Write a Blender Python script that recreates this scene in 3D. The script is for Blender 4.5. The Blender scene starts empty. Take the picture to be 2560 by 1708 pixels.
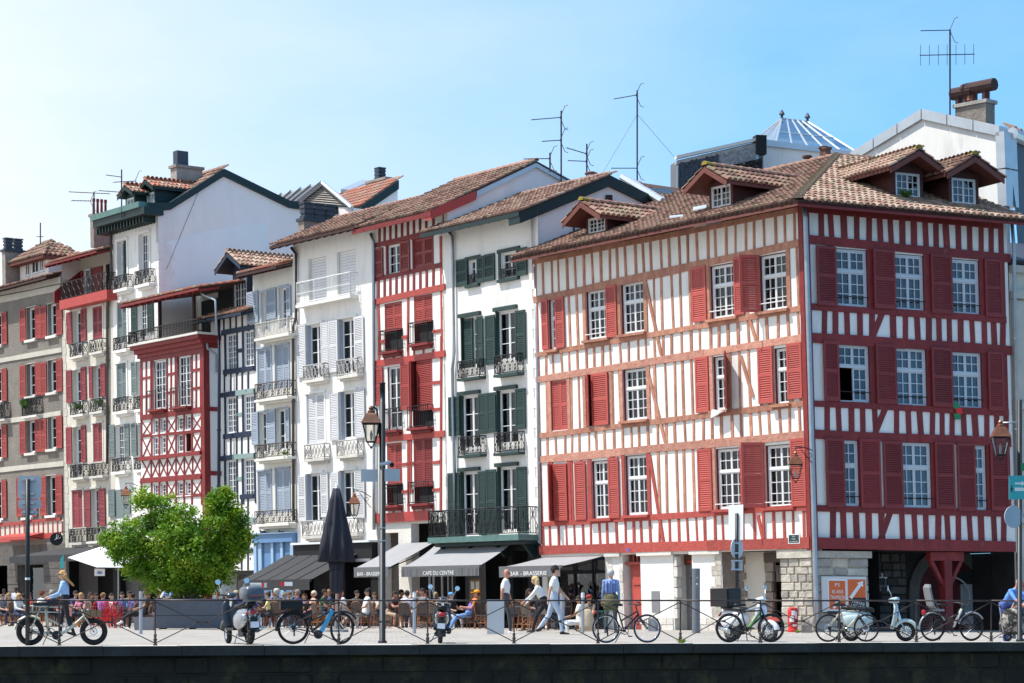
import bpy,math,random
from mathutils import Vector,Matrix
# scene, camera, sky, sun
SC=bpy.context.scene
COL=SC.collection
F,CX,HY,EYE=6000.0,1280.0,1515.0,0.86
cam_d=bpy.data.cameras.new('camera')
cam=bpy.data.objects.new('camera',cam_d)
COL.objects.link(cam)
cam_d.sensor_width=36.0
cam_d.lens=F/2560*36
cam_d.shift_y=(HY-854)/2560
cam_d.clip_start,cam_d.clip_end=1.0,3000
cam.location=(0,0,EYE)
cam.rotation_euler=(math.radians(90),0,0)
SC.camera=cam
SUN_EL,SUN_AZ=62.0,(-0.995,-0.04)
wd=bpy.data.worlds.new('World')
SC.world=wd
wd.use_nodes=True
nt=wd.node_tree
nt.nodes.clear()
def WN(t,**kw):
 n=nt.nodes.new(t)
 for k,v in kw.items():
  setattr(n,k,v)
 return n
tc=WN('ShaderNodeTexCoord')
lift=WN('ShaderNodeVectorMath',operation='ADD');lift.inputs[1].default_value=(0,0,0.16)
nrm=WN('ShaderNodeVectorMath',operation='NORMALIZE')
sky=WN('ShaderNodeTexSky',sky_type='NISHITA')
sky.sun_disc=False
sky.sun_elevation=math.radians(SUN_EL)
sky.sun_rotation=math.atan2(SUN_AZ[0],SUN_AZ[1])
sky.altitude=10;sky.air_density=1.0;sky.dust_density=0.4;sky.ozone_density=1.4
sep=WN('ShaderNodeSeparateXYZ')
mapn=WN('ShaderNodeMapping');mapn.inputs['Scale'].default_value=(2.2,2.2,7.0);mapn.inputs['Rotation'].default_value=(0.0,0.5,0.0)
noi=WN('ShaderNodeTexNoise');noi.inputs['Scale'].default_value=2.2;noi.inputs['Detail'].default_value=7;noi.inputs['Roughness'].default_value=0.55
mr=WN('ShaderNodeMapRange');mr.inputs['From Min'].default_value=0.10;mr.inputs['From Max'].default_value=-0.24
mr.inputs['To Min'].default_value=0.0;mr.inputs['To Max'].default_value=1.0
mz=WN('ShaderNodeMapRange');mz.inputs['From Min'].default_value=0.9;mz.inputs['From Max'].default_value=-0.02
m1=WN('ShaderNodeMath',operation='MULTIPLY')
m2=WN('ShaderNodeMath',operation='MULTIPLY_ADD');m2.inputs[1].default_value=0.55;m2.inputs[2].default_value=-0.26
m3=WN('ShaderNodeMath',operation='ADD',use_clamp=True)
ml=WN('ShaderNodeMath',operation='MULTIPLY_ADD',use_clamp=True);ml.inputs[1].default_value=1.15;ml.inputs[2].default_value=0.0
gain=WN('ShaderNodeMix',data_type='RGBA',blend_type='MULTIPLY');gain.inputs['Factor'].default_value=1.0
gain.inputs['B'].default_value=(1.20,1.78,1.90,1)
mixc=WN('ShaderNodeMix',data_type='RGBA')
mixc.inputs['B'].default_value=(6.9,7.25,7.4,1)
bg=WN('ShaderNodeBackground');bg.inputs['Strength'].default_value=0.10
wo=WN('ShaderNodeOutputWorld')
L=nt.links.new
L(tc.outputs['Generated'],lift.inputs[0]);L(lift.outputs[0],nrm.inputs[0]);L(nrm.outputs[0],sky.inputs['Vector'])
L(tc.outputs['Generated'],sep.inputs[0]);L(sep.outputs['X'],mr.inputs['Value']);L(sep.outputs['Z'],mz.inputs['Value'])
L(tc.outputs['Generated'],mapn.inputs['Vector']);L(mapn.outputs[0],noi.inputs['Vector'])
L(mr.outputs[0],m1.inputs[0]);L(mz.outputs[0],m1.inputs[1]);L(noi.outputs['Fac'],m2.inputs[0])
L(m1.outputs[0],m3.inputs[0]);L(m2.outputs[0],m3.inputs[1]);L(m3.outputs[0],ml.inputs[0])
L(sky.outputs[0],gain.inputs['A']);L(gain.outputs['Result'],mixc.inputs['A']);L(ml.outputs[0],mixc.inputs['Factor'])
L(mixc.outputs['Result'],bg.inputs['Color']);L(bg.outputs[0],wo.inputs['Surface'])
sd=bpy.data.lights.new('sun','SUN');sd.energy=4.4;sd.angle=math.radians(0.53);sd.color=(1.0,0.955,0.89)
sun=bpy.data.objects.new('sun',sd);COL.objects.link(sun)
ce=math.cos(math.radians(SUN_EL))
h=Vector((SUN_AZ[0],SUN_AZ[1],0)).normalized()
SUNV=Vector((h.x*ce,h.y*ce,math.sin(math.radians(SUN_EL))))
sun.rotation_euler=SUNV.to_track_quat('Z','Y').to_euler()
sun.location=(-40,20,60)
SC.view_settings.view_transform='Standard'
SC.view_settings.look='None'
SC.view_settings.gamma=1.0
SC.view_settings.exposure=0.55
SC.view_settings.use_curve_mapping=False
SC.render.film_transparent=False
SC.cycles.max_bounces=6
SC.cycles.transparent_max_bounces=12
RND=random.Random(11)
def rr(a,b):return RND.uniform(a,b)
# materials
MATS={}
def mat(name,col,rough=0.7,metal=0.0,var=0.12,scale=2.0,bump=0.0,bscale=30.0,spec=0.4,stretch=None,col2=None,mixs=3.0,mixr=(0.45,0.62),coat=0.0):
 m=bpy.data.materials.new(name);m.use_nodes=True
 n=m.node_tree;b=n.nodes['Principled BSDF']
 b.inputs['Roughness'].default_value=rough;b.inputs['Metallic'].default_value=metal
 b.inputs['Specular IOR Level'].default_value=spec
 if coat:b.inputs['Coat Weight'].default_value=coat;b.inputs['Coat Roughness'].default_value=0.08
 g=n.nodes.new('ShaderNodeNewGeometry')
 vec=g.outputs['Position']
 if stretch:
  mp=n.nodes.new('ShaderNodeMapping');mp.inputs['Scale'].default_value=stretch
  n.links.new(vec,mp.inputs['Vector']);vec=mp.outputs[0]
 c4=(*col,1)
 last=None
 if var>0:
  no=n.nodes.new('ShaderNodeTexNoise');no.inputs['Scale'].default_value=scale;no.inputs['Detail'].default_value=6;no.inputs['Roughness'].default_value=0.65
  n.links.new(vec,no.inputs['Vector'])
  r=n.nodes.new('ShaderNodeValToRGB')
  r.color_ramp.elements[0].position=0.3;r.color_ramp.elements[1].position=0.72
  r.color_ramp.elements[0].color=tuple(c*(1-var)for c in col)+(1,)
  r.color_ramp.elements[1].color=tuple(min(1,c*(1+var*0.7))for c in col)+(1,)
  n.links.new(no.outputs['Fac'],r.inputs[0]);last=r.outputs[0]
 if col2:
  n2=n.nodes.new('ShaderNodeTexNoise');n2.inputs['Scale'].default_value=mixs;n2.inputs['Detail'].default_value=8;n2.inputs['Roughness'].default_value=0.7
  n.links.new(vec,n2.inputs['Vector'])
  mp2=n.nodes.new('ShaderNodeMapRange');mp2.inputs['From Min'].default_value=mixr[0];mp2.inputs['From Max'].default_value=mixr[1]
  n.links.new(n2.outputs['Fac'],mp2.inputs['Value'])
  mx=n.nodes.new('ShaderNodeMix');mx.data_type='RGBA'
  n.links.new(mp2.outputs[0],mx.inputs['Factor'])
  if last:n.links.new(last,mx.inputs['A'])
  else:mx.inputs['A'].default_value=c4
  mx.inputs['B'].default_value=(*col2,1);last=mx.outputs['Result']
 if last and name.split('_')[0]in('shutter','timber','beam','stone','tile'):
  oi=n.nodes.new('ShaderNodeObjectInfo');mr_=n.nodes.new('ShaderNodeMapRange');mr_.inputs['To Min'].default_value=.84;mr_.inputs['To Max'].default_value=1.12
  n.links.new(oi.outputs['Random'],mr_.inputs['Value']);mu=n.nodes.new('ShaderNodeVectorMath');mu.operation='SCALE'
  n.links.new(last,mu.inputs[0]);n.links.new(mr_.outputs[0],mu.inputs['Scale']);last=mu.outputs[0]
 if last:n.links.new(last,b.inputs['Base Color'])
 else:b.inputs['Base Color'].default_value=c4
 if bump>0:
  nb=n.nodes.new('ShaderNodeTexNoise');nb.inputs['Scale'].default_value=bscale;nb.inputs['Detail'].default_value=5
  n.links.new(vec,nb.inputs['Vector'])
  bu=n.nodes.new('ShaderNodeBump');bu.inputs['Strength'].default_value=bump;bu.inputs['Distance'].default_value=0.05
  n.links.new(nb.outputs['Fac'],bu.inputs['Height']);n.links.new(bu.outputs[0],b.inputs['Normal'])
 MATS[name]=m
 return m
def glass_mat(name,tint,refl=0.16,clear=0.75):
 m=bpy.data.materials.new(name);m.use_nodes=True
 n=m.node_tree;n.nodes.clear()
 o=n.nodes.new('ShaderNodeOutputMaterial')
 t=n.nodes.new('ShaderNodeBsdfTransparent');t.inputs['Color'].default_value=(*[c*clear for c in tint],1)
 gl=n.nodes.new('ShaderNodeBsdfGlossy');gl.inputs['Roughness'].default_value=0.02;gl.inputs['Color'].default_value=(0.95,0.97,1,1)
 ge=n.nodes.new('ShaderNodeNewGeometry')
 no=n.nodes.new('ShaderNodeTexNoise');no.inputs['Scale'].default_value=1.7;no.inputs['Detail'].default_value=2
 bu=n.nodes.new('ShaderNodeBump');bu.inputs['Strength'].default_value=0.25;bu.inputs['Distance'].default_value=0.02
 n.links.new(ge.outputs['Position'],no.inputs['Vector']);n.links.new(no.outputs['Fac'],bu.inputs['Height']);n.links.new(bu.outputs[0],gl.inputs['Normal'])
 fr=n.nodes.new('ShaderNodeFresnel');fr.inputs['IOR'].default_value=1.5
 ad=n.nodes.new('ShaderNodeMath');ad.operation='ADD';ad.inputs[1].default_value=refl;ad.use_clamp=True
 n.links.new(fr.outputs[0],ad.inputs[0])
 mx=n.nodes.new('ShaderNodeMixShader')
 n.links.new(ad.outputs[0],mx.inputs[0]);n.links.new(t.outputs[0],mx.inputs[1]);n.links.new(gl.outputs[0],mx.inputs[2])
 n.links.new(mx.outputs[0],o.inputs['Surface'])
 MATS[name]=m
 return m
M=MATS
mat('plaster_white',(0.81,0.775,0.725),0.85,var=0.07,scale=0.9,bump=0.15,bscale=9,col2=(0.55,0.525,0.485),mixs=1.1,mixr=(0.52,0.80),stretch=(1.4,1.4,.35))
mat('plaster_cool',(0.80,0.795,0.79),0.85,var=0.05,scale=0.7,bump=0.12,bscale=9,col2=(0.60,0.60,0.60),mixs=0.45,mixr=(0.55,0.85),stretch=(1,1,0.35))
mat('plaster_gable',(0.84,0.765,0.735),0.9,var=0.08,scale=0.35,bump=0.1,bscale=6,col2=(0.66,0.60,0.57),mixs=0.55,mixr=(0.48,0.8),stretch=(1,1,.45))
mat('plaster_cream',(0.62,0.57,0.48),0.88,var=0.08,scale=0.8,bump=0.15,bscale=9,col2=(0.45,0.41,0.35),mixs=0.6,mixr=(0.5,0.8))
mat('plaster_old',(0.70,0.675,0.61),0.88,var=0.08,scale=0.8,bump=0.15,bscale=8,col2=(0.48,0.45,0.40),mixs=0.7,mixr=(0.52,0.85),stretch=(1,1,0.4))
mat('roughcast_grey',(0.235,0.205,0.175),0.95,var=0.28,scale=2.2,bump=0.9,bscale=14,col2=(0.13,0.115,0.10),mixs=1.1,mixr=(0.45,0.8))
mat('band_cream',(0.52,0.48,0.41),0.85,var=0.12,scale=2)
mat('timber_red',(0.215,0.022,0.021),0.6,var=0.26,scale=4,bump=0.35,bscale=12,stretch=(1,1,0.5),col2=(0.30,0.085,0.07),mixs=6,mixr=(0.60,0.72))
mat('timber_worn',(0.50,0.235,0.15),0.75,var=0.25,scale=5,bump=0.45,bscale=14,stretch=(1,1,0.6),col2=(0.34,0.13,0.09),mixs=3.5,mixr=(0.42,0.65))
mat('beam_worn',(0.52,0.235,0.17),0.75,var=0.25,scale=5,bump=0.5,bscale=14,col2=(0.52,0.30,0.20),mixs=5,mixr=(0.5,0.75))
mat('beam_red',(0.40,0.070,0.055),0.7,var=0.2,scale=5,bump=0.4,bscale=14)
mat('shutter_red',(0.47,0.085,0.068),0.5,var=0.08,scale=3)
mat('shutter_red_deep',(0.225,0.026,0.024),0.5,var=0.1,scale=3)  # same paint as shutter_red, with the short side's shade in the colour
mat('shutter_brick',(0.33,0.048,0.040),0.55,var=0.12,scale=3)
mat('shutter_wine',(0.27,0.045,0.050),0.55,var=0.12,scale=3)
mat('shutter_green',(0.020,0.046,0.041),0.5,var=0.12,scale=3)
mat('shutter_sage',(0.17,0.21,0.205),0.6,var=0.12,scale=3)
mat('shutter_blue',(0.32,0.365,0.43),0.6,var=0.08,scale=3)
mat('shutter_lilac',(0.62,0.61,0.61),0.6,var=0.06,scale=3)
mat('frame_white',(0.74,0.74,0.73),0.45,var=0.05)
mat('frame_grey',(0.55,0.57,0.60),0.5,var=0.05)
mat('navy',(0.014,0.026,0.055),0.55,var=0.15)
mat('teal_wood',(0.24,0.33,0.31),0.65,var=0.12)
mat('green_dark',(0.008,0.024,0.024),0.5,var=0.2,scale=3)
mat('green_worn',(0.10,0.19,0.17),0.6,var=0.25,scale=5)
mat('red_bright',(0.43,0.055,0.045),0.5,var=0.12,scale=3)
mat('iron',(0.022,0.021,0.022),0.5,metal=0.3,var=0.2)
mat('iron_rail',(0.060,0.050,0.048),0.45,metal=0.5,var=0.35,scale=6,col2=(0.11,0.06,0.042),mixs=9,mixr=(0.5,0.72))
mat('iron_pale',(0.42,0.40,0.38),0.6,metal=0.2,var=0.25,scale=6)
mat('zinc',(0.52,0.55,0.58),0.42,metal=0.55,var=0.12,scale=1.5)
mat('zinc_pipe',(0.36,0.39,0.43),0.4,metal=0.6,var=0.15,scale=3)
mat('pipe_brown',(0.10,0.085,0.08),0.55,metal=0.3,var=0.25)
mat('slate',(0.045,0.055,0.075),0.55,var=0.3,scale=8,bump=0.3,bscale=20)
mat('tile_terracotta',(0.31,0.175,0.125),0.85,var=0.25,scale=5,bump=0.2,bscale=20)
mat('tile_pale',(0.41,0.285,0.21),0.9,var=0.22,scale=5,bump=0.2,bscale=20)
mat('tile_brown',(0.15,0.078,0.056),0.9,var=0.3,scale=5,bump=0.2,bscale=20)
mat('tile_lichen',(0.24,0.175,0.115),0.95,var=0.35,scale=9,bump=0.2,bscale=20)
mat('tile_red',(0.40,0.145,0.09),0.85,var=0.25,scale=5,bump=0.2,bscale=20)
mat('tile_bed',(0.075,0.042,0.032),0.95,var=0.3,scale=4)
mat('soffit_brown',(0.05,0.02,0.017),0.75,var=0.3,scale=4)
mat('fascia_brown',(0.16,0.05,0.038),0.7,var=0.2,scale=4)
mat('dormer_wood',(0.085,0.027,0.022),0.7,var=0.2,scale=4)
mat('moss',(0.30,0.22,0.04),0.95,var=0.3,scale=9)
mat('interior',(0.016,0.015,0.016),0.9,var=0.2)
mat('curtain_white',(0.70,0.70,0.68),0.9,var=0.12,scale=9,stretch=(1,1,0.1))
mat('curtain_green',(0.42,0.44,0.10),0.9,var=0.15,scale=9,stretch=(1,1,0.1))
mat('stone_pale',(0.50,0.455,0.385),0.9,var=0.22,scale=2.5,bump=0.7,bscale=9,col2=(0.33,0.29,0.24),mixs=2.2,mixr=(0.5,0.75))
mat('stone_grey',(0.36,0.33,0.29),0.9,var=0.25,scale=2.5,bump=0.7,bscale=9,col2=(0.22,0.20,0.18),mixs=2.2,mixr=(0.5,0.75))
mat('stone_white',(0.66,0.62,0.56),0.88,var=0.12,scale=1.5,bump=0.4,bscale=9)
mat('stone_brown',(0.28,0.235,0.20),0.9,var=0.28,scale=3,bump=0.6,bscale=9)
mat('stone_shaded',(0.11,0.098,0.088),0.9,var=0.3,scale=2.5,bump=0.6,bscale=9)  # brown stone darkened: the ground floor's shade is put into the base colour
mat('porch_dark',(0.035,0.032,0.032),0.9,var=0.3)  # porch walls and stones darkened: their deep shade is in the colour
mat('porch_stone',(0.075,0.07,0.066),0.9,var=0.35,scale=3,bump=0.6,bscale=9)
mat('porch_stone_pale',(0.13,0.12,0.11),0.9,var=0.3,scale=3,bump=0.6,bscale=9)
mat('gold_worn',(0.3,0.2,0.08),0.7)
mat('porch_red',(0.10,0.014,0.016),0.7,var=0.3)
mat('mortar',(0.52,0.47,0.37),0.95,var=0.15,scale=3,bump=0.3,bscale=20)
mat('quay_stone',(0.024,0.019,0.011),0.85,var=0.4,scale=1.8,bump=0.7,bscale=8,col2=(0.070,0.057,0.020),mixs=1.5,mixr=(0.50,0.70))
mat('quay_coping',(0.032,0.028,0.021),0.75,var=0.35,scale=1.5,bump=0.3,bscale=8,col2=(0.058,0.058,0.053),mixs=1.1,mixr=(0.5,0.75))  # same stone as the pale top; shade put into the face colour
mat('coping_top',(0.62,0.57,0.50),0.85,var=0.10,scale=1.0,bump=0.3,bscale=12)
mat('pavement',(0.43,0.40,0.36),0.9,var=0.12,scale=2.2,bump=0.35,bscale=9,col2=(0.35,0.31,0.27),mixs=1.3,mixr=(0.45,0.65))
def cobbles(m):
 n=m.node_tree;b=n.nodes['Principled BSDF'];src=b.inputs['Base Color'].links[0].from_socket
 g=n.nodes.new('ShaderNodeNewGeometry');mp=n.nodes.new('ShaderNodeMapping');mp.inputs['Rotation'].default_value=(0,0,.27);n.links.new(g.outputs['Position'],mp.inputs['Vector'])
 br=n.nodes.new('ShaderNodeTexBrick');br.inputs['Scale'].default_value=1.0;br.inputs['Brick Width'].default_value=.42;br.inputs['Row Height'].default_value=.21;br.inputs['Mortar Size'].default_value=.016
 br.inputs['Color1'].default_value=(1,1,1,1);br.inputs['Color2'].default_value=(.78,.76,.74,1);br.inputs['Mortar'].default_value=(.52,.50,.48,1)
 n.links.new(mp.outputs[0],br.inputs['Vector']);mx=n.nodes.new('ShaderNodeMix');mx.data_type='RGBA';mx.blend_type='MULTIPLY';mx.inputs['Factor'].default_value=1.0
 n.links.new(src,mx.inputs['A']);n.links.new(br.outputs['Color'],mx.inputs['B']);n.links.new(mx.outputs['Result'],b.inputs['Base Color'])
cobbles(M['pavement'])
mat('water',(0.02,0.035,0.03),0.06,var=0.0,bump=0.3,bscale=1.5,spec=0.6)
mat('shop_dark',(0.007,0.007,0.008),0.7,var=0.3)
mat('shop_grey',(0.10,0.10,0.105),0.6,var=0.2)
mat('shop_brown',(0.09,0.065,0.05),0.6,var=0.2)
mat('shop_blue',(0.105,0.22,0.40),0.45,var=0.08,scale=3)
mat('shop_blue_pale',(0.30,0.44,0.60),0.45,var=0.06,scale=3)
mat('awning_black',(0.036,0.036,0.038),0.85,var=0.12,scale=3,bump=0.1,bscale=6)
mat('awning_grey',(0.29,0.285,0.29),0.85,var=0.06,scale=1.5,bump=0.15,bscale=3)
mat('valance_grey',(0.14,0.14,0.145),0.85,var=0.12,scale=5)
mat('awning_white',(0.75,0.75,0.73),0.8,var=0.04)
mat('parasol_navy',(0.020,0.021,0.032),0.8,var=0.2,scale=3)
mat('print_white',(0.78,0.78,0.76),0.7,var=0.0)
mat('print_black',(0.02,0.02,0.02),0.6,var=0.0)
mat('print_red',(0.62,0.03,0.03),0.6,var=0.0)
mat('print_orange',(0.66,0.13,0.03),0.6,var=0.05)
mat('print_blue',(0.07,0.14,0.55),0.6,var=0.0)
mat('sky_blue_disc',(0.10,0.36,0.75),0.4,var=0.0)
mat('sign_back',(0.46,0.49,0.52),0.45,metal=0.1,var=0.08)
mat('sign_teal',(0.05,0.40,0.42),0.5,var=0.1)
mat('sign_green',(0.02,0.22,0.09),0.5,var=0.0)
mat('plaque_green',(0.02,0.05,0.045),0.4,var=0.0)
mat('post_black',(0.022,0.024,0.026),0.45,metal=0.2,var=0.25,scale=4)
mat('steel',(0.40,0.41,0.43),0.35,metal=0.8,var=0.1)
mat('totem_grey',(0.17,0.18,0.20),0.5,metal=0.2,var=0.1)
mat('copper',(0.25,0.095,0.048),0.42,metal=0.5,var=0.25,scale=8)
mat('lantern_roof',(0.16,0.075,0.045),0.5,metal=0.4,var=0.25,scale=8)
mat('planter_slate',(0.095,0.107,0.132),0.6,var=0.18,scale=1.8,col2=(0.11,0.12,0.14),mixs=2.2,mixr=(0.5,0.8))
mat('planter_grey',(0.22,0.22,0.23),0.7,var=0.1)
mat('wood_slat',(0.30,0.19,0.09),0.7,var=0.2)
glass_mat('glass',(0.85,0.92,1.0),0.015,0.62)
glass_mat('glass_shop',(0.8,0.85,0.9),0.04,0.6)
glass_mat('glass_lamp',(1.0,0.97,0.9),0.04,0.92)
glass_mat('glass_roof',(0.72,0.86,0.95),0.22,0.5)
# mesh builder
WPOS={}
class MB:
 def __init__(s):
  s.v,s.f,s.m,s.k=[],[],[],0
 def add(s,pts,faces):
  o=len(s.v)
  s.v+=[tuple(p)for p in pts]
  for f in faces:
   s.f.append(tuple(i+o for i in f));s.m.append(s.k)
 def poly(s,pts):s.add(pts,[tuple(range(len(pts)))])
 def hexa(s,p):
  s.add(p,[(3,2,1,0),(4,5,6,7),(0,1,5,4),(1,2,6,5),(2,3,7,6),(3,0,4,7)])
 def box(s,x0,x1,y0,y1,z0,z1):
  s.hexa([(x0,y0,z0),(x1,y0,z0),(x1,y1,z0),(x0,y1,z0),(x0,y0,z1),(x1,y0,z1),(x1,y1,z1),(x0,y1,z1)])
 def tube(s,a,b,r0,r1=None,n=6,cap=True):
  a,b=Vector(a),Vector(b);r1=r0 if r1 is None else r1
  d=b-a
  if d.length<1e-6:return
  d.normalize();q=d.to_track_quat('Z','Y')
  pts=[]
  for c,r in((a,r0),(b,r1)):
   for i in range(n):
    t=2*math.pi*i/n
    pts.append(c+q@Vector((r*math.cos(t),r*math.sin(t),0)))
  fs=[(i,(i+1)%n,n+(i+1)%n,n+i)for i in range(n)]
  if cap:fs+=[tuple(range(n-1,-1,-1)),tuple(range(n,2*n))]
  s.add(pts,fs)
 def path(s,pts,r,n=6,closed=False):
  pts=[Vector(p)for p in pts];N=len(pts)
  rs=r if isinstance(r,(list,tuple))else[r]*N
  rings=[]
  up=Vector((0.013,0.027,1)).normalized()
  for i,p in enumerate(pts):
   a=pts[i-1]if(i>0 or closed)else p
   b=pts[(i+1)%N]if(i<N-1 or closed)else p
   d=(b-a)
   if d.length<1e-7:d=Vector((0,0,1))
   d.normalize()
   x=d.cross(up)
   if x.length<0.05:x=d.cross(Vector((1,0.02,0)))
   x.normalize();y=x.cross(d)
   rings.append([p+x*(rs[i]*math.cos(2*math.pi*j/n))+y*(rs[i]*math.sin(2*math.pi*j/n))for j in range(n)])
  fs=[]
  for i in range(N if closed else N-1):
   k=(i+1)%N
   for j in range(n):
    j2=(j+1)%n
    fs.append((i*n+j,i*n+j2,k*n+j2,k*n+j))
  if not closed:fs+=[tuple(range(n-1,-1,-1)),tuple(range((N-1)*n,N*n))]
  s.add([p for r_ in rings for p in r_],fs)
 def lathe(s,c,prof,n=12,axis=(0,0,1)):
  c=Vector(c);q=Vector(axis).normalized().to_track_quat('Z','Y')
  pts=[]
  for r,z in prof:
   for i in range(n):
    t=2*math.pi*i/n
    pts.append(c+q@Vector((r*math.cos(t),r*math.sin(t),z)))
  fs=[]
  for k in range(len(prof)-1):
   for i in range(n):
    fs.append((k*n+i,k*n+(i+1)%n,(k+1)*n+(i+1)%n,(k+1)*n+i))
  fs+=[tuple(range(n-1,-1,-1)),tuple(range((len(prof)-1)*n,len(prof)*n))]
  s.add(pts,fs)
 def ball(s,c,r,nu=8,nv=6):
  r=(r,r,r)if not isinstance(r,(tuple,list))else r
  c=Vector(c);pts=[c+Vector((0,0,-r[2]))]
  for j in range(1,nv):
   ph=-math.pi/2+math.pi*j/nv
   for i in range(nu):
    t=2*math.pi*i/nu
    pts.append(c+Vector((r[0]*math.cos(ph)*math.cos(t),r[1]*math.cos(ph)*math.sin(t),r[2]*math.sin(ph))))
  pts.append(c+Vector((0,0,r[2])))
  fs=[(0,1+(i+1)%nu,1+i)for i in range(nu)]
  for j in range(nv-2):
   for i in range(nu):
    a=1+j*nu
    fs.append((a+i,a+(i+1)%nu,a+nu+(i+1)%nu,a+nu+i))
  a=1+(nv-2)*nu
  fs+=[(a+i,a+(i+1)%nu,len(pts)-1)for i in range(nu)]
  s.add(pts,fs)
 def torus(s,c,R,r,axis='Y',n=28,m=8,rx=None,arc=(0,2*math.pi)):
  c=Vector(c);full=arc[1]-arc[0]>6.28
  N=n if full else n+1
  pts=[]
  for i in range(N):
   t=arc[0]+(arc[1]-arc[0])*i/n
   for j in range(m):
    p=2*math.pi*j/m
    d=R+r*math.cos(p);w=(rx or r)*math.sin(p)
    if axis=='Y':pts.append(c+Vector((d*math.cos(t),w,d*math.sin(t))))
    elif axis=='Z':pts.append(c+Vector((d*math.cos(t),d*math.sin(t),w)))
    else:pts.append(c+Vector((w,d*math.cos(t),d*math.sin(t))))
  fs=[]
  for i in range(n):
   k=(i+1)%N
   for j in range(m):
    fs.append((i*m+j,i*m+(j+1)%m,k*m+(j+1)%m,k*m+j))
  s.add(pts,fs)
 def loft(s,rings,cap=True):
  n=len(rings[0]);fs=[]
  for k in range(len(rings)-1):
   for i in range(n):
    fs.append((k*n+i,k*n+(i+1)%n,(k+1)*n+(i+1)%n,(k+1)*n+i))
  if cap:fs+=[tuple(range(n-1,-1,-1)),tuple(range((len(rings)-1)*n,len(rings)*n))]
  s.add([p for r in rings for p in r],fs)
 def build(s,name,mats,parent=None,smooth=False,**props):
  if not s.v:return None
  n=len(s.v)
  c=Vector((sum(p[0]for p in s.v)/n,sum(p[1]for p in s.v)/n,min(p[2]for p in s.v)))
  me=bpy.data.meshes.new(name)
  me.from_pydata([(p[0]-c.x,p[1]-c.y,p[2]-c.z)for p in s.v],[],s.f)
  for m in(mats if isinstance(mats,(list,tuple))else[mats]):
   me.materials.append(MATS[m]if isinstance(m,str)else m)
  if any(s.m):me.polygons.foreach_set('material_index',s.m)
  if smooth:me.polygons.foreach_set('use_smooth',[True]*len(s.f))
  o=bpy.data.objects.new(name,me);COL.objects.link(o)
  if parent is not None:
   o.parent=parent;o.location=c-WPOS.get(parent,Vector())
  else:o.location=c
  WPOS[o]=c
  for k,v in props.items():
   if v is not None:o[k]=v
  return o
def thing(name,label,cat,loc=(0,0,0),group=None):
 o=bpy.data.objects.new(name,None);COL.objects.link(o)
 o.empty_display_size=0.2
 o.location=loc;o['label']=label;o['category']=cat
 if group:o['group']=group
 WPOS[o]=Vector(loc)
 return o
def tag(o,label,cat,group=None):
 o['label']=label;o['category']=cat
 if group:o['group']=group
 return o
def copy_tree(o,parent=None):
 c=o.copy();COL.objects.link(c)
 if parent is not None:
  c.parent=parent;c.matrix_parent_inverse=o.matrix_parent_inverse.copy()
 for ch in KIDS.get(o,[]):copy_tree(ch,c)
 return c
KIDS={}
def note_kids(root):
 def rec(o):
  ks=[c for c in bpy.data.objects if c.parent==o]if False else list(o.children)
  KIDS[o]=ks
  for k in ks:rec(k)
 rec(root)
TXT={}
def text_mesh(mb,body,P,bold=0.0):
 """Flat lettering: P maps text-plane (x, y) in units of cap height to a world point."""
 if body not in TXT:
  cu=bpy.data.curves.new('lettering','FONT');cu.body=body;cu.size=1.0;cu.align_x='CENTER';cu.offset=bold;cu.resolution_u=3
  ob=bpy.data.objects.new('lettering',cu);COL.objects.link(ob)
  dg=bpy.context.evaluated_depsgraph_get()
  me=bpy.data.meshes.new_from_object(ob.evaluated_get(dg))
  TXT[body]=([v.co.copy()for v in me.vertices],[tuple(p.vertices)for p in me.polygons])
  bpy.data.objects.remove(ob);bpy.data.curves.remove(cu);bpy.data.meshes.remove(me)
 vs,fs=TXT[body]
 mb.add([P(v.x,v.y)for v in vs],fs)
def text_w(body):
 text_mesh(MB(),body,lambda x,y:(x,y,0))
 xs=[v.x for v in TXT[body][0]]
 return max(xs)-min(xs)
# photo geometry: pixels to places
CROPS=dict(c1=(1320,620,3.136),c2=(1700,560,3.921),c3=(1320,1080,3.1757),c4=(1480,1300,3.92),r1=(2000,500,3.409),r2=(2000,900,3.1357),r5=(1940,1320,3.79),a1=(0,380,3.92),a2=(0,760,3.92),a3=(0,1140,2.7607),b1=(250,360,3.1361),b2=(320,760,3.2667),b3=(240,1180,3.0154),d1=(680,380,3.136),d2=(680,840,3.136),d3=(660,1260,3.5636),e1=(1060,380,3.136),e2=(1040,860,3.1368),e3=(1060,1280,3.734),t1=(1500,40,2.217),D=(0,0,0.91797),S=(0,0,1.0),e8=(560,1280,5.875),q6=(1760,1380,6.03))
def PX(c,x,y):
 o=CROPS[c];return o[0]+x/o[2],o[1]+y/o[2]
def ray(px,py):return Vector(((px-CX)/F,1.0,(HY-py)/F))
CAM=Vector((0,0,EYE))
def hit(px,py,P0,n):
 d=ray(px,py);t=(Vector(P0)-CAM).dot(n)/d.dot(n)
 return CAM+d*t
def at(px,s):return Vector(((px-CX)/s,F/s,0))
E0,E1=at(150,116),at(2100,106)
ED=(E1-E0).normalized();EN=Vector((-ED.y,ED.x,0))
def gz(p):
 d=(Vector((p[0],p[1],0))-E0).dot(EN)
 return 0.1*min(1.0,max(0.0,(d-0.3)/13.0))
def ground(px,s):
 p=at(px,s);p.z=gz(p);return p
def row(px):return 0.0168*(px+3050)
def solve3(a,b,c,r):
 m=Matrix((a,b,c)).transposed()
 return m.inverted()@r
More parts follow.
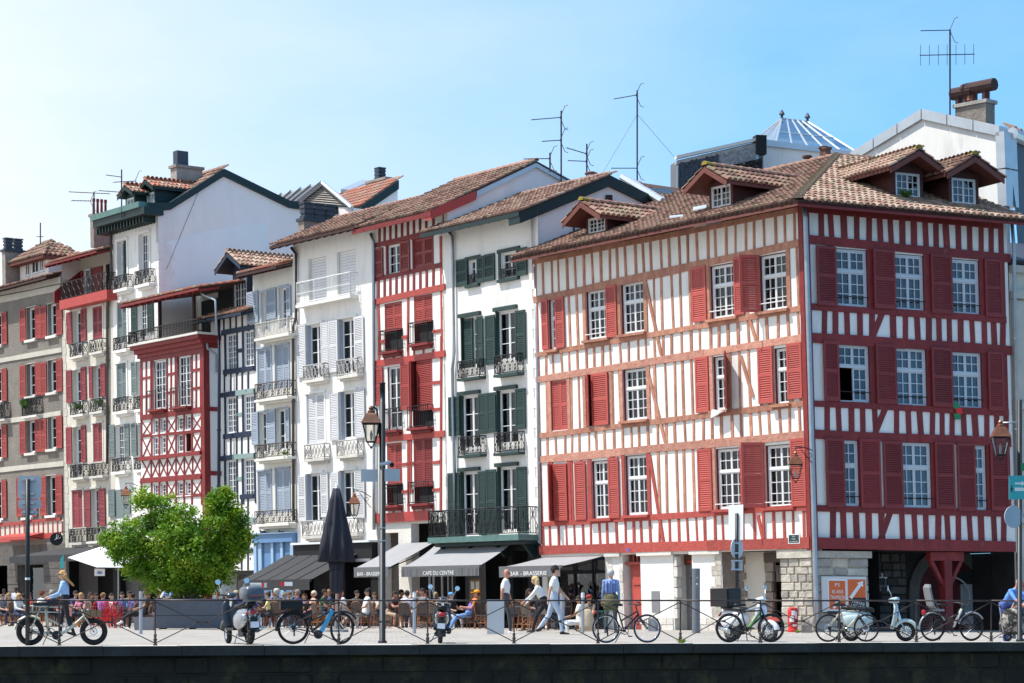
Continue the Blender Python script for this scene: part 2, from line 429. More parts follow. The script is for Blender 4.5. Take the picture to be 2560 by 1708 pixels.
class Fac:
 """A facade: u along it (left to right), w out of it, z' = up with the house's own lean."""
 def __init__(s,P0,t,n,lean=0.0):
  s.P0,s.t,s.n=Vector(P0),Vector(t),Vector(n)
  s.z=Vector((-lean,0,1))
 def W(s,u,v,w=0.0):return s.P0+s.t*u+s.n*w+s.z*v
 def uv(s,px,py,w=0.0):
  q=solve3(s.t,s.z,-ray(px,py),CAM-s.P0-s.n*w)
  return q[0],q[1]
 def side(s,u,px,py):
  q=solve3(s.n,s.z,-ray(px,py),CAM-s.P0-s.t*u)
  return q[0],q[1]
 def rect(s,c,xl,xr,yt,yb,w=0.0):
  x0,y0=PX(c,xl,yt);x1,y1=PX(c,xr,yb);xm,ym=(x0+x1)/2,(y0+y1)/2
  return s.uv(x0,ym,w)[0],s.uv(x1,ym,w)[0],s.uv(xm,y1,w)[1],s.uv(xm,y0,w)[1]
 def p(s,c,x,y,w=0.0):return s.uv(*PX(c,x,y),w)
 def box(s,mb,u0,u1,v0,v1,w0,w1):
  W=s.W
  mb.hexa([W(u0,v0,w1),W(u1,v0,w1),W(u1,v0,w0),W(u0,v0,w0),W(u0,v1,w1),W(u1,v1,w1),W(u1,v1,w0),W(u0,v1,w0)])
 def bar(s,mb,a,b,wd,w0,w1,horiz=None):
  (ua,va),(ub,vb)=a,b
  if horiz is None:horiz=abs(ub-ua)>abs(vb-va)
  W=s.W;q=wd/2
  if horiz:
   if ua>ub:(ua,va),(ub,vb)=(ub,vb),(ua,va)
   pts=[(ua,va-q),(ub,vb-q),(ub,vb+q),(ua,va+q)]
  else:
   if va>vb:(ua,va),(ub,vb)=(ub,vb),(ua,va)
   pts=[(ua-q,va),(ua+q,va),(ub+q,vb),(ub-q,vb)]
  A,B,C,D_=pts
  mb.hexa([W(*A,w1),W(*B,w1),W(*B,w0),W(*A,w0),W(*D_,w1),W(*C,w1),W(*C,w0),W(*D_,w0)])
RP0,RP1=at(2035,row(2035)),at(300,row(300))
RT=(RP0-RP1).normalized();RN=Vector((RT.y,-RT.x,0))
if RN.y>0:RN=-RN
ROW0=Vector((RP0.x,RP0.y,0.1))
# building parts
def house(name,label,fac,um,cat='house',group=None):
 return thing(name,label,cat,fac.W(um,0,0),group)
def wall(fac,hs,u0,u1,v0,v1,holes,m,name='wall',w=0.0,deep=0.28,mr=None,**kw):
 mb=MB()
 us=sorted(set([u0,u1]+[min(max(x,u0),u1)for h_ in holes for x in h_[:2]]))
 vs=sorted(set([v0,v1]+[min(max(x,v0),v1)for h_ in holes for x in h_[2:4]]))
 nu,nv=len(us),len(vs)
 pts=[fac.W(u,v,w)for v in vs for u in us]
 fs=[]
 for j in range(nv-1):
  for i in range(nu-1):
   cu,cv=(us[i]+us[i+1])/2,(vs[j]+vs[j+1])/2
   if us[i+1]-us[i]<1e-6 or vs[j+1]-vs[j]<1e-6:continue
   if any(h_[0]<cu<h_[1]and h_[2]<cv<h_[3]for h_ in holes):continue
   a=j*nu+i
   fs.append((a,a+1,a+nu+1,a+nu))
 mb.add(pts,fs)
 for(a,b,c,d)in[h_[:4]for h_ in holes]:
  W=fac.W;z=w-deep
  mb.k=1 if mr else 0
  for q in(((a,c),(b,c)),((b,c),(b,d)),((b,d),(a,d)),((a,d),(a,c))):
   mb.poly([W(*q[0],w),W(*q[1],w),W(*q[1],z),W(*q[0],z)])
  mb.k=0
 return mb.build(name,[m,mr]if mr else m,hs,**kw)
def grow(r,a):return(r[0]-a,r[1]+a,r[2]-a,r[3]+a)
def window(fac,hs,r,leaves=2,cols=2,rows=((0.36,2),(0.64,3)),frame='frame_white',depth=0.13,fw=0.055,bw=0.022,split=True,curtain=None,glass='glass',gap=None,ww=0.0,cur_rows=None,name='window'):
 """rows: sections from the top, (share of the height, glazing rows). gap: (leaf, section) left open."""
 u0,u1,v0,v1=r
 mb=MB();B=fac.box;z1=ww-depth;z0=z1-0.06
 panes=[]
 B(mb,u0,u0+fw*.7,v0,v1,z0,z1+.02);B(mb,u1-fw*.7,u1,v0,v1,z0,z1+.02)
 B(mb,u0+fw*.7,u1-fw*.7,v0,v0+fw,z0,z1+.02);B(mb,u0+fw*.7,u1-fw*.7,v1-fw*.7,v1,z0,z1+.02)
 lw=(u1-u0-1.4*fw)/leaves
 top=v1-fw*.7;H=v1-v0-1.7*fw
 for si,(fr,nr)in enumerate(rows):
  b=top-H*fr
  if si<len(rows)-1:
   B(mb,u0+fw*.7,u1-fw*.7,b-fw*.5,b+fw*.5,z0-.002,z1+.024)
  for li in range(leaves):
   a0=u0+fw*.7+li*lw;a1=a0+lw
   if gap==(li,si):continue
   st=fw*.62
   y0,y1=b+(fw*.5 if si<len(rows)-1 else 0),top-(fw*.5 if si else 0)
   B(mb,a0+.002,a0+st,y0,y1,z0+.006,z1);B(mb,a1-st,a1-.002,y0,y1,z0+.006,z1)
   B(mb,a0+st,a1-st,y0,y0+st,z0+.006,z1);B(mb,a0+st,a1-st,y1-st,y1,z0+.006,z1)
   i0,i1,j0,j1=a0+st,a1-st,y0+st,y1-st
   for c in range(1,cols):
    x=i0+(i1-i0)*c/cols
    B(mb,x-bw/2,x+bw/2,j0,j1,z0+.012,z1-.006)
   for q in range(1,nr):
    y=j0+(j1-j0)*q/nr
    B(mb,i0,i1,y-bw/2,y+bw/2,z0+.015,z1-.009)
   if split:
    for c in range(cols):
     for q in range(nr):
      panes.append((i0+(i1-i0)*c/cols,i0+(i1-i0)*(c+1)/cols,j0+(j1-j0)*q/nr,j0+(j1-j0)*(q+1)/nr))
   else:panes.append((i0,i1,j0,j1))
  top=b
 o=mb.build(name,frame,hs)
 for p in panes:
  g=MB();fac.box(g,*p,z0+.02,z0+.026);g.build('pane',glass,o)
 if curtain:
  g=MB();cf=1.0 if cur_rows is None else cur_rows
  n=14;ua,ub=u0+fw,u1-fw
  pts=[]
  for i in range(n+1):
   wv=z0-.10+.025*math.sin(i*2.1)
   for v in(v0+fw,v0+fw+H*cf):pts.append(fac.W(ua+(ub-ua)*i/n,v,wv))
  g.add(pts,[(2*i,2*i+2,2*i+3,2*i+1)for i in range(n)])
  g.build('curtain',curtain,o)
 return o
def shutter(fac,hs,r,m,ang=0.0,hinge='l',width=None,w=0.035,solid=False,label=None,mid=0.5):
 """Louvred leaf. ang 0 lies flat on the wall, opening away from it as it grows."""
 u0,u1,v0,v1=r
 sg=1 if hinge=='l' else-1
 uh=u0 if hinge=='l' else u1
 wd=width if width else u1-u0
 ca,sa=math.cos(math.radians(ang)),math.sin(math.radians(ang))
 T=0.04
 def P(a,b,c):return fac.W(uh+sg*(a*ca-c*sa),v0+b,w+a*sa+c*ca)
 H=v1-v0
 mb=MB()
 def bx(q,a0,a1,b0,b1,c0,c1):
  q.hexa([P(a0,b0,c1),P(a1,b0,c1),P(a1,b0,c0),P(a0,b0,c0),P(a0,b1,c1),P(a1,b1,c1),P(a1,b1,c0),P(a0,b1,c0)])
 st=min(.075,wd*.17);rl=.09
 bx(mb,0,st,0,H,0,T);bx(mb,wd-st,wd,0,H,0,T)
 bx(mb,st,wd-st,0,rl*1.3,.002,T-.002);bx(mb,st,wd-st,H-rl,H,.002,T-.002)
 mids=[H*mid]if H>0.9 else[]
 for q in mids:bx(mb,st,wd-st,q-rl*.5,q+rl*.5,.002,T-.002)
 o=mb.build('shutter',m,hs,label=label)
 sl=MB()
 lo,hi=rl*1.3,H-rl
 segs=[(lo,mids[0]-rl*.5),(mids[0]+rl*.5,hi)]if mids else[(lo,hi)]
 for a,b in segs:
  n=max(2,int((b-a)/0.062));hh=(b-a)/n
  for i in range(n):
   y=a+i*hh
   sl.add([P(st,y+.004,T-.004),P(wd-st,y+.004,T-.004),P(wd-st,y+hh*.95,.010),P(st,y+hh*.95,.010),P(st,y+.016,T-.004),P(wd-st,y+.016,T-.004),P(wd-st,y+hh*.95+.008,.010),P(st,y+hh*.95+.008,.010)],[(0,1,2,3),(7,6,5,4),(0,4,5,1),(3,2,6,7)])
 sl.build('slats',m,o,kind='stuff')
 return o
def closed_pair(fac,hs,r,m,**kw):
 u0,u1,v0,v1=r;c=(u0+u1)/2
 shutter(fac,hs,(u0,c-.004,v0,v1),m,0,'l',w=-0.06,**kw);shutter(fac,hs,(c+.004,u1,v0,v1),m,0,'r',w=-0.06,**kw)
def sill(fac,hs,r,m,th=.09,out=.10,side=.08,name='sill'):
 mb=MB();fac.box(mb,r[0]-side,r[1]+side,r[2]-th,r[2],-.05,out)
 return mb.build(name,m,hs)
def surround(fac,hs,r,m,wd=.13,out=.03,top=True):
 mb=MB();u0,u1,v0,v1=r
 fac.box(mb,u0-wd,u0,v0,v1,.004,out);fac.box(mb,u1,u1+wd,v0,v1,.004,out)
 if top:fac.box(mb,u0-wd*1.2,u1+wd*1.2,v1,v1+wd*.9,.004,out+.03)
 return mb.build('window_surround',m,hs)
def stud(fac,hs,a,b,wd,m,w1=.03,name='stud'):
 mb=MB();fac.bar(mb,a,b,wd,-.01,w1,horiz=False);return mb.build(name,m,hs)
def beam(fac,hs,a,b,wd,m,w1=.045,name='beam',w0=-.01):
 """A slightly wavy horizontal timber."""
 mb=MB();n=max(1,int(abs(b[0]-a[0])/1.6))
 js=[0]+[rr(-.014,.014)for _ in range(n-1)]+[0]
 js2=[rr(-.012,.012)for _ in range(n+1)]
 rings=[]
 for i in range(n+1):
  f=i/n;u=a[0]+(b[0]-a[0])*f;v=a[1]+(b[1]-a[1])*f+js[i];q=wd/2+js2[i]
  rings.append([fac.W(u,v-q,w0),fac.W(u,v-q,w1),fac.W(u,v+q,w1),fac.W(u,v+q,w0)])
 mb.loft(rings);return mb.build(name,m,hs)
def scroll(mb,P,a0,a1,b0,b1,r,flip=1):
 """An S-scroll in the unit cell (a, b)."""
 pts=[]
 for i in range(15):
  t=i/14
  a=a0+(a1-a0)*(0.5+0.42*flip*math.sin(t*2*math.pi))
  b=b0+(b1-b0)*t
  pts.append(P(a,b))
 mb.path(pts,r,4)
 for k,(cy,s_)in enumerate(((.27,1),(.73,-1))):
  c=(a0+(a1-a0)*(0.5+.20*flip*s_),b0+(b1-b0)*cy);R_=abs(a1-a0)*.24;R2=abs(b1-b0)*.13
  mb.path([P(c[0]+R_*math.cos(q*1.05),c[1]+R2*math.sin(q*1.05))for q in range(7)],r*.9,4)
def railing(fac,par,u0,u1,v0,v1,d,m,style='bars',r=.011,step=.115,sides=(True,True)):
 mb=MB()
 W=fac.W
 runs=[((u0,d),(u1,d))]
 if sides[0]:runs.append(((u0,0.0),(u0,d)))
 if sides[1]:runs.append(((u1,d),(u1,0.0)))
 for(a,b)in runs:
  L_=math.hypot(b[0]-a[0],b[1]-a[1])
  if L_<.05:continue
  def P(t,v,a=a,b=b):return W(a[0]+(b[0]-a[0])*t,v,a[1]+(b[1]-a[1])*t)
  mb.tube(P(0,v1),P(1,v1),r*1.7,n=6);mb.tube(P(0,v0+.05),P(1,v0+.05),r*1.2,n=4)
  mb.tube(P(0,v0),P(0,v1),r*1.4,n=4);mb.tube(P(1,v0),P(1,v1),r*1.4,n=4)
  if style=='bars':
   n=max(1,int(L_/step))
   for i in range(1,n):mb.tube(P(i/n,v0+.05),P(i/n,v1),r,n=4,cap=False)
   mb.tube(P(0,v1-.13),P(1,v1-.13),r,n=4)
  elif style=='scroll':
   n=max(1,round(L_/(step*2.1)))
   for i in range(n):
    scroll(mb,P,i/n,(i+1)/n,v0+.06,v1-.04,r*.95,1 if i%2 else-1)
    mb.tube(P((i+.5)/n,v0+.05),P((i+.5)/n,v1),r*.6,n=4,cap=False)
    if i:mb.tube(P(i/n,v0+.05),P(i/n,v1),r*.8,n=4,cap=False)
  elif style=='lattice':
   hh=v1-v0-.1;n=max(1,round(L_/(hh*.55)))
   for i in range(n):
    mb.tube(P(i/n,v0+.05),P((i+1)/n,v1-.05),r,n=4);mb.tube(P((i+1)/n,v0+.05),P(i/n,v1-.05),r,n=4)
    c=P((i+.5)/n,(v0+v1)/2)
    mb.path([P((i+.5+.28*math.cos(q))/n,(v0+v1)/2+hh*.25*math.sin(q))for q in[k*.785 for k in range(8)]],r*.8,4,closed=True)
  elif style=='plain':
   mb.tube(P(0,(v0+v1)/2),P(1,(v0+v1)/2),r,n=5)
   n=max(1,int(L_/1.0))
   for i in range(1,n):mb.tube(P(i/n,v0),P(i/n,v1),r,n=4)
 return mb.build('railing',m,par)
def balcony(fac,hs,u0,u1,vb,vt,d,m,slab,style='scroll',th=.10,mould=True,**kw):
 mb=MB()
 fac.box(mb,u0-.03,u1+.03,vb-th,vb,-.02,d+.04)
 if mould:fac.box(mb,u0+.04,u1-.04,vb-th*1.9,vb-th-.002,-.02,d*.62)
 o=mb.build('balcony',slab,hs)
 railing(fac,o,u0,u1,vb,vt,d,m,style,**kw)
 return o
def drainpipe(hs,pts,r=.055,m='zinc_pipe',brackets=True):
 mb=MB();mb.path(pts,r,8)
 o=mb.build('drainpipe',m,hs,smooth=True)
 if brackets:
  a,b=Vector(pts[-2]),Vector(pts[-1]);n=int((a-b).length/2.2)
  for i in range(1,n):
   c=a.lerp(b,i/n);k=MB();k.lathe(c,[(r*1.35,-.03),(r*1.35,.03)],8);k.build('bracket',m,o)
 return o
# roof tiles: half-round cover tiles in columns running up the slope
TILE_MATS={'mix':['tile_terracotta','tile_pale','tile_brown'],'old':['tile_terracotta','tile_brown','tile_lichen'],'pale':['tile_pale','tile_terracotta','tile_lichen'],'red':['tile_red','tile_terracotta','tile_pale']}
def tile_shape(mb,c,e,s,nn,ln,r0,r1,lift=0.03):
 pts=[]
 for(q,r,hh)in((0,r0,lift),(1,r1,0.0)):
  for k in range(6):
   a=math.pi*k/5
   pts.append(c+s*(ln*q)+e*(r*math.cos(a))+nn*(r*.95*math.sin(a)+hh))
 mb.add(pts,[(k+1,k,6+k,7+k)for k in range(5)]+[(5,4,3,2,1,0)])
def tiles(roof,O,e,s,inside,eu,sv,kind='mix',sp=0.21,ln=0.36,singles=0,wob=0.012):
 """Lay tiles over a slope: O origin on the eave, e along it, s up the slope; inside(a, b) says where; eu, sv ranges."""
 e,s=Vector(e).normalized(),Vector(s).normalized();nn=e.cross(s)
 if nn.z<0:nn=-nn
 mats=TILE_MATS[kind]
 mbs=MB();cnt=0;made=0
 na,nb=int((eu[1]-eu[0])/sp),int((sv[1]-sv[0])/ln)+1
 for b in range(nb):
  for a in range(na+1):
   x=eu[0]+(a+.5)*sp;y=sv[0]+b*ln
   if not inside(x,y+ln*.3):continue
   c=O+e*(x+rr(-wob,wob))+s*(y+rr(-wob,wob))
   r0=sp*.40
   k=RND.choice((0,0,0,1,1,2))
   if made<singles:
    t=MB();tile_shape(t,c,e,s,nn,ln*1.12,r0,r0*.82);t.build('tile',mats[k],roof);made+=1
   else:
    mbs.k=k;tile_shape(mbs,c,e,s,nn,ln*1.12,r0,r0*.82);cnt+=1
 if cnt:mbs.build('tiles',mats,roof,kind='stuff')
 return made
def slab_poly(pts,th,down=Vector((0,0,-1))):
 """A thick sheet from an outline."""
 mb=MB();n=len(pts);lo=[Vector(p)+down*th for p in pts]
 mb.add([Vector(p)for p in pts]+lo,[tuple(range(n)),tuple(range(2*n-1,n-1,-1))]+[(i,i+n,(i+1)%n+n,(i+1)%n)for i in range(n)])
 return mb
def front_roof(fac,hs,u0,u1,w_e,v_e,w_r,v_r,w_b=None,v_b=None,kind='mix',bed='tile_bed',under='soffit_brown',fascia=None,fasc_h=.14,sp=.21,ln=.36,tile=True,th=.06,singles=0,verge=.12,back_tiles=False,soffit=True):
 """Gabled roof with the ridge parallel to the street: eave (w_e, v_e), ridge (w_r, v_r), back foot (w_b, v_b)."""
 W=fac.W
 a0,a1=u0-verge,u1+verge
 mb=slab_poly([W(a0,v_e,w_e),W(a1,v_e,w_e),W(a1,v_r,w_r),W(a0,v_r,w_r)],th)
 if w_b is not None:
  m2=slab_poly([W(a0,v_r,w_r),W(a1,v_r,w_r),W(a1,v_b,w_b),W(a0,v_b,w_b)],th);mb.add(m2.v,m2.f)
 roof=mb.build('roof',bed,hs)
 if soffit:
  f=MB();n=max(2,int((u1-u0)/.55));gx=0.55
  for i in range(n+1):
   u=u0+(u1-u0)*i/n
   q0=(w_e-.04,v_e-th-.002);q1=(w_e-.9,v_e-th-.002+(v_r-v_e)/(w_e-w_r)*.86)
   f.hexa([W(u-.04,q0[1]-.10,q0[0]),W(u+.04,q0[1]-.10,q0[0]),W(u+.04,q1[1]-.10,q1[0]),W(u-.04,q1[1]-.10,q1[0]),W(u-.04,q0[1],q0[0]),W(u+.04,q0[1],q0[0]),W(u+.04,q1[1],q1[0]),W(u-.04,q1[1],q1[0])])
  f.build('rafter_ends',under,roof,kind='stuff')
 if fascia:
  f=MB();fac.box(f,a0,a1,v_e-th-fasc_h,v_e-th*.2,w_e-.015,w_e+.025);f.build('fascia',fascia,roof)
 if tile:
  O=W(a0,v_e,w_e+.03);S_=W(a0,v_r,w_r)-O;e=fac.t
  tiles(roof,O+Vector((0,0,.01)),e,S_,lambda x,y:True,(0,a1-a0),(0,S_.length-.05),kind,sp,ln,singles)
  rc=MB()
  n=int((a1-a0)/.38)
  for i in range(n):
   c=W(a0+(a1-a0)*i/n,v_r+.02,w_r)
   tile_shape(rc,c,fac.n,fac.t,Vector((0,0,1)),.42,.12,.10,.02)
  rc.build('ridge_tiles',TILE_MATS[kind][0],roof,kind='stuff')
 return roof
def chimney(fac,hs,px_l,px_e,px_r,py_t,py_b,w,c='S',m='stone_grey',cap=True,pots=0,pot_m='tile_brown',pot_h=.45,dark=None,louvre=False):
 """Stack seen at its corner: lit narrow face px_l..px_e, shaded long face px_e..px_r; w places its corner behind the facade."""
 xe,yt=PX(c,px_e,py_t);_,yb=PX(c,px_e,py_b);xl,_=PX(c,px_l,py_t);xr,_=PX(c,px_r,py_t)
 u,v1=fac.uv(xe,yt,w);_,v0=fac.uv(xe,yb,w)
 ul=fac.uv(xl,yt,w)[0];wr=fac.side(u,xr,yt)[0]
 mb=MB();fac.box(mb,ul,u,v0,v1,wr,w)
 o=mb.build('chimney',m,hs)
 if cap:
  k=MB();fac.box(k,ul-.07,u+.07,v1-.12,v1+.003,wr-.07,w+.07);k.build('cap',dark or m,o)
 for i in range(pots):
  f=(i+.5)/pots;ww=w+(wr-w)*f;uc=(ul+u)/2
  if louvre:
   p=MB();hw=min(.26,abs(wr-w)/pots*.40);q=min(.2,(u-ul)*.42)
   for z in range(3):
    fac.box(p,uc-q,uc+q,v1+pot_h*(z*.33),v1+pot_h*(z*.33+.2),ww-hw,ww+hw)
   fac.box(p,uc-q*.8,uc+q*.8,v1,v1+pot_h*.95,ww-hw*.8,ww+hw*.8)
   fac.box(p,uc-q*1.1,uc+q*1.1,v1+pot_h*.94,v1+pot_h*1.06,ww-hw*1.1,ww+hw*1.1)
   p.build('chimney_pot',pot_m,o)
  else:
   p=MB();rp=min(1,abs(wr-w)/pots*.36/.13);p.lathe(fac.W(uc,v1,ww),[(.12*rp,0),(.10*rp,pot_h*.8),(.13*rp,pot_h*.82),(.13*rp,pot_h),(.09*rp,pot_h)],10);p.build('chimney_pot',pot_m,o)
 return o
def gable_wall(fac,hs,u,prof,m,name='side_wall',th=.25):
 """Wall running back from the facade at u; prof: (w, v) outline."""
 mb=MB();n=len(prof)
 A=[fac.W(u,v,w)for w,v in prof];B=[fac.W(u-th,v,w)for w,v in prof]
 mb.add(A+B,[tuple(range(n)),tuple(range(2*n-1,n-1,-1))]+[(i,i+n,(i+1)%n+n,(i+1)%n)for i in range(n)])
 return mb.build(name,m,hs)
def verge_strip(fac,hs,u,prof,m,h=.28,out=.10,back=.5,name='verge_board'):
 mb=MB();rings=[]
 for w,v in prof:
  rings.append([fac.W(u+out,v-h,w),fac.W(u+out,v+.03,w),fac.W(u-back,v+.03,w),fac.W(u-back,v-h,w)])
 mb.loft(rings);return mb.build(name,m,hs)
def dormer(fac,hs,u0,u1,w_f,v0,v_win,v_ap,w_b,wood,roofk='old',over=.38,frame='frame_white',roof_sp=.21,soff='fascia_brown',overf=.45,cols=2,slope=.55):
 """Dormer with a little gabled roof, ridge running back. Front face in the plane w_f."""
 W=fac.W
 d=MB();um=(u0+u1)/2
 v1=v_ap-.10-slope*(um-u0)
 vt=min(v_win,v1-.05)
 fac.box(d,u0,u0+.10,v0,v1,w_b,w_f);fac.box(d,u1-.10,u1,v0,v1,w_b,w_f)
 fac.box(d,u0+.1,u1-.1,vt,v1+.02,w_f-.12,w_f-.004)
 fac.box(d,u0+.1,u1-.1,v0,v0+.1,w_f-.12,w_f-.004)
 d.add([W(u0,v1,w_f-.05),W(u1,v1,w_f-.05),W(um,v_ap-.10,w_f-.05)],[(0,1,2)])
 o=d.build('dormer',wood,hs)
 window(fac,o,(u0+.12,u1-.12,v0+.1,vt),2,cols,((1,3),),frame,.02,.05,split=False,ww=w_f,name='dormer_window')
 pb=MB()
 for k in range(int((v1-v0)/.16)):
  fac.box(pb,u1-.005,u1+.012,v0+.16*k+.006,v0+.16*k+.155,w_b,w_f-.02)
 pb.build('cheek_boards',wood,o,kind='stuff')
 bk=MB();bk.poly([W(u0+.1,v0,w_f-.6),W(u1-.1,v0,w_f-.6),W(u1-.1,v1,w_f-.6),W(u0+.1,v1,w_f-.6)]);bk.build('dark_inside','interior',o)
 ve=v1+.10-over*slope
 rf=MB()
 for ue in(u0-over,u1+over):
  q=slab_poly([W(ue,ve,w_f+overf),W(um,v_ap,w_f+overf),W(um,v_ap,w_b),W(ue,ve,w_b)],.11);rf.add(q.v,q.f)
 for vv in(0,1):
  ue=(u0-over,u1+over)[vv]
  a,b=W(ue,ve-.02,w_f+overf+.02),W(um,v_ap-.02,w_f+overf+.02);dn=Vector((0,0,-.17));ou=fac.n*.03
  rf.hexa([a+dn,b+dn,b+dn+ou,a+dn+ou,a,b,b+ou,a+ou])
 for f_ in(.12,.88):
  for vv in(0,1):
   pass
 rf.build('dormer_roof',soff,o)
 tb=MB()
 for ue in(u0-over,u1+over):
  O=W(ue,ve,w_f+overf+.04);s=W(um,v_ap,w_f+overf+.04)-O
  L_=w_f+overf-w_b
  sp,ln=roof_sp,.36
  ee,ss=(-fac.n).normalized(),s.normalized();nn=ee.cross(ss);nn=nn if nn.z>0 else-nn
  for a in range(int(L_/sp)+1):
   for b in range(int(s.length/ln)+1):
    if b*ln>s.length-.1:continue
    tb.k=RND.choice((0,0,1,1,2));tile_shape(tb,O+ee*((a+.3)*sp)+ss*(b*ln-.05)+nn*.01,ee,ss,nn,ln*1.1,sp*.44,sp*.36)
 tb.build('dormer_tiles',TILE_MATS[roofk],o,kind='stuff')
 rc=MB()
 for i in range(int((w_f+overf-w_b)/.36)+1):
  rc.k=1 if i<1 else 0
  tile_shape(rc,W(um,v_ap+.03,w_f+overf+.05-i*.36),fac.t,-fac.n,Vector((0,0,1)),.42,.13,.11,.02)
 rc.build('ridge_tiles',[TILE_MATS[roofk][0],'moss' if wood=='dormer_wood' else TILE_MATS[roofk][1]],o,kind='stuff')
 return o
# the big corner house
LJ=Fac(ROW0,RT,RN,0.028)
RTr=Vector((0.9,0.436,0)).normalized();RNr=Vector((RTr.y,-RTr.x,0))
RJ=Fac(ROW0,RTr,RNr,0.028)
J=thing('corner_house','big red and white half-timbered corner house with three dormers over its tiled roof','house',ROW0)
UL=LJ.uv(1351,1300)[0]
UR=RJ.uv(2537,1300)[0]
VE=12.45
VB=LJ.uv(2020,1374)[1]
def tex(v,u=-1.0):return 'timber_worn' if v>(3.35 if u>UL+4.2 else 6.0)else 'beam_red'
longw=[('c1',168,226,400,800,1,None),('c1',462,622,328,718,2,None),('c1',735,908,268,672,2,None),('c2',303,545,398,925,2,None),('c2',788,1043,298,850,2,None),('c1',752,930,948,1352,2,None),('c2',335,455,1302,1830,1,None),('c2',935,1062,1218,1770,1,None),('c3',515,655,230,690,2,'curtain_white'),('c3',780,946,187,662,2,None),('c3',1500,1702,132,615,2,'curtain_white'),('c3',1895,2102,104,600,2,'curtain_white')]
LR=[LJ.rect(*w_[:5])for w_ in longw]
VG=0.0
def lop(x0,x1,yt,yb=None):
 u0=LJ.uv(x0,1480)[0];u1=LJ.uv(x1,1480)[0];vt=LJ.uv((x0+x1)/2,yt)[1]
 vb=LJ.uv((x0+x1)/2,yb)[1]if yb else 0.0
 return(u0,u1,max(vb,0.0),vt)
op_bar,op_door,op_pass,op_shop=lop(1368,1513,1392),lop(1557,1601,1382),lop(1683,1730,1385),lop(1868,1950,1380)
closed_c=[('c1',185,313,1035,1428),('c1',458,642,985,1392),('c3',206,322,255,706)]
CR=[LJ.rect(*q)for q in closed_c]
wall(LJ,J,UL,-0.02,VB,VE,[grow(r,.015)for r in LR]+CR,'plaster_white',mr='timber_red')
G0=LJ.uv(1805,1480)[0];G1=LJ.uv(1874,1480)[0]
wall(LJ,J,UL,G0,0,VB,[op_bar,op_door,op_pass],'plaster_white','ground_floor_wall',w=-.03,deep=.55,mr='stone_white')
wall(LJ,J,G0,op_shop[1]+.02,0,VB,[op_shop],'plaster_cream','recessed_wall',w=-.75,deep=.5,mr='stone_brown')
mb=MB();mb.poly([LJ.W(G0,0,-.03),LJ.W(G0,0,-.75),LJ.W(G0,VB,-.75),LJ.W(G0,VB,-.03)]);mb.build('jamb_wall','stone_brown',J)
for i,(py,ln_)in enumerate(((1402,.5),(1420,.34),(1440,.55),(1462,.3),(1484,.62),(1506,.35),(1528,.4))):
 v=LJ.uv(1810,py)[1];s_=MB();LJ.box(s_,G0-.02,G0+.02+ln_*.5,v-.1,v+.1,-.76,-.70+rr(0,.03));s_.build('stone','stone_brown',J)
mb=MB()
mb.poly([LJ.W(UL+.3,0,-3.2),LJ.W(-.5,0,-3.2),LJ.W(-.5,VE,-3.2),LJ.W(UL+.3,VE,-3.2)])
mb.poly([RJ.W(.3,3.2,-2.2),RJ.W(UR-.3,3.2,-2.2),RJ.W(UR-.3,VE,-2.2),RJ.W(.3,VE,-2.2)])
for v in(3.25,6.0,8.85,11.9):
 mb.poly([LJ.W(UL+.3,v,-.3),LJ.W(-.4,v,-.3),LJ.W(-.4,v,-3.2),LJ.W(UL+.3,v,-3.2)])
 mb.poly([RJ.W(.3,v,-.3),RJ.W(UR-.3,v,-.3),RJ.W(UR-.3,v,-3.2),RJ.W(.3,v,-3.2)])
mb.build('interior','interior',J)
mb=MB();mb.poly([LJ.W(UL,0,0),LJ.W(UL,0,-12),LJ.W(UL,VE,-12),LJ.W(UL,VE,0)]);mb.poly([RJ.W(UR,VB,0),RJ.W(UR,VB,-10),RJ.W(UR,VE,-10),RJ.W(UR,VE,0)])
mb.build('end_walls','plaster_white',J)
three=((0.37,2),(0.63,3))
for(w_,r)in zip(longw,LR):
 window(LJ,J,r,2 if w_[5]==2 else 1,2,three,'frame_white',.10,curtain=w_[6],cur_rows=.62,fw=.06)
 sill(LJ,J,r,'timber_worn' if r[2]>5 else 'beam_red',.08,.16,.14)
LB=[((1352,747),(2004,606),.22,'timber_worn'),((1353,886),(2006,771),.16,'timber_worn'),((1355,948),(2009,845),.22,'beam_worn'),((1358,1089),(2016,1008),.17,'timber_worn'),((1362,1148),(2022,1086),.24,'beam_worn'),((1355,1311),(2026,1268),.17,'beam_red'),((1351,1376),(2030,1357),.30,'beam_red')]
LBv=[]
for a,b,wd,m in LB:
 pa,pb=LJ.uv(*a),LJ.uv(*b);LBv.append((pa,pb,wd))
 n=3;cuts=[UL]+[UL+(0-UL)*(q+rr(-.06,.06))/n for q in range(1,n)]+[0.0]
 for q in range(n):
  f0,f1=(cuts[q]-pa[0])/(pb[0]-pa[0]),(cuts[q+1]-pa[0])/(pb[0]-pa[0])
  beam(LJ,J,(cuts[q]+.004,pa[1]+(pb[1]-pa[1])*f0),(cuts[q+1]-.004,pa[1]+(pb[1]-pa[1])*f1),wd*rr(.92,1.08),m,w1=.045+(.05 if wd==.30 else 0))
def bv(i,u):
 pa,pb,_=LBv[i];return pa[1]+(pb[1]-pa[1])*(u-pa[0])/(pb[0]-pa[0])
bands=[(0,None),(1,0),(2,1),(3,2),(4,3),(5,4),(6,5)]
blk=[grow(r,.03)for r in LR]+CR
nst=29
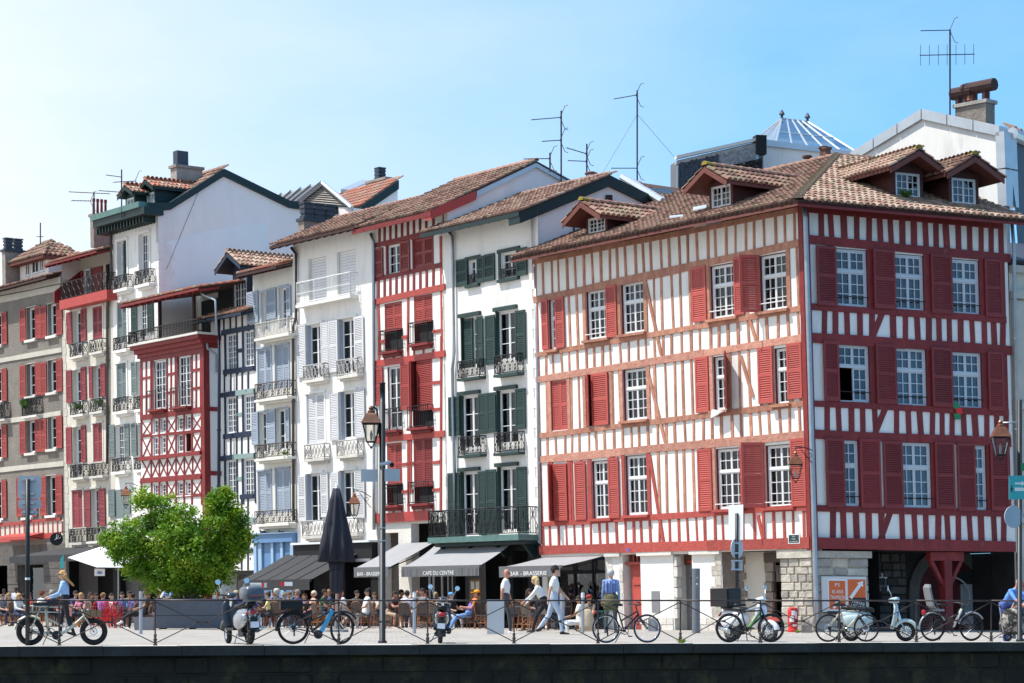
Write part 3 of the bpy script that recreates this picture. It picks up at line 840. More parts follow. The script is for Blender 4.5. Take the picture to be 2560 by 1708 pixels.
for bi,(lo,hi)in enumerate(bands):
 for i in range(nst+1):
  u=UL+.12+(-.30-UL-.12)*i/nst+rr(-.06,.06)
  va=bv(lo,u)+LBv[lo][2]/2-.02;vb=(bv(hi,u)-LBv[hi][2]/2+.02)if hi is not None else VE
  vm=(va+vb)/2
  if any(q[0]-.10<u<q[1]+.10 and q[2]-.15<vm<q[3]+.15 for q in blk):continue
  wd=rr(.075,.122)
  stud(LJ,J,(u+rr(-.015,.015),va),(u+rr(-.03,.03),vb),wd,tex(vm,u),rr(.018,.032))
for q in blk:
 for u in(q[0]-.08,q[1]+.08):
  i=min(range(len(LB)),key=lambda k:abs(bv(k,u)-q[3]));j=min(range(len(LB)),key=lambda k:abs(bv(k,u)-q[2]))
  if i==j:continue
  stud(LJ,J,(u,bv(j,u)+.05),(u,bv(i,u)-.05),.16,'timber_worn' if q[2]>8.3 else('beam_worn' if q[2]>5.5 or q[0]>UL+7 else 'beam_red'),.036,'post')
for a,b in(((1613,697),(1655,889)),((1618,917),(1666,1111)),((1625,1137),(1660,1357)),((1876,800),(1894,860)),((1853,889),(1884,992)),((1896,1288),(1909,1349))):
 stud(LJ,J,LJ.uv(*b),LJ.uv(*a),.13,tex(LJ.uv(*b)[1]),.04,'brace')
def LS(c,xl,xr,yt,yb,**k):shutter(LJ,J,LJ.rect(c,xl,xr,yt,yb),'shutter_red',**k)
LS('c1',118,166,402,798,hinge='r');LS('c1',224,293,384,785)
LS('c1',622,704,292,702);LS('c2',128,268,418,960,hinge='r');LS('c2',540,637,322,892)
shutter(LJ,J,LJ.rect('c2',640,785,318,880),'shutter_red',62,'r',width=.60)
for q in(0,):closed_pair(LJ,J,CR[q],'shutter_red')
r=CR[1];shutter(LJ,J,(r[0],(r[0]+r[1])/2,r[2],r[3]),'shutter_red',30,'l',width=.42,w=-.03);shutter(LJ,J,r,'shutter_red',-3,'r',width=(r[1]-r[0])*.74,w=.06)
r=CR[2];shutter(LJ,J,(r[0],(r[0]+r[1])/2,r[2],r[3]),'shutter_red',60,'l',width=.48,w=-.03);shutter(LJ,J,r,'shutter_red',6,'r',width=(r[1]-r[0])*.80,w=.05)
LS('c2',165,292,1305,1850,hinge='r');shutter(LJ,J,LJ.rect('c2',455,572,1258,1810),'shutter_brick',38,'l',width=.60)
LS('c2',778,922,1208,1760,hinge='r');LS('c2',1062,1208,1168,1715)
LS('c3',384,470,235,698,hinge='r');LS('c3',650,732,205,685)
LS('c3',1360,1470,134,630,hinge='r');shutter(LJ,J,LJ.rect('c3',1700,1780,110,612),'shutter_red',35,'l',width=.5)
shutter(LJ,J,LJ.rect('c3',1745,1880,88,605),'shutter_red',52,'r',width=.66);LS('c3',2098,2216,52,590)
for c,xa,xb,y in(('c1',460,622,685),('c2',303,548,865),('c2',788,1045,790),('c3',1497,1700,577),('c3',1895,2105,562)):
 b_=MB();pa,pb=LJ.p(c,xa,y),LJ.p(c,xb,y);b_.tube(LJ.W(pa[0],pa[1],.05),LJ.W(pb[0],pb[1]-(pb[1]-pa[1]),.05),.018);b_.build('guard_bar','frame_white',J)
# short side
rightw=[('r1',296,572,424,918),('r1',800,1053,470,952),('r1',1286,1527,513,986),('r1',325,590,1238,1730),('r1',815,1077,1265,1768),('r1',1292,1547,1302,1790),('r2',327,460,632,1155),('r2',778,1027,650,1168),('r2',1350,1460,675,1185)]
RR=[RJ.rect(*q)for q in rightw]
RB=[((2012,598),(2524,646),.26),((2029,767),(2514,800),.20),((2032,845),(2528,877),.30),((2048,1010),(2520,1032),.20),((2048,1086),(2526,1106),.27),((2056,1271),(2520,1285),.20),((2046,1358),(2532,1367),.34)]
UT=RJ.uv(2514,900)[0]
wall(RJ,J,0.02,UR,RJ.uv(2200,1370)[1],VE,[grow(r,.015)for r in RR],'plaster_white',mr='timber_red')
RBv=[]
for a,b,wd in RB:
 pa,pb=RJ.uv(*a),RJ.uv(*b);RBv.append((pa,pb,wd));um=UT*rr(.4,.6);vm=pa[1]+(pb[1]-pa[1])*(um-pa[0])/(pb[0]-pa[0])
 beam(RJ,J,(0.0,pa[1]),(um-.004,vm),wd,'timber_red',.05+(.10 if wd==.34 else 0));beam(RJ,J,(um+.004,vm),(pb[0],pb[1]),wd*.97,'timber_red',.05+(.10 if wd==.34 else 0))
def bvr(i,u):
 pa,pb,_=RBv[i];return pa[1]+(pb[1]-pa[1])*(u-pa[0])/(pb[0]-pa[0])
sx=[[180,262,372,482,588,680,770,870,968,1066,1156,1242,1346,1442,1540,1625,1708],[0],[208,300,400,510,612,655,792,896,998,1096,1182,1270,1366,1466,1568,1650,1725],[0],[212,302,402,490,588,625,755,848,940,1036,1112,1190,1282,1370,1462,1540,1612],[0],[258,340,440,538,640,668,800,898,986,1082,1155,1240,1330,1418,1520,1595]]
for bi,(lo,hi)in enumerate(bands):
 if bi in(1,3,5):continue
 cr='r1' if bi<3 else 'r2'
 yy={0:240,2:1080,4:480,6:1320}[bi]
 for k,x in enumerate(sx[bi]):
  u=RJ.p(cr,x,yy)[0]
  va=bvr(lo,u)+RBv[lo][2]/2-.02;vb=(bvr(hi,u)-RBv[hi][2]/2+.02)if hi is not None else VE
  sl=.18 if(bi in(2,4,6)and k==5)else rr(-.02,.02)
  stud(RJ,J,(u-sl,va),(u+sl,vb),rr(.17,.22),'timber_red',rr(.022,.034),'brace' if abs(sl)>.1 else 'stud')
for bi,(lo,hi)in((1,(1,0)),(3,(3,2)),(5,(5,4))):
 for r in RR[(bi//2)*3:(bi//2)*3+3]:
  for u in(r[0]-.13,r[1]+.13):
   stud(RJ,J,(u,bvr(lo,u)+.05),(u,bvr(hi,u)-.05),.25,'timber_red',.03,'post')
for bi,(lo,hi)in((1,(1,0)),(3,(3,2)),(5,(5,4))):
 stud(RJ,J,(UT-.06,bvr(lo,UT)+.05),(UT-.06,bvr(hi,UT)-.05),.2,'timber_red',.03,'post')
for i,r in enumerate(RR):
 g=(0,1)if i==3 else None
 window(RJ,J,r,1 if i in(6,8)else 2,2,three,'frame_grey',.06,gap=g,fw=.07,bw=.026,curtain='curtain_white' if i in(4,7,8)else None)
 b_=MB();v=r[2]+.32
 b_.tube(RJ.W(r[0]-.03,v,.05),RJ.W(r[1]+.03,v,.05),.016);b_.build('guard_bar','iron',J)
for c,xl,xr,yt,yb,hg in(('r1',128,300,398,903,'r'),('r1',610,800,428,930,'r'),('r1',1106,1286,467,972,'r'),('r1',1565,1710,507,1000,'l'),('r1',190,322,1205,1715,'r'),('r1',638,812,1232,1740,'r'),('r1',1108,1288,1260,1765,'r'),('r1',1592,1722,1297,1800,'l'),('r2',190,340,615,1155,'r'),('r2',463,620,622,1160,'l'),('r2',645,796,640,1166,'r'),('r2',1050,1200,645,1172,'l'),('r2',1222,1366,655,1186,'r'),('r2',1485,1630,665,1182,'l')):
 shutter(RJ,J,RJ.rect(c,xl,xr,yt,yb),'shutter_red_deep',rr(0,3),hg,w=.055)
mb=MB();ring=lambda v:[LJ.W(-.14,v,.06),LJ.W(.0,v,.06)+RNr*.06,RJ.W(.20,v,.06),RJ.W(.2,v,-.2),LJ.W(-.14,v,-.2)]
mb.loft([ring(VB-.02),ring(VE)]);mb.build('corner_post','timber_red',J)
beam(RJ,J,(.0,VE-.08),(UT,VE-.08),.18,'timber_red',.05);beam(LJ,J,(UL,VE-.08),(0,VE-.08),.18,'timber_worn',.05)
# roof: long slope and hipped short slope
OV=0.80
eL=LJ.uv(1192,660,OV)
V_E=VE+.02
def isect2(p,d,q,e):
 m=Matrix(((d.x,-e.x),(d.y,-e.y)));r=Vector((q.x-p.x,q.y-p.y));s_=m.inverted()@r
 return p+d*s_[0]
ca=LJ.W(0,V_E,OV);cb=RJ.W(0,V_E,OV)
C0=isect2(ca,RT,cb,RTr)
PITCH=3.05/7.66;DEP=7.7
hipd=(-RT+RTr).normalized()
mh=DEP/hipd.dot(-RN)
HT=C0+hipd*mh+Vector((0,0,PITCH*DEP))
EL0=C0-RT*(C0-LJ.W(UL-.18,V_E,OV)).dot(RT)
RL0=EL0-RN*DEP+Vector((0,0,PITCH*DEP))
DR=DEP
ER1=C0+RTr*((RJ.W(UR+.25,V_E,OV)-C0).dot(RTr))
RR1=ER1-RNr*DR+Vector((0,0,PITCH*DR))
HTr=HT
mb=slab_poly([EL0,C0,HT,RL0],.10);m2=slab_poly([C0,ER1,RR1,HT],.10);mb.add(m2.v,m2.f)
BL=RL0-RN*6-Vector((0,0,2.2));BR=HT-RN*6-Vector((0,0,2.2));m3=slab_poly([RL0,HT,BR,BL],.1);mb.add(m3.v,m3.f)
roofJ=mb.build('roof','tile_bed',J)
sL=(RL0-EL0).normalized();sR=(RR1-ER1).normalized()
slope_len=(RL0-EL0).length;uLen=(C0-EL0).length;hipx=(HT-RL0).length
def dorm_cut(a,b):return True
frac=(HT-C0).dot(-RT)/slope_len
tiles(roofJ,EL0+Vector((0,0,.012)),RT,sL,lambda x,y:0<x<uLen-max(0,-((C0-HT).dot(RT)))*0-y*((C0-HT).dot(RT))/slope_len-.08 if True else 0,(0,uLen+3),(-.05,slope_len),'old',.215,.36,160)
rl=(ER1-C0).length;kx=(HT-C0).dot(RTr)
tiles(roofJ,C0+Vector((0,0,.012)),RTr,sR,lambda x,y:y*kx/slope_len+.08<x<rl,(0,rl),(-.05,slope_len),'pale',.225,.38,140)
rc=MB();hv=HT-C0;n=int(hv.length/.36)
for i in range(n):tile_shape(rc,C0+hv*(i/n)+Vector((0,0,.03)),Vector((hipd.y,-hipd.x,0)),hv.normalized(),Vector((0,0,1)),.44,.15,.125,.03)
rc.build('hip_tiles','tile_lichen',roofJ,kind='stuff')
rc=MB();n=int((HT-RL0).length/.38)
for i in range(n):tile_shape(rc,RL0+RT*(.38*i),-RN,RT,Vector((0,0,1)),.44,.13,.11,.03)
n=int((RR1-HT).length/.38)
for i in range(n):tile_shape(rc,HT+RTr*(.38*i),RNr,RTr,Vector((0,0,1)),.44,.13,.11,.03)
rc.build('ridge_tiles','tile_terracotta',roofJ,kind='stuff')
fb=MB()
def eave_board(mb,a,b,n_,hh=.17,t=.035):
 d=Vector((0,0,-1));o=n_*t
 mb.hexa([a+d*hh,b+d*hh,b+d*hh-o,a+d*hh-o,a-d*-.02,b-d*-.02,b-d*-.02-o,a-d*-.02-o])
eave_board(fb,EL0-Vector((0,0,.0)),C0,RN);fb.build('fascia','fascia_brown',roofJ)
fb=MB();eave_board(fb,C0,ER1,RNr);fb.build('fascia','timber_red',roofJ)
rb=MB()
for i in range(34):
 u=UL+.1+(-UL)*i/34;q=[LJ.W(u-.05,V_E-.26+.10,OV-.05),LJ.W(u+.05,V_E-.16,OV-.05),LJ.W(u+.05,V_E-.16+.3,-.02),LJ.W(u-.05,V_E-.16+.3,-.02)]
 rb.hexa(q+[p+Vector((0,0,.1))for p in q])
for i in range(15):
 u=.3+(UR-.4)*i/14;q=[RJ.W(u-.05,V_E-.16,OV-.05),RJ.W(u+.05,V_E-.16,OV-.05),RJ.W(u+.05,V_E-.16+.3,-.02),RJ.W(u-.05,V_E-.16+.3,-.02)]
 rb.hexa(q+[p+Vector((0,0,.1))for p in q])
rb.build('rafter_ends','soffit_brown',roofJ,kind='stuff')
# dormers: two on the long slope, two on the short one (built on the roof planes)
def zroof(fac,w):return V_E+(OV-w)*PITCH
def jdormer(fac,c,xl,xr,y_win,ap_y,w_f,half,**k):
 x0,y0=PX(c,xl,y_win);x1,_=PX(c,xr,y_win)
 um=(fac.uv(x0,y0,w_f)[0]+fac.uv(x1,y0,w_f)[0])/2
 vt=fac.uv((x0+x1)/2,y0,w_f)[1];va=fac.uv((x0+x1)/2,PX(c,0,ap_y)[1],w_f+.5)[1]
 vb=zroof(fac,w_f)-.05
 return dormer(fac,J,um-half,um+half,w_f,vb,vt,va,w_f-(va-vb)/PITCH-.2,'dormer_wood',overf=.6,**k)
jdormer(LJ,'t1',-70,30,1112,1016,-.35,.56,over=.46)
jdormer(LJ,'t1',620,718,940,820,-.40,.56,over=.46)
jdormer(RJ,'t1',1640,1768,872,742,-.75,.56,roofk='pale',over=.5)
jdormer(RJ,'t1',1950,2078,902,775,-.45,.56,over=.5)
for x0,y0,x1,y1 in((515,1045,590,1075),(385,1100,460,1115)):
 pts=[]
 for(x,y)in((x0,y1),(x1,y0+(y1-y0)*.5),(x1,y0),(x0,y0+(y1-y0)*.5)):
  p=hit(*PX('t1',x,y),EL0+Vector((0,0,.14)),RT.cross(sL));pts.append(p)
 s_=slab_poly(pts,.06);s_.build('roof_window','zinc',roofJ)
for x,y in((1148,835),(1238,785),(1258,790)):
 p=hit(*PX('t1',x,y),HT-RN*.2,RN);k=MB();k.lathe(p,[(.14,-.1),(.12,.28),(.17,.3),(.17,.36),(.1,.36)],10);k.build('chimney_pot','tile_brown',roofJ)
def pipe_px(hs,fac,pts,w=.12,r=.06,m='zinc_pipe'):
 q=[fac.W(*fac.uv(*p,w),w)for p in pts];return drainpipe(hs,q,r,m)
pipe_px(J,LJ,[(2009,512),(2013,545),(2024,900),(2040,1480),(2042,1578)],.12,.075)
pipe_px(J,RJ,[(2530,560),(2535,620),(2545,1300)],.1,.06)
# ground floor details of the long side
def lpx(x,y,w=0.0):return LJ.uv(x,y,w)
b_=MB();u0,u1,v0,v1=op_bar
for u in(u0+.04,u0+(u1-u0)*.3,u0+(u1-u0)*.62,u1-.04):LJ.box(b_,u-.035,u+.035,0,v1,-.5,-.43)
LJ.box(b_,u0,u1,v1-.55,v1-.47,-.5,-.425);LJ.box(b_,u0,u1,0,.5,-.5,-.42)
bf=b_.build('bar_front','shop_dark',J)
for k in range(3):
 a0=u0+.08+(u1-u0-.1)*k/3;p_=MB();LJ.box(p_,a0,a0+(u1-u0)/3-.1,.5,v1-.56,-.47,-.462);p_.build('pane','glass_shop',bf)
for k in range(3):
 a0=u0+.1+(u1-u0)*k/3;p_=MB();LJ.box(p_,a0,a0+(u1-u0)/3-.14,v1-.44,v1-.12,-.47,-.462);p_.build('fanlight','shop_grey',bf)
u0,u1,v0,v1=op_door;vt=lpx(1580,1412)[1]
d_=MB();LJ.box(d_,u0+.12,u1,0,vt,-.32,-.26);dr=d_.build('door','shutter_red',J)
for k in range(3):
 p_=MB();LJ.box(p_,u0+.26,u1-.14,.2+k*.62,.68+k*.62,-.262,-.235);p_.build('door_panel','shutter_red',dr)
p_=MB();LJ.box(p_,u0,u1,vt,vt+.09,-.3,-.12);p_.build('door_head','shutter_red',J)
for k in range(5):
 p_=MB();u=u0+.08+(u1-u0-.12)*k/4;LJ.box(p_,u-.03,u+.03,vt+.09,v1,-.3,-.25);p_.build('grille_bar','shutter_red',J)
p_=MB();p_.poly([LJ.W(u0,0,-.5),LJ.W(u1,0,-.5),LJ.W(u1,v1,-.5),LJ.W(u0,v1,-.5)]);p_.build('dark_inside','interior',J)
u0,u1,v0,v1=op_pass
p_=MB();p_.poly([LJ.W(u0,0,-.54),LJ.W(u1,0,-.54),LJ.W(u1,v1,-.54),LJ.W(u0,v1,-.54)]);p_.build('passage_back','planter_grey',J)
vs0=lpx(1706,1411)[1]
d_=MB()
for a,b,c,d in((u0+.25,u0+.33,.42,vs0-.3),(u1-.2,u1-.12,.42,vs0-.3),(u0+.33,u1-.2,vs0-.38,vs0-.3),(u0+.33,u1-.2,.42,.52)):LJ.box(d_,a,b,c,d,-.53,-.45)
dr=d_.build('glazed_door','steel',J);p_=MB();LJ.box(p_,u0+.33,u1-.2,.52,vs0-.38,-.51,-.5);p_.build('pane','glass_shop',dr)
p_=MB();LJ.box(p_,u0+.05,u1-.02,vs0,v1-.02,-.5,-.44);sg=p_.build('shop_sign','lantern_roof',J)
p_=MB();uc=(u0+u1)/2+.05
for(a,b,c,d)in((-.1,.05,.30,.36),(-.02,.12,.22,.28),(-.05,.04,.14,.2),(-.3,-.12,.05,.12),(-.08,.26,.05,.11)):LJ.box(p_,uc+a,uc+b,vs0+c,vs0+d,-.44,-.435)
p_.build('sign_lettering','print_red',sg)
def blk_px(x0,x1,y0,y1,w0,w1,m,name,n=1):
 a=LJ.uv(x0,(y0+y1)/2)[0];b=LJ.uv(x1,(y0+y1)/2)[0];c=LJ.uv((x0+x1)/2,y1)[1];d=LJ.uv((x0+x1)/2,y0)[1]
 q=MB();LJ.box(q,a,b,c,d,w0,w1);return q.build(name,m,J)
blk_px(1514,1552,1381,1392,-.05,.08,'stone_white','cap_stone');blk_px(1595,1682,1378,1389,-.05,.08,'stone_white','cap_stone');blk_px(1726,1802,1376,1386,-.05,.08,'stone_white','cap_stone')
for x0,x1,nb in((1600,1683,5),(1731,1803,4)):
 for rw in range(2):
  for k in range(nb):
   xa=x0+(x1-x0)*(k+.02)/nb+(4 if rw else 0);xb=x0+(x1-x0)*(k+.95)/nb+(4 if rw else 0)
   blk_px(xa,min(xb,x1),1545+rw*18,1561+rw*18.2,-.05,.0+rr(0,.012),'stone_white','stone')
for x0 in(1519,1556-10):
 for k in range(6):
  y=1398+k*29;blk_px(x0+(k%2)*2,x0+10,y,y+27,-.05,rr(-.02,-.005),'stone_white','stone')
for k in range(6):
 y=1388+k*26
 if k<6:blk_px(1786-(k%2)*8,1802,y,y+24,-.05,rr(-.015,.0),'stone_pale','stone')
 blk_px(1683,1690+(k%2)*2,y+4,y+28,-.2,-.02,'stone_white','stone')
blk_px(1628,1648,1478,1531,-.035,-.012,'planter_grey','meter_box');
u0,u1,v0,v1=op_shop
d_=MB();uw=LJ.uv(1900,1480,-1.1)[0]
vh=lpx(1900,1405)[1]
LJ.box(d_,u0,u1+.6,vh,v1,-1.1,-.70);d_.build('dark_lintel','shop_brown',J)
d_=MB();LJ.box(d_,u0+.02,u1+.6,0,vh,-1.22,-1.18);sw=d_.build('shop_window','shop_dark',J)
d_=MB();ucx=LJ.uv(1918,1450,-1.17)[0]
for k,(du,vv,r_)in enumerate(((-.25,1.75,.24),(.2,1.75,.24))):
 d_.torus(LJ.W(ucx+du,vv,-1.17),r_,.045,'Y',20,5)
LJ.box(d_,ucx+.42,ucx+.52,1.5,2.0,-1.19,-1.16);LJ.box(d_,ucx+.56,ucx+.66,1.5,2.0,-1.19,-1.16)
d_.build('sign_lettering','print_white',sw)
d_=MB();LJ.box(d_,ucx-.6,ucx+.1,.98,1.2,-1.19,-1.165);d_.build('window_poster','sign_green',sw)
d_=MB();LJ.box(d_,u0-.02,u1+.02,.30,.42,-.9,-.35);d_.build('red_ledge','red_bright',J)
for k in range(7):
 blk_px(1868+(k%2)*3,1890-(k%3)*2,1406+k*25,1429+k*25,-.8,-.70+rr(0,.03),'stone_brown','stone')
# rubble pier at the corner, stone by stone
PU0=LJ.uv(1951,1480)[0];PR1=RJ.uv(2174,1480)[0];PT=LJ.uv(2000,1395)[1]
mb=MB();LJ.box(mb,PU0+.03,-.03,0,PT,-1.2,-.05);RJ.box(mb,.03,PR1-.03,0,PT,-.9,-.05);mb.build('pier','mortar',J)
def rubble(fac,u0,u1,v0,v1,rows_,mats,wbase=-.05,smin=.28,smax=.62):
 v=v0
 hs_=[rr(.8,1.2)for _ in range(rows_)];tot=sum(hs_)
 for q in hs_:
  hh=(v1-v0)*q/tot;u=u0
  while u<u1-.05:
   L_=rr(smin,smax);L_=min(L_,u1-u)
   if u1-u-L_<smin*.6:L_=u1-u
   g=.014;j=lambda:rr(-.022,.022);z1=rr(.0,.035)
   W=fac.W;s_=MB()
   a=[(u+g+max(0,j()),v+g+j()*.5),(u+L_-g-max(0,j()),v+g+j()*.5),(u+L_-g-max(0,j()),v+hh-g+j()*.5),(u+g+max(0,j()),v+hh-g+j()*.5)]
   c_=(u+L_/2,v+hh/2)
   A=[W(p[0],p[1],wbase-.03)for p in a];Bq=[W(c_[0]+(p[0]-c_[0])*.9,c_[1]+(p[1]-c_[1])*.86,wbase+.03+z1+rr(-.008,.008))for p in a]
   Am=[W(c_[0]+(p[0]-c_[0])*.99,c_[1]+(p[1]-c_[1])*.99,wbase+.012+z1*.5)for p in a]
   s_.loft([A,Am,Bq]);s_.build('stone',RND.choice(mats),J)
   u+=L_
  v+=hh
rubble(LJ,PU0,0,0.02,PT,9,['stone_pale','stone_pale','stone_grey'])
rubble(RJ,0,PR1,0.02,PT,8,['stone_grey','stone_grey','stone_pale'],smin=.35,smax=.8)
s_=MB();LJ.box(s_,PU0-.06,.02,PT,VB+.02,-.4,.06);s_.build('cap_stone','stone_pale',J)
s_=MB();RJ.box(s_,.02,PR1+.08,PT,RJ.uv(2100,1378)[1],-.4,.06);s_.build('cap_stone','stone_pale',J)
# dark porch under the short side
PB=-2.6
mb=MB();W=RJ.W;vt=RJ.uv(2300,1378)[1]
mb.poly([W(PR1-.5,0,PB),W(UR+.2,0,PB),W(UR+.2,vt,PB),W(PR1-.5,vt,PB)]);mb.poly([W(UR+.2,0,PB),W(UR+.2,0,0),W(UR+.2,vt,0),W(UR+.2,vt,PB)])
mb.poly([W(PR1,vt,PB),W(UR,vt,PB),W(UR,vt,0),W(PR1,vt,0)]);mb.poly([W(PR1-.4,0,PB),W(PR1-.4,0,-.2),W(PR1-.4,vt,-.2),W(PR1-.4,vt,PB)])
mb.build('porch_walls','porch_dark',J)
up=RJ.uv(2366,1450,-.1)[0]
p_=MB();RJ.box(p_,up-.135,up+.135,0,vt-.28,-.28,.02);p_.build('porch_post','timber_red',J)
p_=MB();RJ.box(p_,up-.62,up+.60,vt-.28,vt-.02,-.26,.0);p_.build('bolster','timber_red',J)
for sg in(-1,1):
 p_=MB();RJ.bar(p_,(up+sg*.13,vt-1.0),(up+sg*.55,vt-.28),.13,-.2,-.06,horiz=False);p_.build('brace','timber_red',J)
ua=RJ.uv(2370,1480,PB)[0]
p_=MB();rings=[]
for i in range(13):
 t=math.pi*i/12
 rings.append([W(ua+math.cos(t)*q,1.15+math.sin(t)*q*.95,PB+z)for q,z in((1.18,.03),(1.55,.03),(1.55,.12),(1.18,.12))])
p_.loft(rings);RJ.box(p_,ua+1.18,ua+1.55,0,1.15,PB+.03,PB+.12);RJ.box(p_,ua-1.55,ua-1.18,0,1.15,PB+.03,PB+.12);p_.build('stone_arch','porch_stone_pale',J)
p_=MB();n=20;p_.poly([W(ua+1.15*math.cos(math.pi*i/n),1.15+1.08*math.sin(math.pi*i/n),PB+.05)for i in range(n+1)]+[W(ua-1.15,0,PB+.05),W(ua+1.15,0,PB+.05)][::1])
p_.build('red_gate','porch_red',J)
p_=MB();p_.torus(W(ua,1.05,PB+.10),.62,.03,'Y',26,5,arc=(-.5,3.6));p_.path([W(ua-.3,.25,PB+.1),W(ua-.42,.62,PB+.1),W(ua-.6,.95,PB+.1)],.025,5);p_.path([W(ua+.32,.25,PB+.1),W(ua+.30,.62,PB+.1),W(ua+.55,.8,PB+.1)],.025,5)
p_.build('painted_emblem','stone_white',J)
for x0,x1,y0,y1,m in((2190,2220,1433,1448,'print_white'),(2192,2218,1450,1478,'planter_grey')):
 a=RJ.uv(x0,y1,PB+.1);b=RJ.uv(x1,y0,PB+.1);p_=MB();RJ.box(p_,a[0],b[0],a[1],b[1],PB+.02,PB+.06);p_.build('notice',m,J)
a=RJ.uv(2398,1459,PB+.1);b=RJ.uv(2438,1428,PB+.1);p_=MB();RJ.box(p_,a[0],b[0],a[1],b[1],PB+.04,PB+.10);p_.build('notice','print_black',J)
a=RJ.uv(2405,1560,PB+.1);b=RJ.uv(2450,1461,PB+.1);p_=MB();RJ.box(p_,a[0],b[0],a[1],b[1],PB+.04,PB+.10);p_.build('electric_cabinet','sign_back',J)
rub=[(UR-2.4,UR-.1)]
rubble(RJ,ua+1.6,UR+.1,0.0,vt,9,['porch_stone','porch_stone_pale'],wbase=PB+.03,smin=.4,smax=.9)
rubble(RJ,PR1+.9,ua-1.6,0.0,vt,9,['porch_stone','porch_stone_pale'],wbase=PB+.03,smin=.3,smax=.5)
# the row of narrow houses
R0=Fac(ROW0,RT,RN,0.016)
RB_=Fac(ROW0-RN*0.6,RT,RN,0.016)
RD=Fac(ROW0+RN*0.75,RT,RN,0.012)
FR3=((1,3),)
def U(fac,px,py=1000):return fac.uv(px,py)[0]
def V(fac,px,py):return fac.uv(px,py)[1]
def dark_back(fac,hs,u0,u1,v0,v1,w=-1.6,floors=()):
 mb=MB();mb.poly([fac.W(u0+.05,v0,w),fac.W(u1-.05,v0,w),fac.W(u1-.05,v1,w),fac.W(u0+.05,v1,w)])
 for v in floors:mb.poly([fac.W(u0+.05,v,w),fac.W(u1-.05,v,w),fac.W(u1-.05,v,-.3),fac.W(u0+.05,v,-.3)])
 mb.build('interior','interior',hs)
def close_box(fac,hs,u0,u1,v1,m,deep=9.0,left=True,right=True):
 mb=MB();W=fac.W
 if left:mb.poly([W(u0,0,-.01),W(u0,0,-deep),W(u0,v1,-deep),W(u0,v1,-.01)])
 if right:mb.poly([W(u1,0,-.01),W(u1,0,-deep),W(u1,v1,-deep),W(u1,v1,-.01)])
 mb.poly([W(u0,0,-deep),W(u1,0,-deep),W(u1,v1,-deep),W(u0,v1,-deep)])
 mb.build('party_walls',m,hs)
def eq_w(fac,u,c,x,y):return fac.side(u,*PX(c,x,y))
# green-shuttered white house
fac=R0
u0,u1=U(fac,1112,900),UL+.05
gI=thing('white_house','white house with dark green shutters and a long balcony beside the red corner house','house',fac.W((u0+u1)/2,0,0))
uC=fac.uv(*PX('e1',872,520))[0]
u1=max(u1,uC)
wins=[('e1',352,425,845,1040),('e1',604,735,782,992)]
wr=[fac.rect(*w_)for w_ in wins]
tall=[(('e1',290,445,1290,1690),('e1',565,730,1240,1640)),(('e2',348,505,398,830),('e2',635,795,358,795)),(('e2',352,505,998,1515),('e2',642,805,960,1480))]
tr=[[fac.rect(*a)for a in t_]for t_ in tall]
vE=V(fac,*PX('e1',560,600));vTop=vE+.4
shop=(u0+.9,u1-1.2,0,2.75)
holes=wr+[q for t_ in tr for q in t_]
wall(fac,gI,u0,u1,3.0,vTop,holes,'plaster_white')
wall(fac,gI,u0,u1,0,3.0,[(u0+.45,u0+3.6,0.25,2.7),(u0+3.9,u1-.9,0,2.65)],'shop_dark','shop_front',w=-.02,deep=.4)
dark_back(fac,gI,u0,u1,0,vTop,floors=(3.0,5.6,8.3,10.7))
for r in wr:
 window(fac,gI,r,2,1,((1,3),),'frame_white',.10);surround(fac,gI,r,'shutter_green',.14,.03)
 sill(fac,gI,r,'shutter_green',.10,.12,.12)
 railing(fac,gI,r[0]+.02,r[1]-.02,r[2]+.02,r[2]+.35,.02,'iron','scroll',.012,.07,(False,False))
for k,t_ in enumerate(tr):
 for i,r in enumerate(t_):
  window(fac,gI,r,2,1,((1,3),),'frame_white',.14,curtain='curtain_white' if(k,i)in((0,1),(1,0),(1,1),(2,1))else None,fw=.075)
  fr=MB();fac.box(fr,r[0]-.06,r[1]+.06,r[3]+.0,r[3]+.13,.004,.10);fr.build('window_head','shutter_green',gI)
  q=MB();fac.box(q,r[0],r[0]+.05,r[2],r[3],-.13,.012);q.build('frame_post','shutter_green',gI)
def gS(c,xl,xr,yt,yb,hg,**k):shutter(R0,gI,R0.rect(c,xl,xr,yt,yb),'shutter_green',0,hg,**k)
gS('e1',262,350,842,1055,'r');gS('e1',425,480,820,1028,'l');gS('e1',482,562,800,1012,'r');gS('e1',735,815,752,970,'l')
shutter(R0,gI,R0.rect('e1',282,368,1308,1705),'shutter_green',0,'l',w=-.1);gS('e1',425,472,1290,1690,'l');gS('e1',490,567,1282,1668,'r');gS('e1',727,805,1242,1630,'l')
gS('e2',266,350,415,722,'r');gS('e2',500,566,392,704,'l');gS('e2',567,635,382,696,'r');gS('e2',790,866,352,668,'l')
gS('e2',262,352,1012,1520,'r');gS('e2',500,556,1000,1500,'l');gS('e2',560,642,985,1490,'r');gS('e2',800,876,965,1470,'l')
for c,xl,xr,yt,yb in(('e2',325,500,128,262),('e2',612,800,85,232),('e2',330,505,726,868),('e2',612,805,694,850)):
 r=fac.rect(c,xl,xr,yt,yb,.28);balcony(fac,gI,r[0],r[1]-.05,r[2],r[3],.26,'iron','shutter_green','scroll',.09,False,r=.012,step=.07)
D_=.80
a=fac.uv(*PX('e2',100,1400),D_);b=fac.uv(*PX('e2',770,1390),D_)
vb_=V(fac,*PX('e2',480,1500));vt_=fac.uv(*PX('e2',480,1292),D_)[1];vb_=fac.uv(*PX('e2',480,1505),D_)[1]
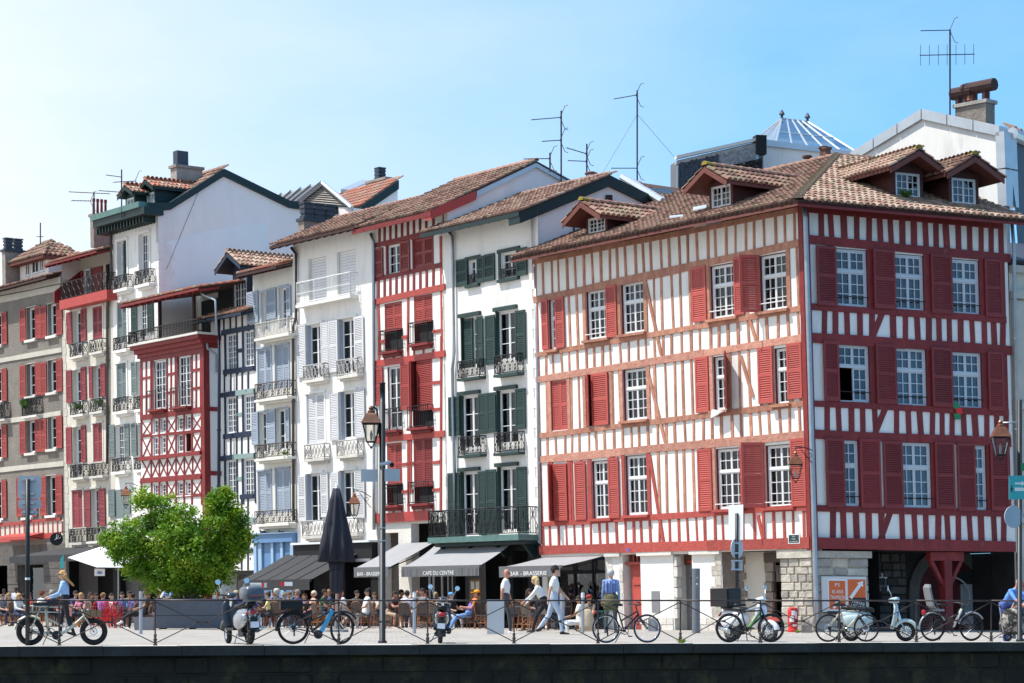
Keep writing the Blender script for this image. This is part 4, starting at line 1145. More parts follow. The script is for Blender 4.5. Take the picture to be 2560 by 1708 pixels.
balcony(fac,gI,a[0],b[0]+.25,vb_,vt_,D_,'iron','green_worn','scroll',.20,False,r=.013,step=.085)
q=MB();fac.box(q,a[0],b[0]+.25,vb_-.33,vb_-.21,-.02,D_-.25);q.build('balcony_beam','green_dark',gI)
for f in(.05,.36,.67,.97):
 q=MB();uu=a[0]+(b[0]+.2-a[0])*f;W=fac.W
 q.hexa([W(uu-.07,vb_-.75,-.02),W(uu+.07,vb_-.75,-.02),W(uu+.07,vb_-.75,.1),W(uu-.07,vb_-.75,.1),W(uu-.07,vb_-.21,-.02),W(uu+.07,vb_-.21,-.02),W(uu+.07,vb_-.21,.6),W(uu-.07,vb_-.21,.6)]);q.build('corbel','green_dark',gI)
for k in range(26):
 v=3.1+k*.335
 if v>vTop-.4:break
 q=MB();L_=.42 if k%2 else.30
 fac.box(q,u1-L_,u1+.012,v,v+.318,-.3,.014);q.build('quoin','plaster_white',gI)
wa,va=eq_w(fac,uC,'e1',1440,195);ww_,vw_=eq_w(fac,uC,'e1',872,520);wb2,vb2=eq_w(fac,uC,'D',1520,470)
we=.75;ve_=va-(va-vTop)*1.0
pit=(va-vTop)/(0-wa)
roofI=front_roof(fac,gI,u0-.2,uC,we,vTop-pit*we+.12,wa,va+.05,wb2,vb2,'mix',fascia='green_dark',under='green_dark',sp=.23,ln=.40,fasc_h=.10)
gable_wall(fac,gI,uC,[(0,2.9),(0,vTop),(wa,va-.08),(wb2,vb2),(wb2,2.9)],'plaster_gable')
verge_strip(fac,gI,uC,[(we,vTop-pit*we+.05),(wa,va+.0),(wb2,vb2+.06)],'green_dark',.34,.14)
close_box(fac,gI,u0,u1,vTop,'plaster_gable',right=False)
q=fac.W(uC+.02,va-.75,wa);mb=MB();mb.box(q.x-.1,q.x+.14,q.y-.12,q.y+.12,q.z-.25,q.z+.1);mb.build('beam_end','soffit_brown',gI)
pts=[fac.W(*fac.uv(*PX('e1',x,y),.1),.1)for x,y in((190,620),(222,660),(228,900),(236,1568))]+[fac.W(*fac.uv(*PX('e2',x,y),.1),.1)for x,y in((285,200),(302,1010),(300,1500))]
drainpipe(gI,pts,.06)
pts=[fac.W(*fac.uv(*PX('e1',x,y),.1),.1)for x,y in((872,900),(888,1568))]+[fac.W(*fac.uv(*PX('e2',x,y),.1),.1)for x,y in((955,300),(975,1568))]
drainpipe(gI,pts,.055)
# red and white timbered house
u0,u1=U(fac,938,1000),U(fac,1112,900)
hH=thing('timbered_house','narrow timbered house with bright red shutters, left of the green-shuttered house','house',fac.W((u0+u1)/2,0,0))
ut=U(fac,*PX('d1',1338,1000))
vT=V(fac,*PX('d1',1060,560))+.3
b0v=V(fac,*PX('d2',1060,1430))
W1=fac.rect('d1',905,1017,722,962);W3=fac.rect('d2',910,1017,238,735)
C1=fac.rect('d1',1113,1258,672,905)
C2a,C2b=fac.rect('d1',885,1022,1180,1560),fac.rect('d1',1115,1260,1122,1500)
C3b=fac.rect('d2',1108,1260,190,715)
C4a,C4b=fac.rect('d2',905,1022,838,1325),fac.rect('d2',1113,1262,798,1310)
wall(fac,hH,u0,u1,b0v,vT,[W1,W3,C1,C2a,C2b,C3b,C4a,C4b],'plaster_white',mr='timber_red')
wall(fac,hH,u0,u1,0,b0v,[(u0+.3,u0+1.35,0,b0v-.5),(u0+2.2,u1-.1,.2,b0v-.2)],'stone_white','shop_front',w=-.05,deep=.35)
dark_back(fac,hH,u0,u1,0,vT,floors=(b0v,5.7,8.4,10.8))
window(fac,hH,W1,2,1,((1,3),),'frame_white',.08,fw=.06);window(fac,hH,W3,2,1,((1,4),),'frame_white',.08,curtain='curtain_white',fw=.06)
m='shutter_brick'
def hS(c,xl,xr,yt,yb,hg,mm=m,**k):shutter(R0,hH,R0.rect(c,xl,xr,yt,yb),mm,0,hg,**k)
hS('d1',812,878,755,985,'r','shutter_red_deep');hS('d1',1015,1087,698,942,'l','shutter_red_deep');closed_pair(fac,hH,C1,'shutter_red_deep')
fr=surround(fac,hH,C1,'timber_red',.08);surround(fac,hH,W1,'timber_red',.08)
for C in(C2a,C2b,C4a):closed_pair(fac,hH,(C[0],C[1],C[2]+.75,C[3]),m);
closed_pair(fac,hH,(C4b[0],C4b[1],C4b[2]+.6,C4b[3]),'shutter_red_deep')
hS('d2',808,878,250,545,'r');hS('d2',1018,1088,212,580,'l')
shutter(fac,hH,(C3b[0],C3b[0]+.3,C3b[2]+.6,C3b[3]),m,50,'l',width=.42,w=-.05);shutter(fac,hH,(C3b[0]+.25,C3b[1],C3b[2]+.6,C3b[3]),m,0,'r',w=-.03)
for C,dk in((C2a,0),(C2b,0),(C4a,0),(C4b,1),(C3b,1)):
 q=MB();fac.box(q,C[0]+.05,C[1]-.05,C[2],C[2]+.75,-.2,-.16);q.build('window_panel','interior',hH)
for C in(C2a,C2b,W3,C3b,C4a,C4b):
 vb_=C[2]-.02;o=balcony(fac,hH,C[0]-.04,C[1]+.02,vb_,vb_+.78,.24,'iron','timber_red','bars',.09,False,r=.010,step=.13)
 q=MB();n=1
 fac.box(q,C[0]+.0,C[1]-.02,vb_-.20,vb_-.092,-.01,.14);q.build('moulding','timber_red',hH)
tm='beam_red'
for a,b,wd,mm in((('d1',805,735),('d1',1270,620),.16,'timber_red'),(('d1',805,1000),('d1',1335,885),.16,'timber_red'),(('d1',805,1180),('d1',1362,1058),.22,'beam_red'),(('d2',805,222),('d2',1362,138),.24,'red_bright'),(('d2',805,815),('d2',1362,765),.24,'beam_red'),(('d2',805,1432),('d2',1240,1405),.34,'red_bright')):
 pa,pb=fac.p(*a),fac.p(*b);beam(fac,hH,pa,pb,wd,mm,.06 if wd>.2 else.04)
for yb,yt,xs in((690,590,(845,885,930,975,1022,1068,1115,1163,1212,1268)),(1090,990,(838,885,930,978,1024,1068,1115,1165,1215,1268))):
 for x in xs:
  sh_=(1060-x)*.215
  pa,pb=fac.p('d1',x,yb+sh_+12),fac.p('d1',x,yt+sh_-42 if yt>700 else yt+sh_-60)
  stud(fac,hH,pa,pb,.13,'timber_red')
for x0,y0,x1,y1 in((835,1170,850,1600),(1070,1120,1068,1570),(1325,660,1338,1570)):stud(fac,hH,fac.p('d1',x1,y1),fac.p('d1',x0,y0),.13,'beam_red')
for x0,y0,x1,y1 in((842,0,842,190),(1068,0,1070,170),(1330,0,1325,1370),(1095,215,1088,740),(1070,815,1072,1390),(1090,815,1090,1200)):stud(fac,hH,fac.p('d2',x1,y1),fac.p('d2',x0,y0),.12,'beam_red')
for c,xa,xb,y in(('d1',1262,1330,1410),('d1',1022,1068,1455),('d1',840,890,1490),('d2',1262,1325,370),('d2',1262,1325,580),('d2',1262,1325,995),('d2',1262,1325,1210),('d2',1022,1110,1010),('d2',1022,1110,1225)):
 pa,pb=fac.p(c,xa,y),fac.p(c,xb,y-(xb-xa)*.12);beam(fac,hH,pa,pb,.12,'beam_red',.03)
for xs,y0,y1 in(((885,955,1022),145,200),((1115,1190,1265),105,165),((885,955,1022),745,795),((1115,1190,1265),715,775),((885,955,1022),1350,1395),((1115,1190,1265),1335,1385)):
 for x in xs:stud(fac,hH,fac.p('d2',x,y1),fac.p('d2',x,y0),.10,'beam_red')
uG=ut+.35
for k in range(24):
 v=3.0+k*.40;q=MB();fac.box(q,ut+.06,u1-.05,v,v+.385,-.1,.02+(.01 if k%2 else 0));q.build('quoin','stone_white',hH)
uH=U(fac,*PX('e1',180,520))
wa,va=eq_w(fac,uH,'e1',868,75);wb2,vb2=eq_w(fac,uH,'e1',1155,240);wf,vf=eq_w(fac,uH,'e1',275,372)
pit=(va-vT)/(0-wa)
front_roof(fac,hH,u0-.1,uH,.75,vT-pit*.75+.1,wa,va,wb2,vb2,'old',fascia='timber_red',under='timber_red',sp=.23,ln=.40,fasc_h=.12)
gable_wall(fac,hH,uH,[(-.03,6),(-.03,vT+pit*.03),(wa,va-.1),(wb2,vb2),(wb2,6)],'plaster_gable')
verge_strip(fac,hH,uH,[(.75,vT-pit*.75+.1),(-1.2,vT+pit*1.2)],'red_bright',.3,.12,.3)
verge_strip(fac,hH,uH,[(-1.25,vT+pit*1.25-.02),(wa,va-.02),(wb2,vb2+.02)],'zinc',.2,.10,.3)
close_box(fac,hH,u0,u1,vT,'plaster_gable',right=False)
pts=[fac.W(*fac.uv(*PX(c,x,y),.1),.1)for c,x,y in(('d1',775,640),('d1',795,700),('d1',800,1568),('d2',800,1100),('d2',800,1520))]
drainpipe(hH,pts,.065)
# white house with pale lilac shutters
u0g,u1g=U(fac,738,1000),u0
hG=thing('white_house','white house with pale lilac shutters and two roller blinds at the top','house',fac.W((u0g+u1g)/2,0,0))
vT=V(fac,*PX('d1',420,690))+.25
R1=[fac.rect('d1',285,428,825,1180),fac.rect('d1',510,660,770,1140)]
R2=[fac.rect('d1',275,395,1350,1790),fac.rect('d1',525,657,1302,1750)]
R3=[fac.rect('d2',275,413,450,845),fac.rect('d2',535,660,430,812)]
R4=[fac.rect('d2',275,396,1078,1470),fac.rect('d2',535,660,1052,1440)]
vsh=V(fac,*PX('d3',600,350))
wall(fac,hG,u0g,u1g,vsh,vT,R1+R2+R3+R4,'plaster_white')
wall(fac,hG,u0g,u1g,0,vsh,[(u0g+.5,u0g+3.2,0,2.6),(u0g+3.5,u1g-.5,0,2.6)],'shop_dark','shop_front',w=.0,deep=.4)
dark_back(fac,hG,u0g,u1g,0,vT,floors=(3.1,5.8,8.5,11.0))
for r in R1:
 q=MB();n=16
 for k in range(n):fac.box(q,r[0]+.02,r[1]-.02,r[2]+(r[3]-r[2])*k/n,r[2]+(r[3]-r[2])*(k+.9)/n,-.16,-.12)
 o=q.build('roller_blind','band_cream' if False else 'shutter_lilac',hG)
r0,r1=R1
balcony(fac,hG,r0[0]-.35,r1[1]+.1,r0[2]-.02,r0[2]+.82,.33,'frame_white','plaster_white','plain',.12,False,r=.014)
for i,r in enumerate(R2):window(fac,hG,r,2,1,((1,4),),'frame_white',.16,curtain='curtain_green',fw=.07)
window(fac,hG,R3[1],2,1,((1,3),),'frame_white',.16,curtain='curtain_white',fw=.07)
for r in R4:window(fac,hG,r,2,1,((1,3),),'frame_white',.16,fw=.07)
closed_pair(fac,hG,R3[0],'shutter_lilac')
def lS(c,xl,xr,yt,yb,hg):shutter(R0,hG,R0.rect(c,xl,xr,yt,yb),'shutter_lilac',0,hg)
for c,xl,xr,yt,yb,hg in(('d1',208,275,1352,1770,'r'),('d1',393,452,1330,1740,'l'),('d1',455,525,1318,1728,'r'),('d1',655,727,1288,1695,'l'),('d2',464,533,448,820,'r'),('d2',658,735,415,800,'l'),('d2',217,275,1092,1450,'r'),('d2',393,449,1070,1420,'l'),('d2',474,533,1068,1440,'r'),('d2',658,735,1048,1430,'l')):
 lS(c,xl,xr,yt,yb,hg)
for r in R2+R3+R4:
 surround(fac,hG,r,'plaster_white',.10,.02)
 q=MB();fac.box(q,r[0]+.0,r[0]+.05,r[2],r[3],-.2,.0);q.build('frame_post','shutter_blue',hG)
for c,xl,xr,yt,yb in(('d2',240,402,225,340),('d2',502,668,182,308),('d2',250,405,850,962),('d2',502,668,818,935),('d2',232,402,1450,1568),('d2',502,668,1432,1550)):
 r=fac.rect(c,xl,xr,yt,yb,.3);balcony(fac,hG,r[0],r[1]-.02,r[2],r[3],.26,'iron_pale','stone_white','lattice',.10,True,r=.016)
wa=-6.2;wr_,vr_=wa,vT+2.2
p1=PX('d1',1170,360)
q_=hit(*PX('d1',1000,420),fac.W(u1g,0,0),fac.t)
wr_,vr_=eq_w(fac,u1g,'d1',1170,365)
front_roof(fac,hG,u0g-.35,u1g-.02,.8,vT-.22,wr_,vr_,wr_-5,vr_-1.6,'old',fascia='soffit_brown',sp=.23,ln=.40,fasc_h=.05,verge=.05)
close_box(fac,hG,u0g,u1g,vT,'plaster_gable')
chimney(fac,hG,205,250,510,515,660,-1.2,'d1','stone_brown',True,3,'slate',.62,'slate',True)
pts=[fac.W(*fac.uv(*PX(c,x,y),.1),.1)for c,x,y in(('d1',152,752),('d1',188,800),('d1',188,1300),('d1',165,1380),('d2',165,40),('d2',168,1450))]
drainpipe(hG,pts,.06,'pipe_brown')
q=MB();vsf=V(fac,*PX('d3',600,352));fac.box(q,u0g,u1g,vsf-.02,vsf+.06,-.02,.32);q.build('shop_cornice','frame_white',hG)
q=MB();fac.box(q,u0g+.05,u1g-.05,vsf-.62,vsf-.03,-.02,.22);q.build('shop_fascia','shop_dark',hG)
q=MB();fac.box(q,u0g+.05,u1g-.05,vsf-.74,vsf-.63,-.02,.30);q.build('awning_box','steel',hG)
# blue-shuttered narrow house
u0f,u1f=U(fac,*PX('b2',1036,900)),u0g
hF=thing('narrow_house','narrow white house with grey-blue shutters, iron balconies and a bright blue shop front','house',fac.W((u0f+u1f)/2,0,0))
vT=V(fac,*PX('b1',1360,1010))+.2
R1=[fac.rect('b1',1270,1318,1165,1470),fac.rect('b1',1412,1470,1125,1440)]
R2=[fac.rect('b2',1065,1170,362,710),fac.rect('b2',1207,1315,335,690)]
R3=[fac.rect('b2',1075,1145,882,1220),fac.rect('b2',1212,1300,858,1195)]
R4=[fac.rect('b2',1070,1170,1365,1725),fac.rect('b2',1212,1322,1345,1705)]
vsh=V(fac,*PX('b3',1320,470))
wall(fac,hF,u0f,u1f,vsh,vT,R1+R2+R3+R4,'plaster_old')
dark_back(fac,hF,u0f,u1f,0,vT,floors=(3.1,5.6,8.2,10.6))
for r in R1:window(fac,hF,r,2,1,((1,3),),'frame_white',.12,split=False);surround(fac,hF,r,'shutter_blue',.10,.02)
for r in R3:window(fac,hF,r,2,1,((1,3),),'frame_white',.14,split=False);surround(fac,hF,r,'shutter_blue',.07,.02)
for r in R2+R4:closed_pair(fac,hF,r,'shutter_blue');surround(fac,hF,r,'shutter_blue',.07,.03)
for c,xl,xr,yt,yb,hg in(('b1',1160,1247,1158,1408,'r'),('b1',1316,1388,1132,1375,'l'),('b1',1470,1502,1110,1350,'l'),('b2',1020,1072,885,1150,'r'),('b2',1140,1212,868,1138,'l'),('b2',1300,1326,846,1128,'l')):
 shutter(fac,hF,fac.rect(c,xl,xr,yt,yb),'shutter_blue',0,hg)
for c,xl,xr,yt,yb,st in(('b1',1212,1478,1390,1505,'bars'),('b2',1035,1300,640,768,'scroll'),('b2',1035,1300,1142,1255,'scroll'),('b3',1195,1450,292,390,'scroll')):
 r=fac.rect(c,xl,xr,yt,yb,.4);balcony(fac,hF,r[0],r[1],r[2],r[3],.38,'pipe_brown' if st=='scroll' else 'iron_pale','plaster_old',st,.10,True,r=.014,step=.11)
front_roof(fac,hF,u0f-.05,u1f-.1,.7,vT-.15,-5,vT+1.5,-9,vT+.4,'red',fascia='soffit_brown',sp=.23,ln=.4,fasc_h=.04,verge=.02)
close_box(fac,hF,u0f,u1f,vT,'plaster_gable')
q=MB();fac.box(q,u0f+.02,u1f-.05,vsh-.34,vsh,-.1,.22);q.build('shop_fascia','shop_blue',hF)
q=MB();fac.box(q,u0f+.02,u1f-.05,vsh+.001,vsh+.05,-.1,.30);q.build('shop_cornice','shop_blue_pale',hF)
L_=u1f-.05-u0f-.02
for f0,f1,mm,z in((0,.07,'shop_blue_pale',.18),(.08,.17,'shop_blue_pale',.12),(.20,.40,'shop_blue',.04),(.41,.47,'shop_blue_pale',.12),(.48,.64,'shop_blue',.04),(.65,.71,'shop_blue_pale',.12),(.72,.88,'shop_blue',.04),(.89,.93,'shop_blue_pale',.12),(.935,1.0,'shop_blue_pale',.18)):
 q=MB();fac.box(q,u0f+.02+L_*f0,u0f+.02+L_*f1,0,vsh-.345,-.1,z);q.build('pilaster' if 'pale' in mm else 'shop_panel',mm,hF)
q=MB();fac.box(q,u0f+.3,u1f-.3,vsh-1.75,vsh-1.65,.121,.20);q.build('ledge','shop_blue_pale',hF)
# navy timbered narrow house
u0e,u1e=U(fac,530,1000),u0f
hE=thing('timbered_house','very narrow half-timbered house with navy blue beams and a small navy dormer','house',fac.W((u0e+u1e)/2,0,0))
vT=V(fac,*PX('b2',900,95))+.2
R1=[fac.rect('b2',805,888,242,545),fac.rect('b2',950,1030,215,515)]
R2=[fac.rect('b2',805,888,758,1060),fac.rect('b2',950,1032,742,1045)]
R3=[fac.rect('b2',805,888,1275,1610),fac.rect('b2',948,1032,1262,1590)]
wall(fac,hE,u0e,u1e,0,2.2,[(u0e+.4,u1e-.3,0,2.0)],'shop_dark','shop_front')
wall(fac,hE,u0e,u1e,2.2,vT,R1+R2+R3,'plaster_white')
dark_back(fac,hE,u0e,u1e,0,vT)
for r in R1+R2+R3:window(fac,hE,r,2,2,((1,6),),'frame_white',.06,split=False,curtain='curtain_white' if r in R3 else None)
for q_ in(R1,R2,R3):
 for r in q_:
  for uu in(r[0]-.08,r[1]+.08):stud(fac,hE,(uu,r[2]-.2),(uu,r[3]+.2),.15 if uu<r[0]else.09,'navy')
for a,b,mm in(((770,238),(1034,188),'navy'),((785,560),(1034,524),'navy'),((765,748),(885,730),'navy'),((887,730),(1034,708),'teal_wood'),((785,1085),(1015,1058),'navy'),((765,1265),(858,1252),'navy'),((860,1252),(1034,1236),'teal_wood')):
 beam(fac,hE,fac.p('b2',*a),fac.p('b2',*b),.2,mm,.06)
for y0,y1,xs in((95,225,(785,838,885,935,985)),(565,720,(790,842,890,935,985)),(1085,1240,(790,842,890,932,985))):
 for x in xs:stud(fac,hE,fac.p('b2',x,y1),fac.p('b2',x,y0-(x-890)*.1),.10,'navy')
for y in(385,905,1430):beam(fac,hE,fac.p('b2',888,y),fac.p('b2',935,y-6),.14,'navy' if y<500 else 'teal_wood',.03)
for y in(190,370,600):beam(fac,hE,fac.p('b3',1090,y),fac.p('b3',1192,y-8),.18,'navy' if y!=370 else 'teal_wood',.05)
for x in(1100,1148):stud(fac,hE,fac.p('b3',x,740),fac.p('b3',x,200),.10,'navy')
close_box(fac,hE,u0e,u1e,vT,'plaster_gable')
front_roof(fac,hE,u0e-.3,u1e+.1,.6,vT-.22,-2.2,vT+.8,kind='red',fascia='navy',under='navy',fasc_h=.06,verge=.0)
va=fac.uv(*PX('b1',1005,862),-.1)[1]
ud=fac.uv(*PX('b1',1100,1150),-.6)[0]
dormer(fac,hE,ud-.62,ud+.62,-.6,vT+.12,fac.uv(*PX('b1',1100,1062),-.6)[1],va+.05,-5.5,'navy','pale',overf=.55,over=.45,soff='navy',slope=.6)
pts=[fac.W(*fac.uv(*PX('b2',x,y),.5),.5)for x,y in((742,100),(745,560),(742,1500))]
drainpipe(hE,pts,.07,'navy')
# red terrace house standing forward
fac=RD
u0d,u1d=U(fac,352,1100),U(fac,513,1100)
hD=thing('timbered_house','crimson timbered house with a roofed terrace on top, standing right behind the tree','house',fac.W((u0d+u1d)/2,0,0))
vC=V(fac,*PX('b2',350,405));vTf=V(fac,*PX('b2',330,308))
tops=[fac.rect('b2',215,318,460,860),fac.rect('b2',410,520,422,838)]
small=[fac.rect('b2',a,b,c,d)for a,b,c,d in((208,248,940,1060),(272,313,935,1050),(405,452,920,1032),(473,518,910,1025),(208,248,1085,1240),(272,313,1082,1228),(405,452,1062,1215),(475,518,1050,1205),(210,250,1470,1580),(272,313,1465,1575),(405,452,1455,1565),(475,520,1450,1560))]
wall(fac,hD,u0d-.3,u1d,0,2.75,[(u0d+.4,u1d-.5,0,2.5)],'shop_dark','shop_front',deep=.14)
wall(fac,hD,u0d,u1d,2.75,vC+.1,tops+small,'plaster_white',deep=.14,mr='timber_red')
gable_wall(fac,hD,u1d,[(-.01,0),(-.01,vC+.1),(-1.4,vC+.1),(-1.4,0)],'plaster_cool',th=.1)
dark_back(fac,hD,u0d,u1d,0,vC,w=-1.2)
for r in tops:window(fac,hD,r,2,2,((1,6),),'frame_white',.08,split=False)
for i,r in enumerate(small):
 if i==7:continue
 window(fac,hD,r,1,2,((1,3),),'frame_white',.06,fw=.05,split=False)
 sill(fac,hD,r,'frame_white',.05,.05,.02)
for r in tops:balcony(fac,hD,r[0]-.18,r[1]+.05,r[2]-.02,r[2]+.80,.3,'pipe_brown','timber_red','bars',.08,True,r=.008,step=.15)
tr_='timber_red'
def dbeam(x0,y0,x1,y1,wd,out=.045):beam(RD,hD,RD.p('b2',x0,y0),RD.p('b2',x1,y1),wd,tr_,out)
for q in((108,450,605,375,.30),(108,930,605,865,.22,.06),(115,1080,605,1036,.12),(105,1268,608,1215,.16,.14),(110,1442,605,1402,.18,.06),(110,1455,605,1418,.10,.09),(112,1590,605,1560,.14)):dbeam(*q)
for x in(112,152,190,205,322,355,390,402,525,560,600):
 stud(fac,hD,fac.p('b2',x,925-(x-108)*.13),fac.p('b2',x,455-(x-108)*.15),.12 if x not in(112,600)else.2,tr_)
for xa,xb in((115,190),(322,388),(525,600)):
 for y in(610,760):dbeam(xa,y-(xa-115)*.16,xb,y-(xb-115)*.16,.10,.028)
for x in(112,196,260,320,395,462,525,605):
 stud(fac,hD,fac.p('b2',x,1262-(x-110)*.1),fac.p('b2',x,935-(x-110)*.13),.13,tr_);stud(fac,hD,fac.p('b2',x,1640),fac.p('b2',x,1445-(x-110)*.08),.13,tr_)
def cross(x0,x1,y0,y1):
 sk=-.12
 for a,b in(((x0,y1),(x1,y0)),((x0,y0),(x1,y1))):
  pa,pb=RD.p('b2',a[0],a[1]+(a[0]-350)*0),RD.p('b2',b[0],b[1]+(b[0]-a[0])*sk)
  mb=MB();RD.bar(mb,pa,pb,.09,-.01,.026,horiz=False);mb.build('brace',tr_,hD)
for x0,x1 in((118,192),(322,392),(527,603)):
 o_=(x0-118)*.11
 cross(x0,x1,965-o_,1080-o_);cross(x0,x1,1098-o_,1262-o_)
for x0,x1 in((118,192),(192,258),(258,324),(324,394),(394,462),(462,530),(530,603)):
 o_=(x0-118)*.09;cross(x0,x1,1282-o_,1430-o_)
 stud(fac,hD,fac.p('b2',x1,1432-o_),fac.p('b2',x1,1275-o_),.09,tr_)
for x0,x1 in((322,392),(527,603)):o_=(x0-118)*.07;cross(x0,x1,1480-o_,1600-o_)
mb=MB();fac.box(mb,u1d-.22,u1d+.03,0,vC,-.22,.05);mb.build('corner_post',tr_,hD)
for y in(858,1382):
 v=fac.side(u1d,*PX('b2',680,y))[1];mb=MB();fac.box(mb,u1d-.05,u1d+.03,v-.09,v+.09,-1.3,-.23);mb.build('beam',tr_,hD)
for k,(o_,h0,h1)in enumerate(((.10,0,.28),(.22,.28,.55),(.36,.55,.82))):
 h0,h1=[vC+x*(vTf-vC)/.82 for x in(h0,h1)]
 mb=MB();fac.box(mb,u0d-o_*.6,u1d+o_*.5,h0+.003,h1,-1.5,o_);mb.build('cornice',tr_,hD)
mb=MB();fac.box(mb,u0d-.3,u1d+.24,vTf+.002,vTf+.09,-5.5,.44);mb.build('terrace_floor','stone_white',hD)
vrt=fac.uv(*PX('b2',350,165),.4)[1]
railing(fac,hD,u0d-.26,u1d+.2,vTf+.09,vrt,.38,'iron','bars',.016,.13)
railing(fac,hD,u0d-.26,u0d+1.3,vTf+.10,vrt-.02,.36,'iron','scroll',.012,.10,(True,False))
pe=fac.side(u0d,*PX('b1',262,1238));vpe=fac.uv(*PX('b1',560,1170),.7)[1]
vre=fac.uv(*PX('b1',262,1240),.75)[1]
rf=front_roof(fac,hD,u0d-.35,u1d+1.0,.75,vre,-5.2,vre+1.15,kind='red',fascia='timber_red',under='timber_red',fasc_h=.05,verge=.0,sp=.22)
for x in(462,730):
 uu=fac.uv(*PX('b1',x,1300),.2)[0];mb=MB();fac.box(mb,uu-.06,uu+.06,vTf+.09,vre+.05,.1,.22);mb.build('terrace_post','soffit_brown',hD)
mb=MB();W=fac.W
mb.poly([W(u0d-1.5,vTf,-3.2),W(u1d+1.2,vTf,-3.2),W(u1d+1.2,vre+.8,-3.2),W(u0d-1.5,vre+.8,-3.2)]);mb.build('terrace_wall','plaster_cream',hD)
mb=MB();uu=fac.uv(*PX('b1',810,1300),-3.2)[0];fac.box(mb,uu,uu+1.5,vTf+.1,vTf+2.2,-3.19,-3.1);fac.box(mb,uu+1.7,uu+3.2,vTf+.1,vTf+2.5,-3.19,-3.0);mb.build('terrace_door','shop_dark',hD)
drainpipe(hD,[fac.W(*fac.uv(*PX('b1',x,y),.3),.3)for x,y in((790,1150),(800,1175),(905,1225),(915,1500))],.05)
drainpipe(hD,[fac.W(u1d+.12,*(lambda q:(q[1],q[0]))(fac.side(u1d+.12,*PX('b2',x,y))))for x,y in((645,320),(650,365),(720,410),(724,560))],.05)
# tall white house with the green cornice and the big bare gable
fac=RB_
uC=fac.uv(*PX('b1',455,620))[0];u0=U(fac,*PX('a1',1095,900))
hC=thing('white_house','tall white house with a dark green cornice and a big bare gable wall','house',fac.W((u0+uC)/2,0,0))
vT=V(fac,*PX('b1',270,640))+.1
R1=[fac.rect('b1',140,213,760,1090),fac.rect('b1',308,388,700,1060)]
R2=[fac.rect('b1',138,213,1240,1560),fac.rect('b1',300,382,1240,1520)]
R3=[fac.rect('a2',1150,1243,582,960),fac.rect('a2',1352,1450,560,940)]
R4=[fac.rect('a2',1135,1232,1180,1560),fac.rect('a2',1352,1450,1160,1540)]
wall(fac,hC,u0,uC,0,2.9,[(u0+.3,uC-.3,0,2.6)],'shop_dark','shop_front')
wall(fac,hC,u0,uC,2.9,vT,R1+R2+R3+R4,'plaster_white')
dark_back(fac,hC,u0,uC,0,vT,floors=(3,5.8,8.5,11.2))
for r in(R1[1],R2[1],R3[1],R4[0],R4[1]):window(fac,hC,r,2,2,((1,5),),'frame_white',.16,split=False,curtain='curtain_white')
window(fac,hC,R1[0],2,1,((1,3),),'frame_white',.2,split=False);r=R1[0];shutter(fac,hC,((r[0]+r[1])/2,r[1],r[2],r[3]),'shutter_green',0,'r',w=-.1)
closed_pair(fac,hC,R2[0],'shutter_sage');closed_pair(fac,hC,R3[0],'shutter_sage')
for r in R1+R2+R3:surround(fac,hC,r,'plaster_white',.12,.04)
for c,xl,xr,yt,yb,hg,mm in(('b1',253,300,1240,1480,'r','shutter_green'),('b1',380,424,1230,1470,'l','shutter_green'),('a2',1298,1352,570,895,'r','shutter_sage'),('a2',1082,1134,1185,1505,'r','shutter_sage'),('a2',1230,1275,1175,1492,'l','shutter_sage'),('a2',1298,1350,1170,1490,'r','shutter_sage'),('a3',757,800,232,420,'r','shutter_sage'),('a3',860,905,232,400,'l','shutter_sage')):
 shutter(fac,hC,fac.rect(c,xl,xr,yt,yb),mm,0,hg)
r5=fac.rect('a3',800,860,232,430);q=MB();fac.box(q,*r5,-.03,.01);q.build('window_panel','shutter_sage',hC)
for c,xl,xr,yt,yb in(('b1',107,212,1032,1135),('b1',271,385,990,1100),('a2',1108,1240,325,450),('a2',1105,1248,920,1052),('a2',1315,1420,905,1030),('a3',772,862,18,108),('a3',922,1000,12,95)):
 r=fac.rect(c,xl,xr,yt,yb,.32);balcony(fac,hC,r[0],r[1]-.03,r[2],r[3],.3,'iron','plaster_white','scroll',.12,True,r=.013,step=.085)
for k in range(44):
 v=.3+k*.37
 if v>vT-.4:break
 q=MB();L_=.45;fac.box(q,uC-L_,uC+.012,v,v+.355,-.01,.014);q.build('quoin','plaster_white',hC)
 q=MB();fac.box(q,uC-.005,uC+.014,v,v+.355,-.8+(.15 if k%2 else 0),-.012)
 if v>9:q.build('quoin','plaster_gable',hC)
cw=.85
q=MB();fac.box(q,u0-.15,uC+.35,vT+.02,vT+.32,-.1,cw);q.build('cornice','green_dark',hC)
q=MB();fac.box(q,u0-.2,uC+.0,vT+.33,vT+.58,-.1,cw+.08);q.build('gutter_board','green_worn',hC)
q=MB()
for k in range(16):
 uu=u0-.3+(uC-u0)*k/15;fac.box(q,uu-.06,uu+.06,vT-.25,vT+.018,-.05,cw-.25)
q.build('brackets','green_dark',hC,kind='stuff')
vR0=vT+.6
g1=eq_w(fac,uC,'b1',545,492);g2=eq_w(fac,uC,'b1',965,202);g3=eq_w(fac,uC,'b1',1480,452);g4=eq_w(fac,uC,'b1',1640,462);g5=eq_w(fac,uC,'d1',625,452)
prof=[(0,vT),g1,g2,g3,g5]
gable_wall(fac,hC,uC,[(0,8),(0,vT+.3),g1,g2,g3,g5,(g5[0],8)],'plaster_gable')
verge_strip(fac,hC,uC,[(.5,vT+.52),(g1[0]+.3,g1[1]+.1),(g1[0],g1[1]+.15),g2,g3,(g5[0]-.3,g5[1])],'green_dark',.30,.12)
W=fac.W
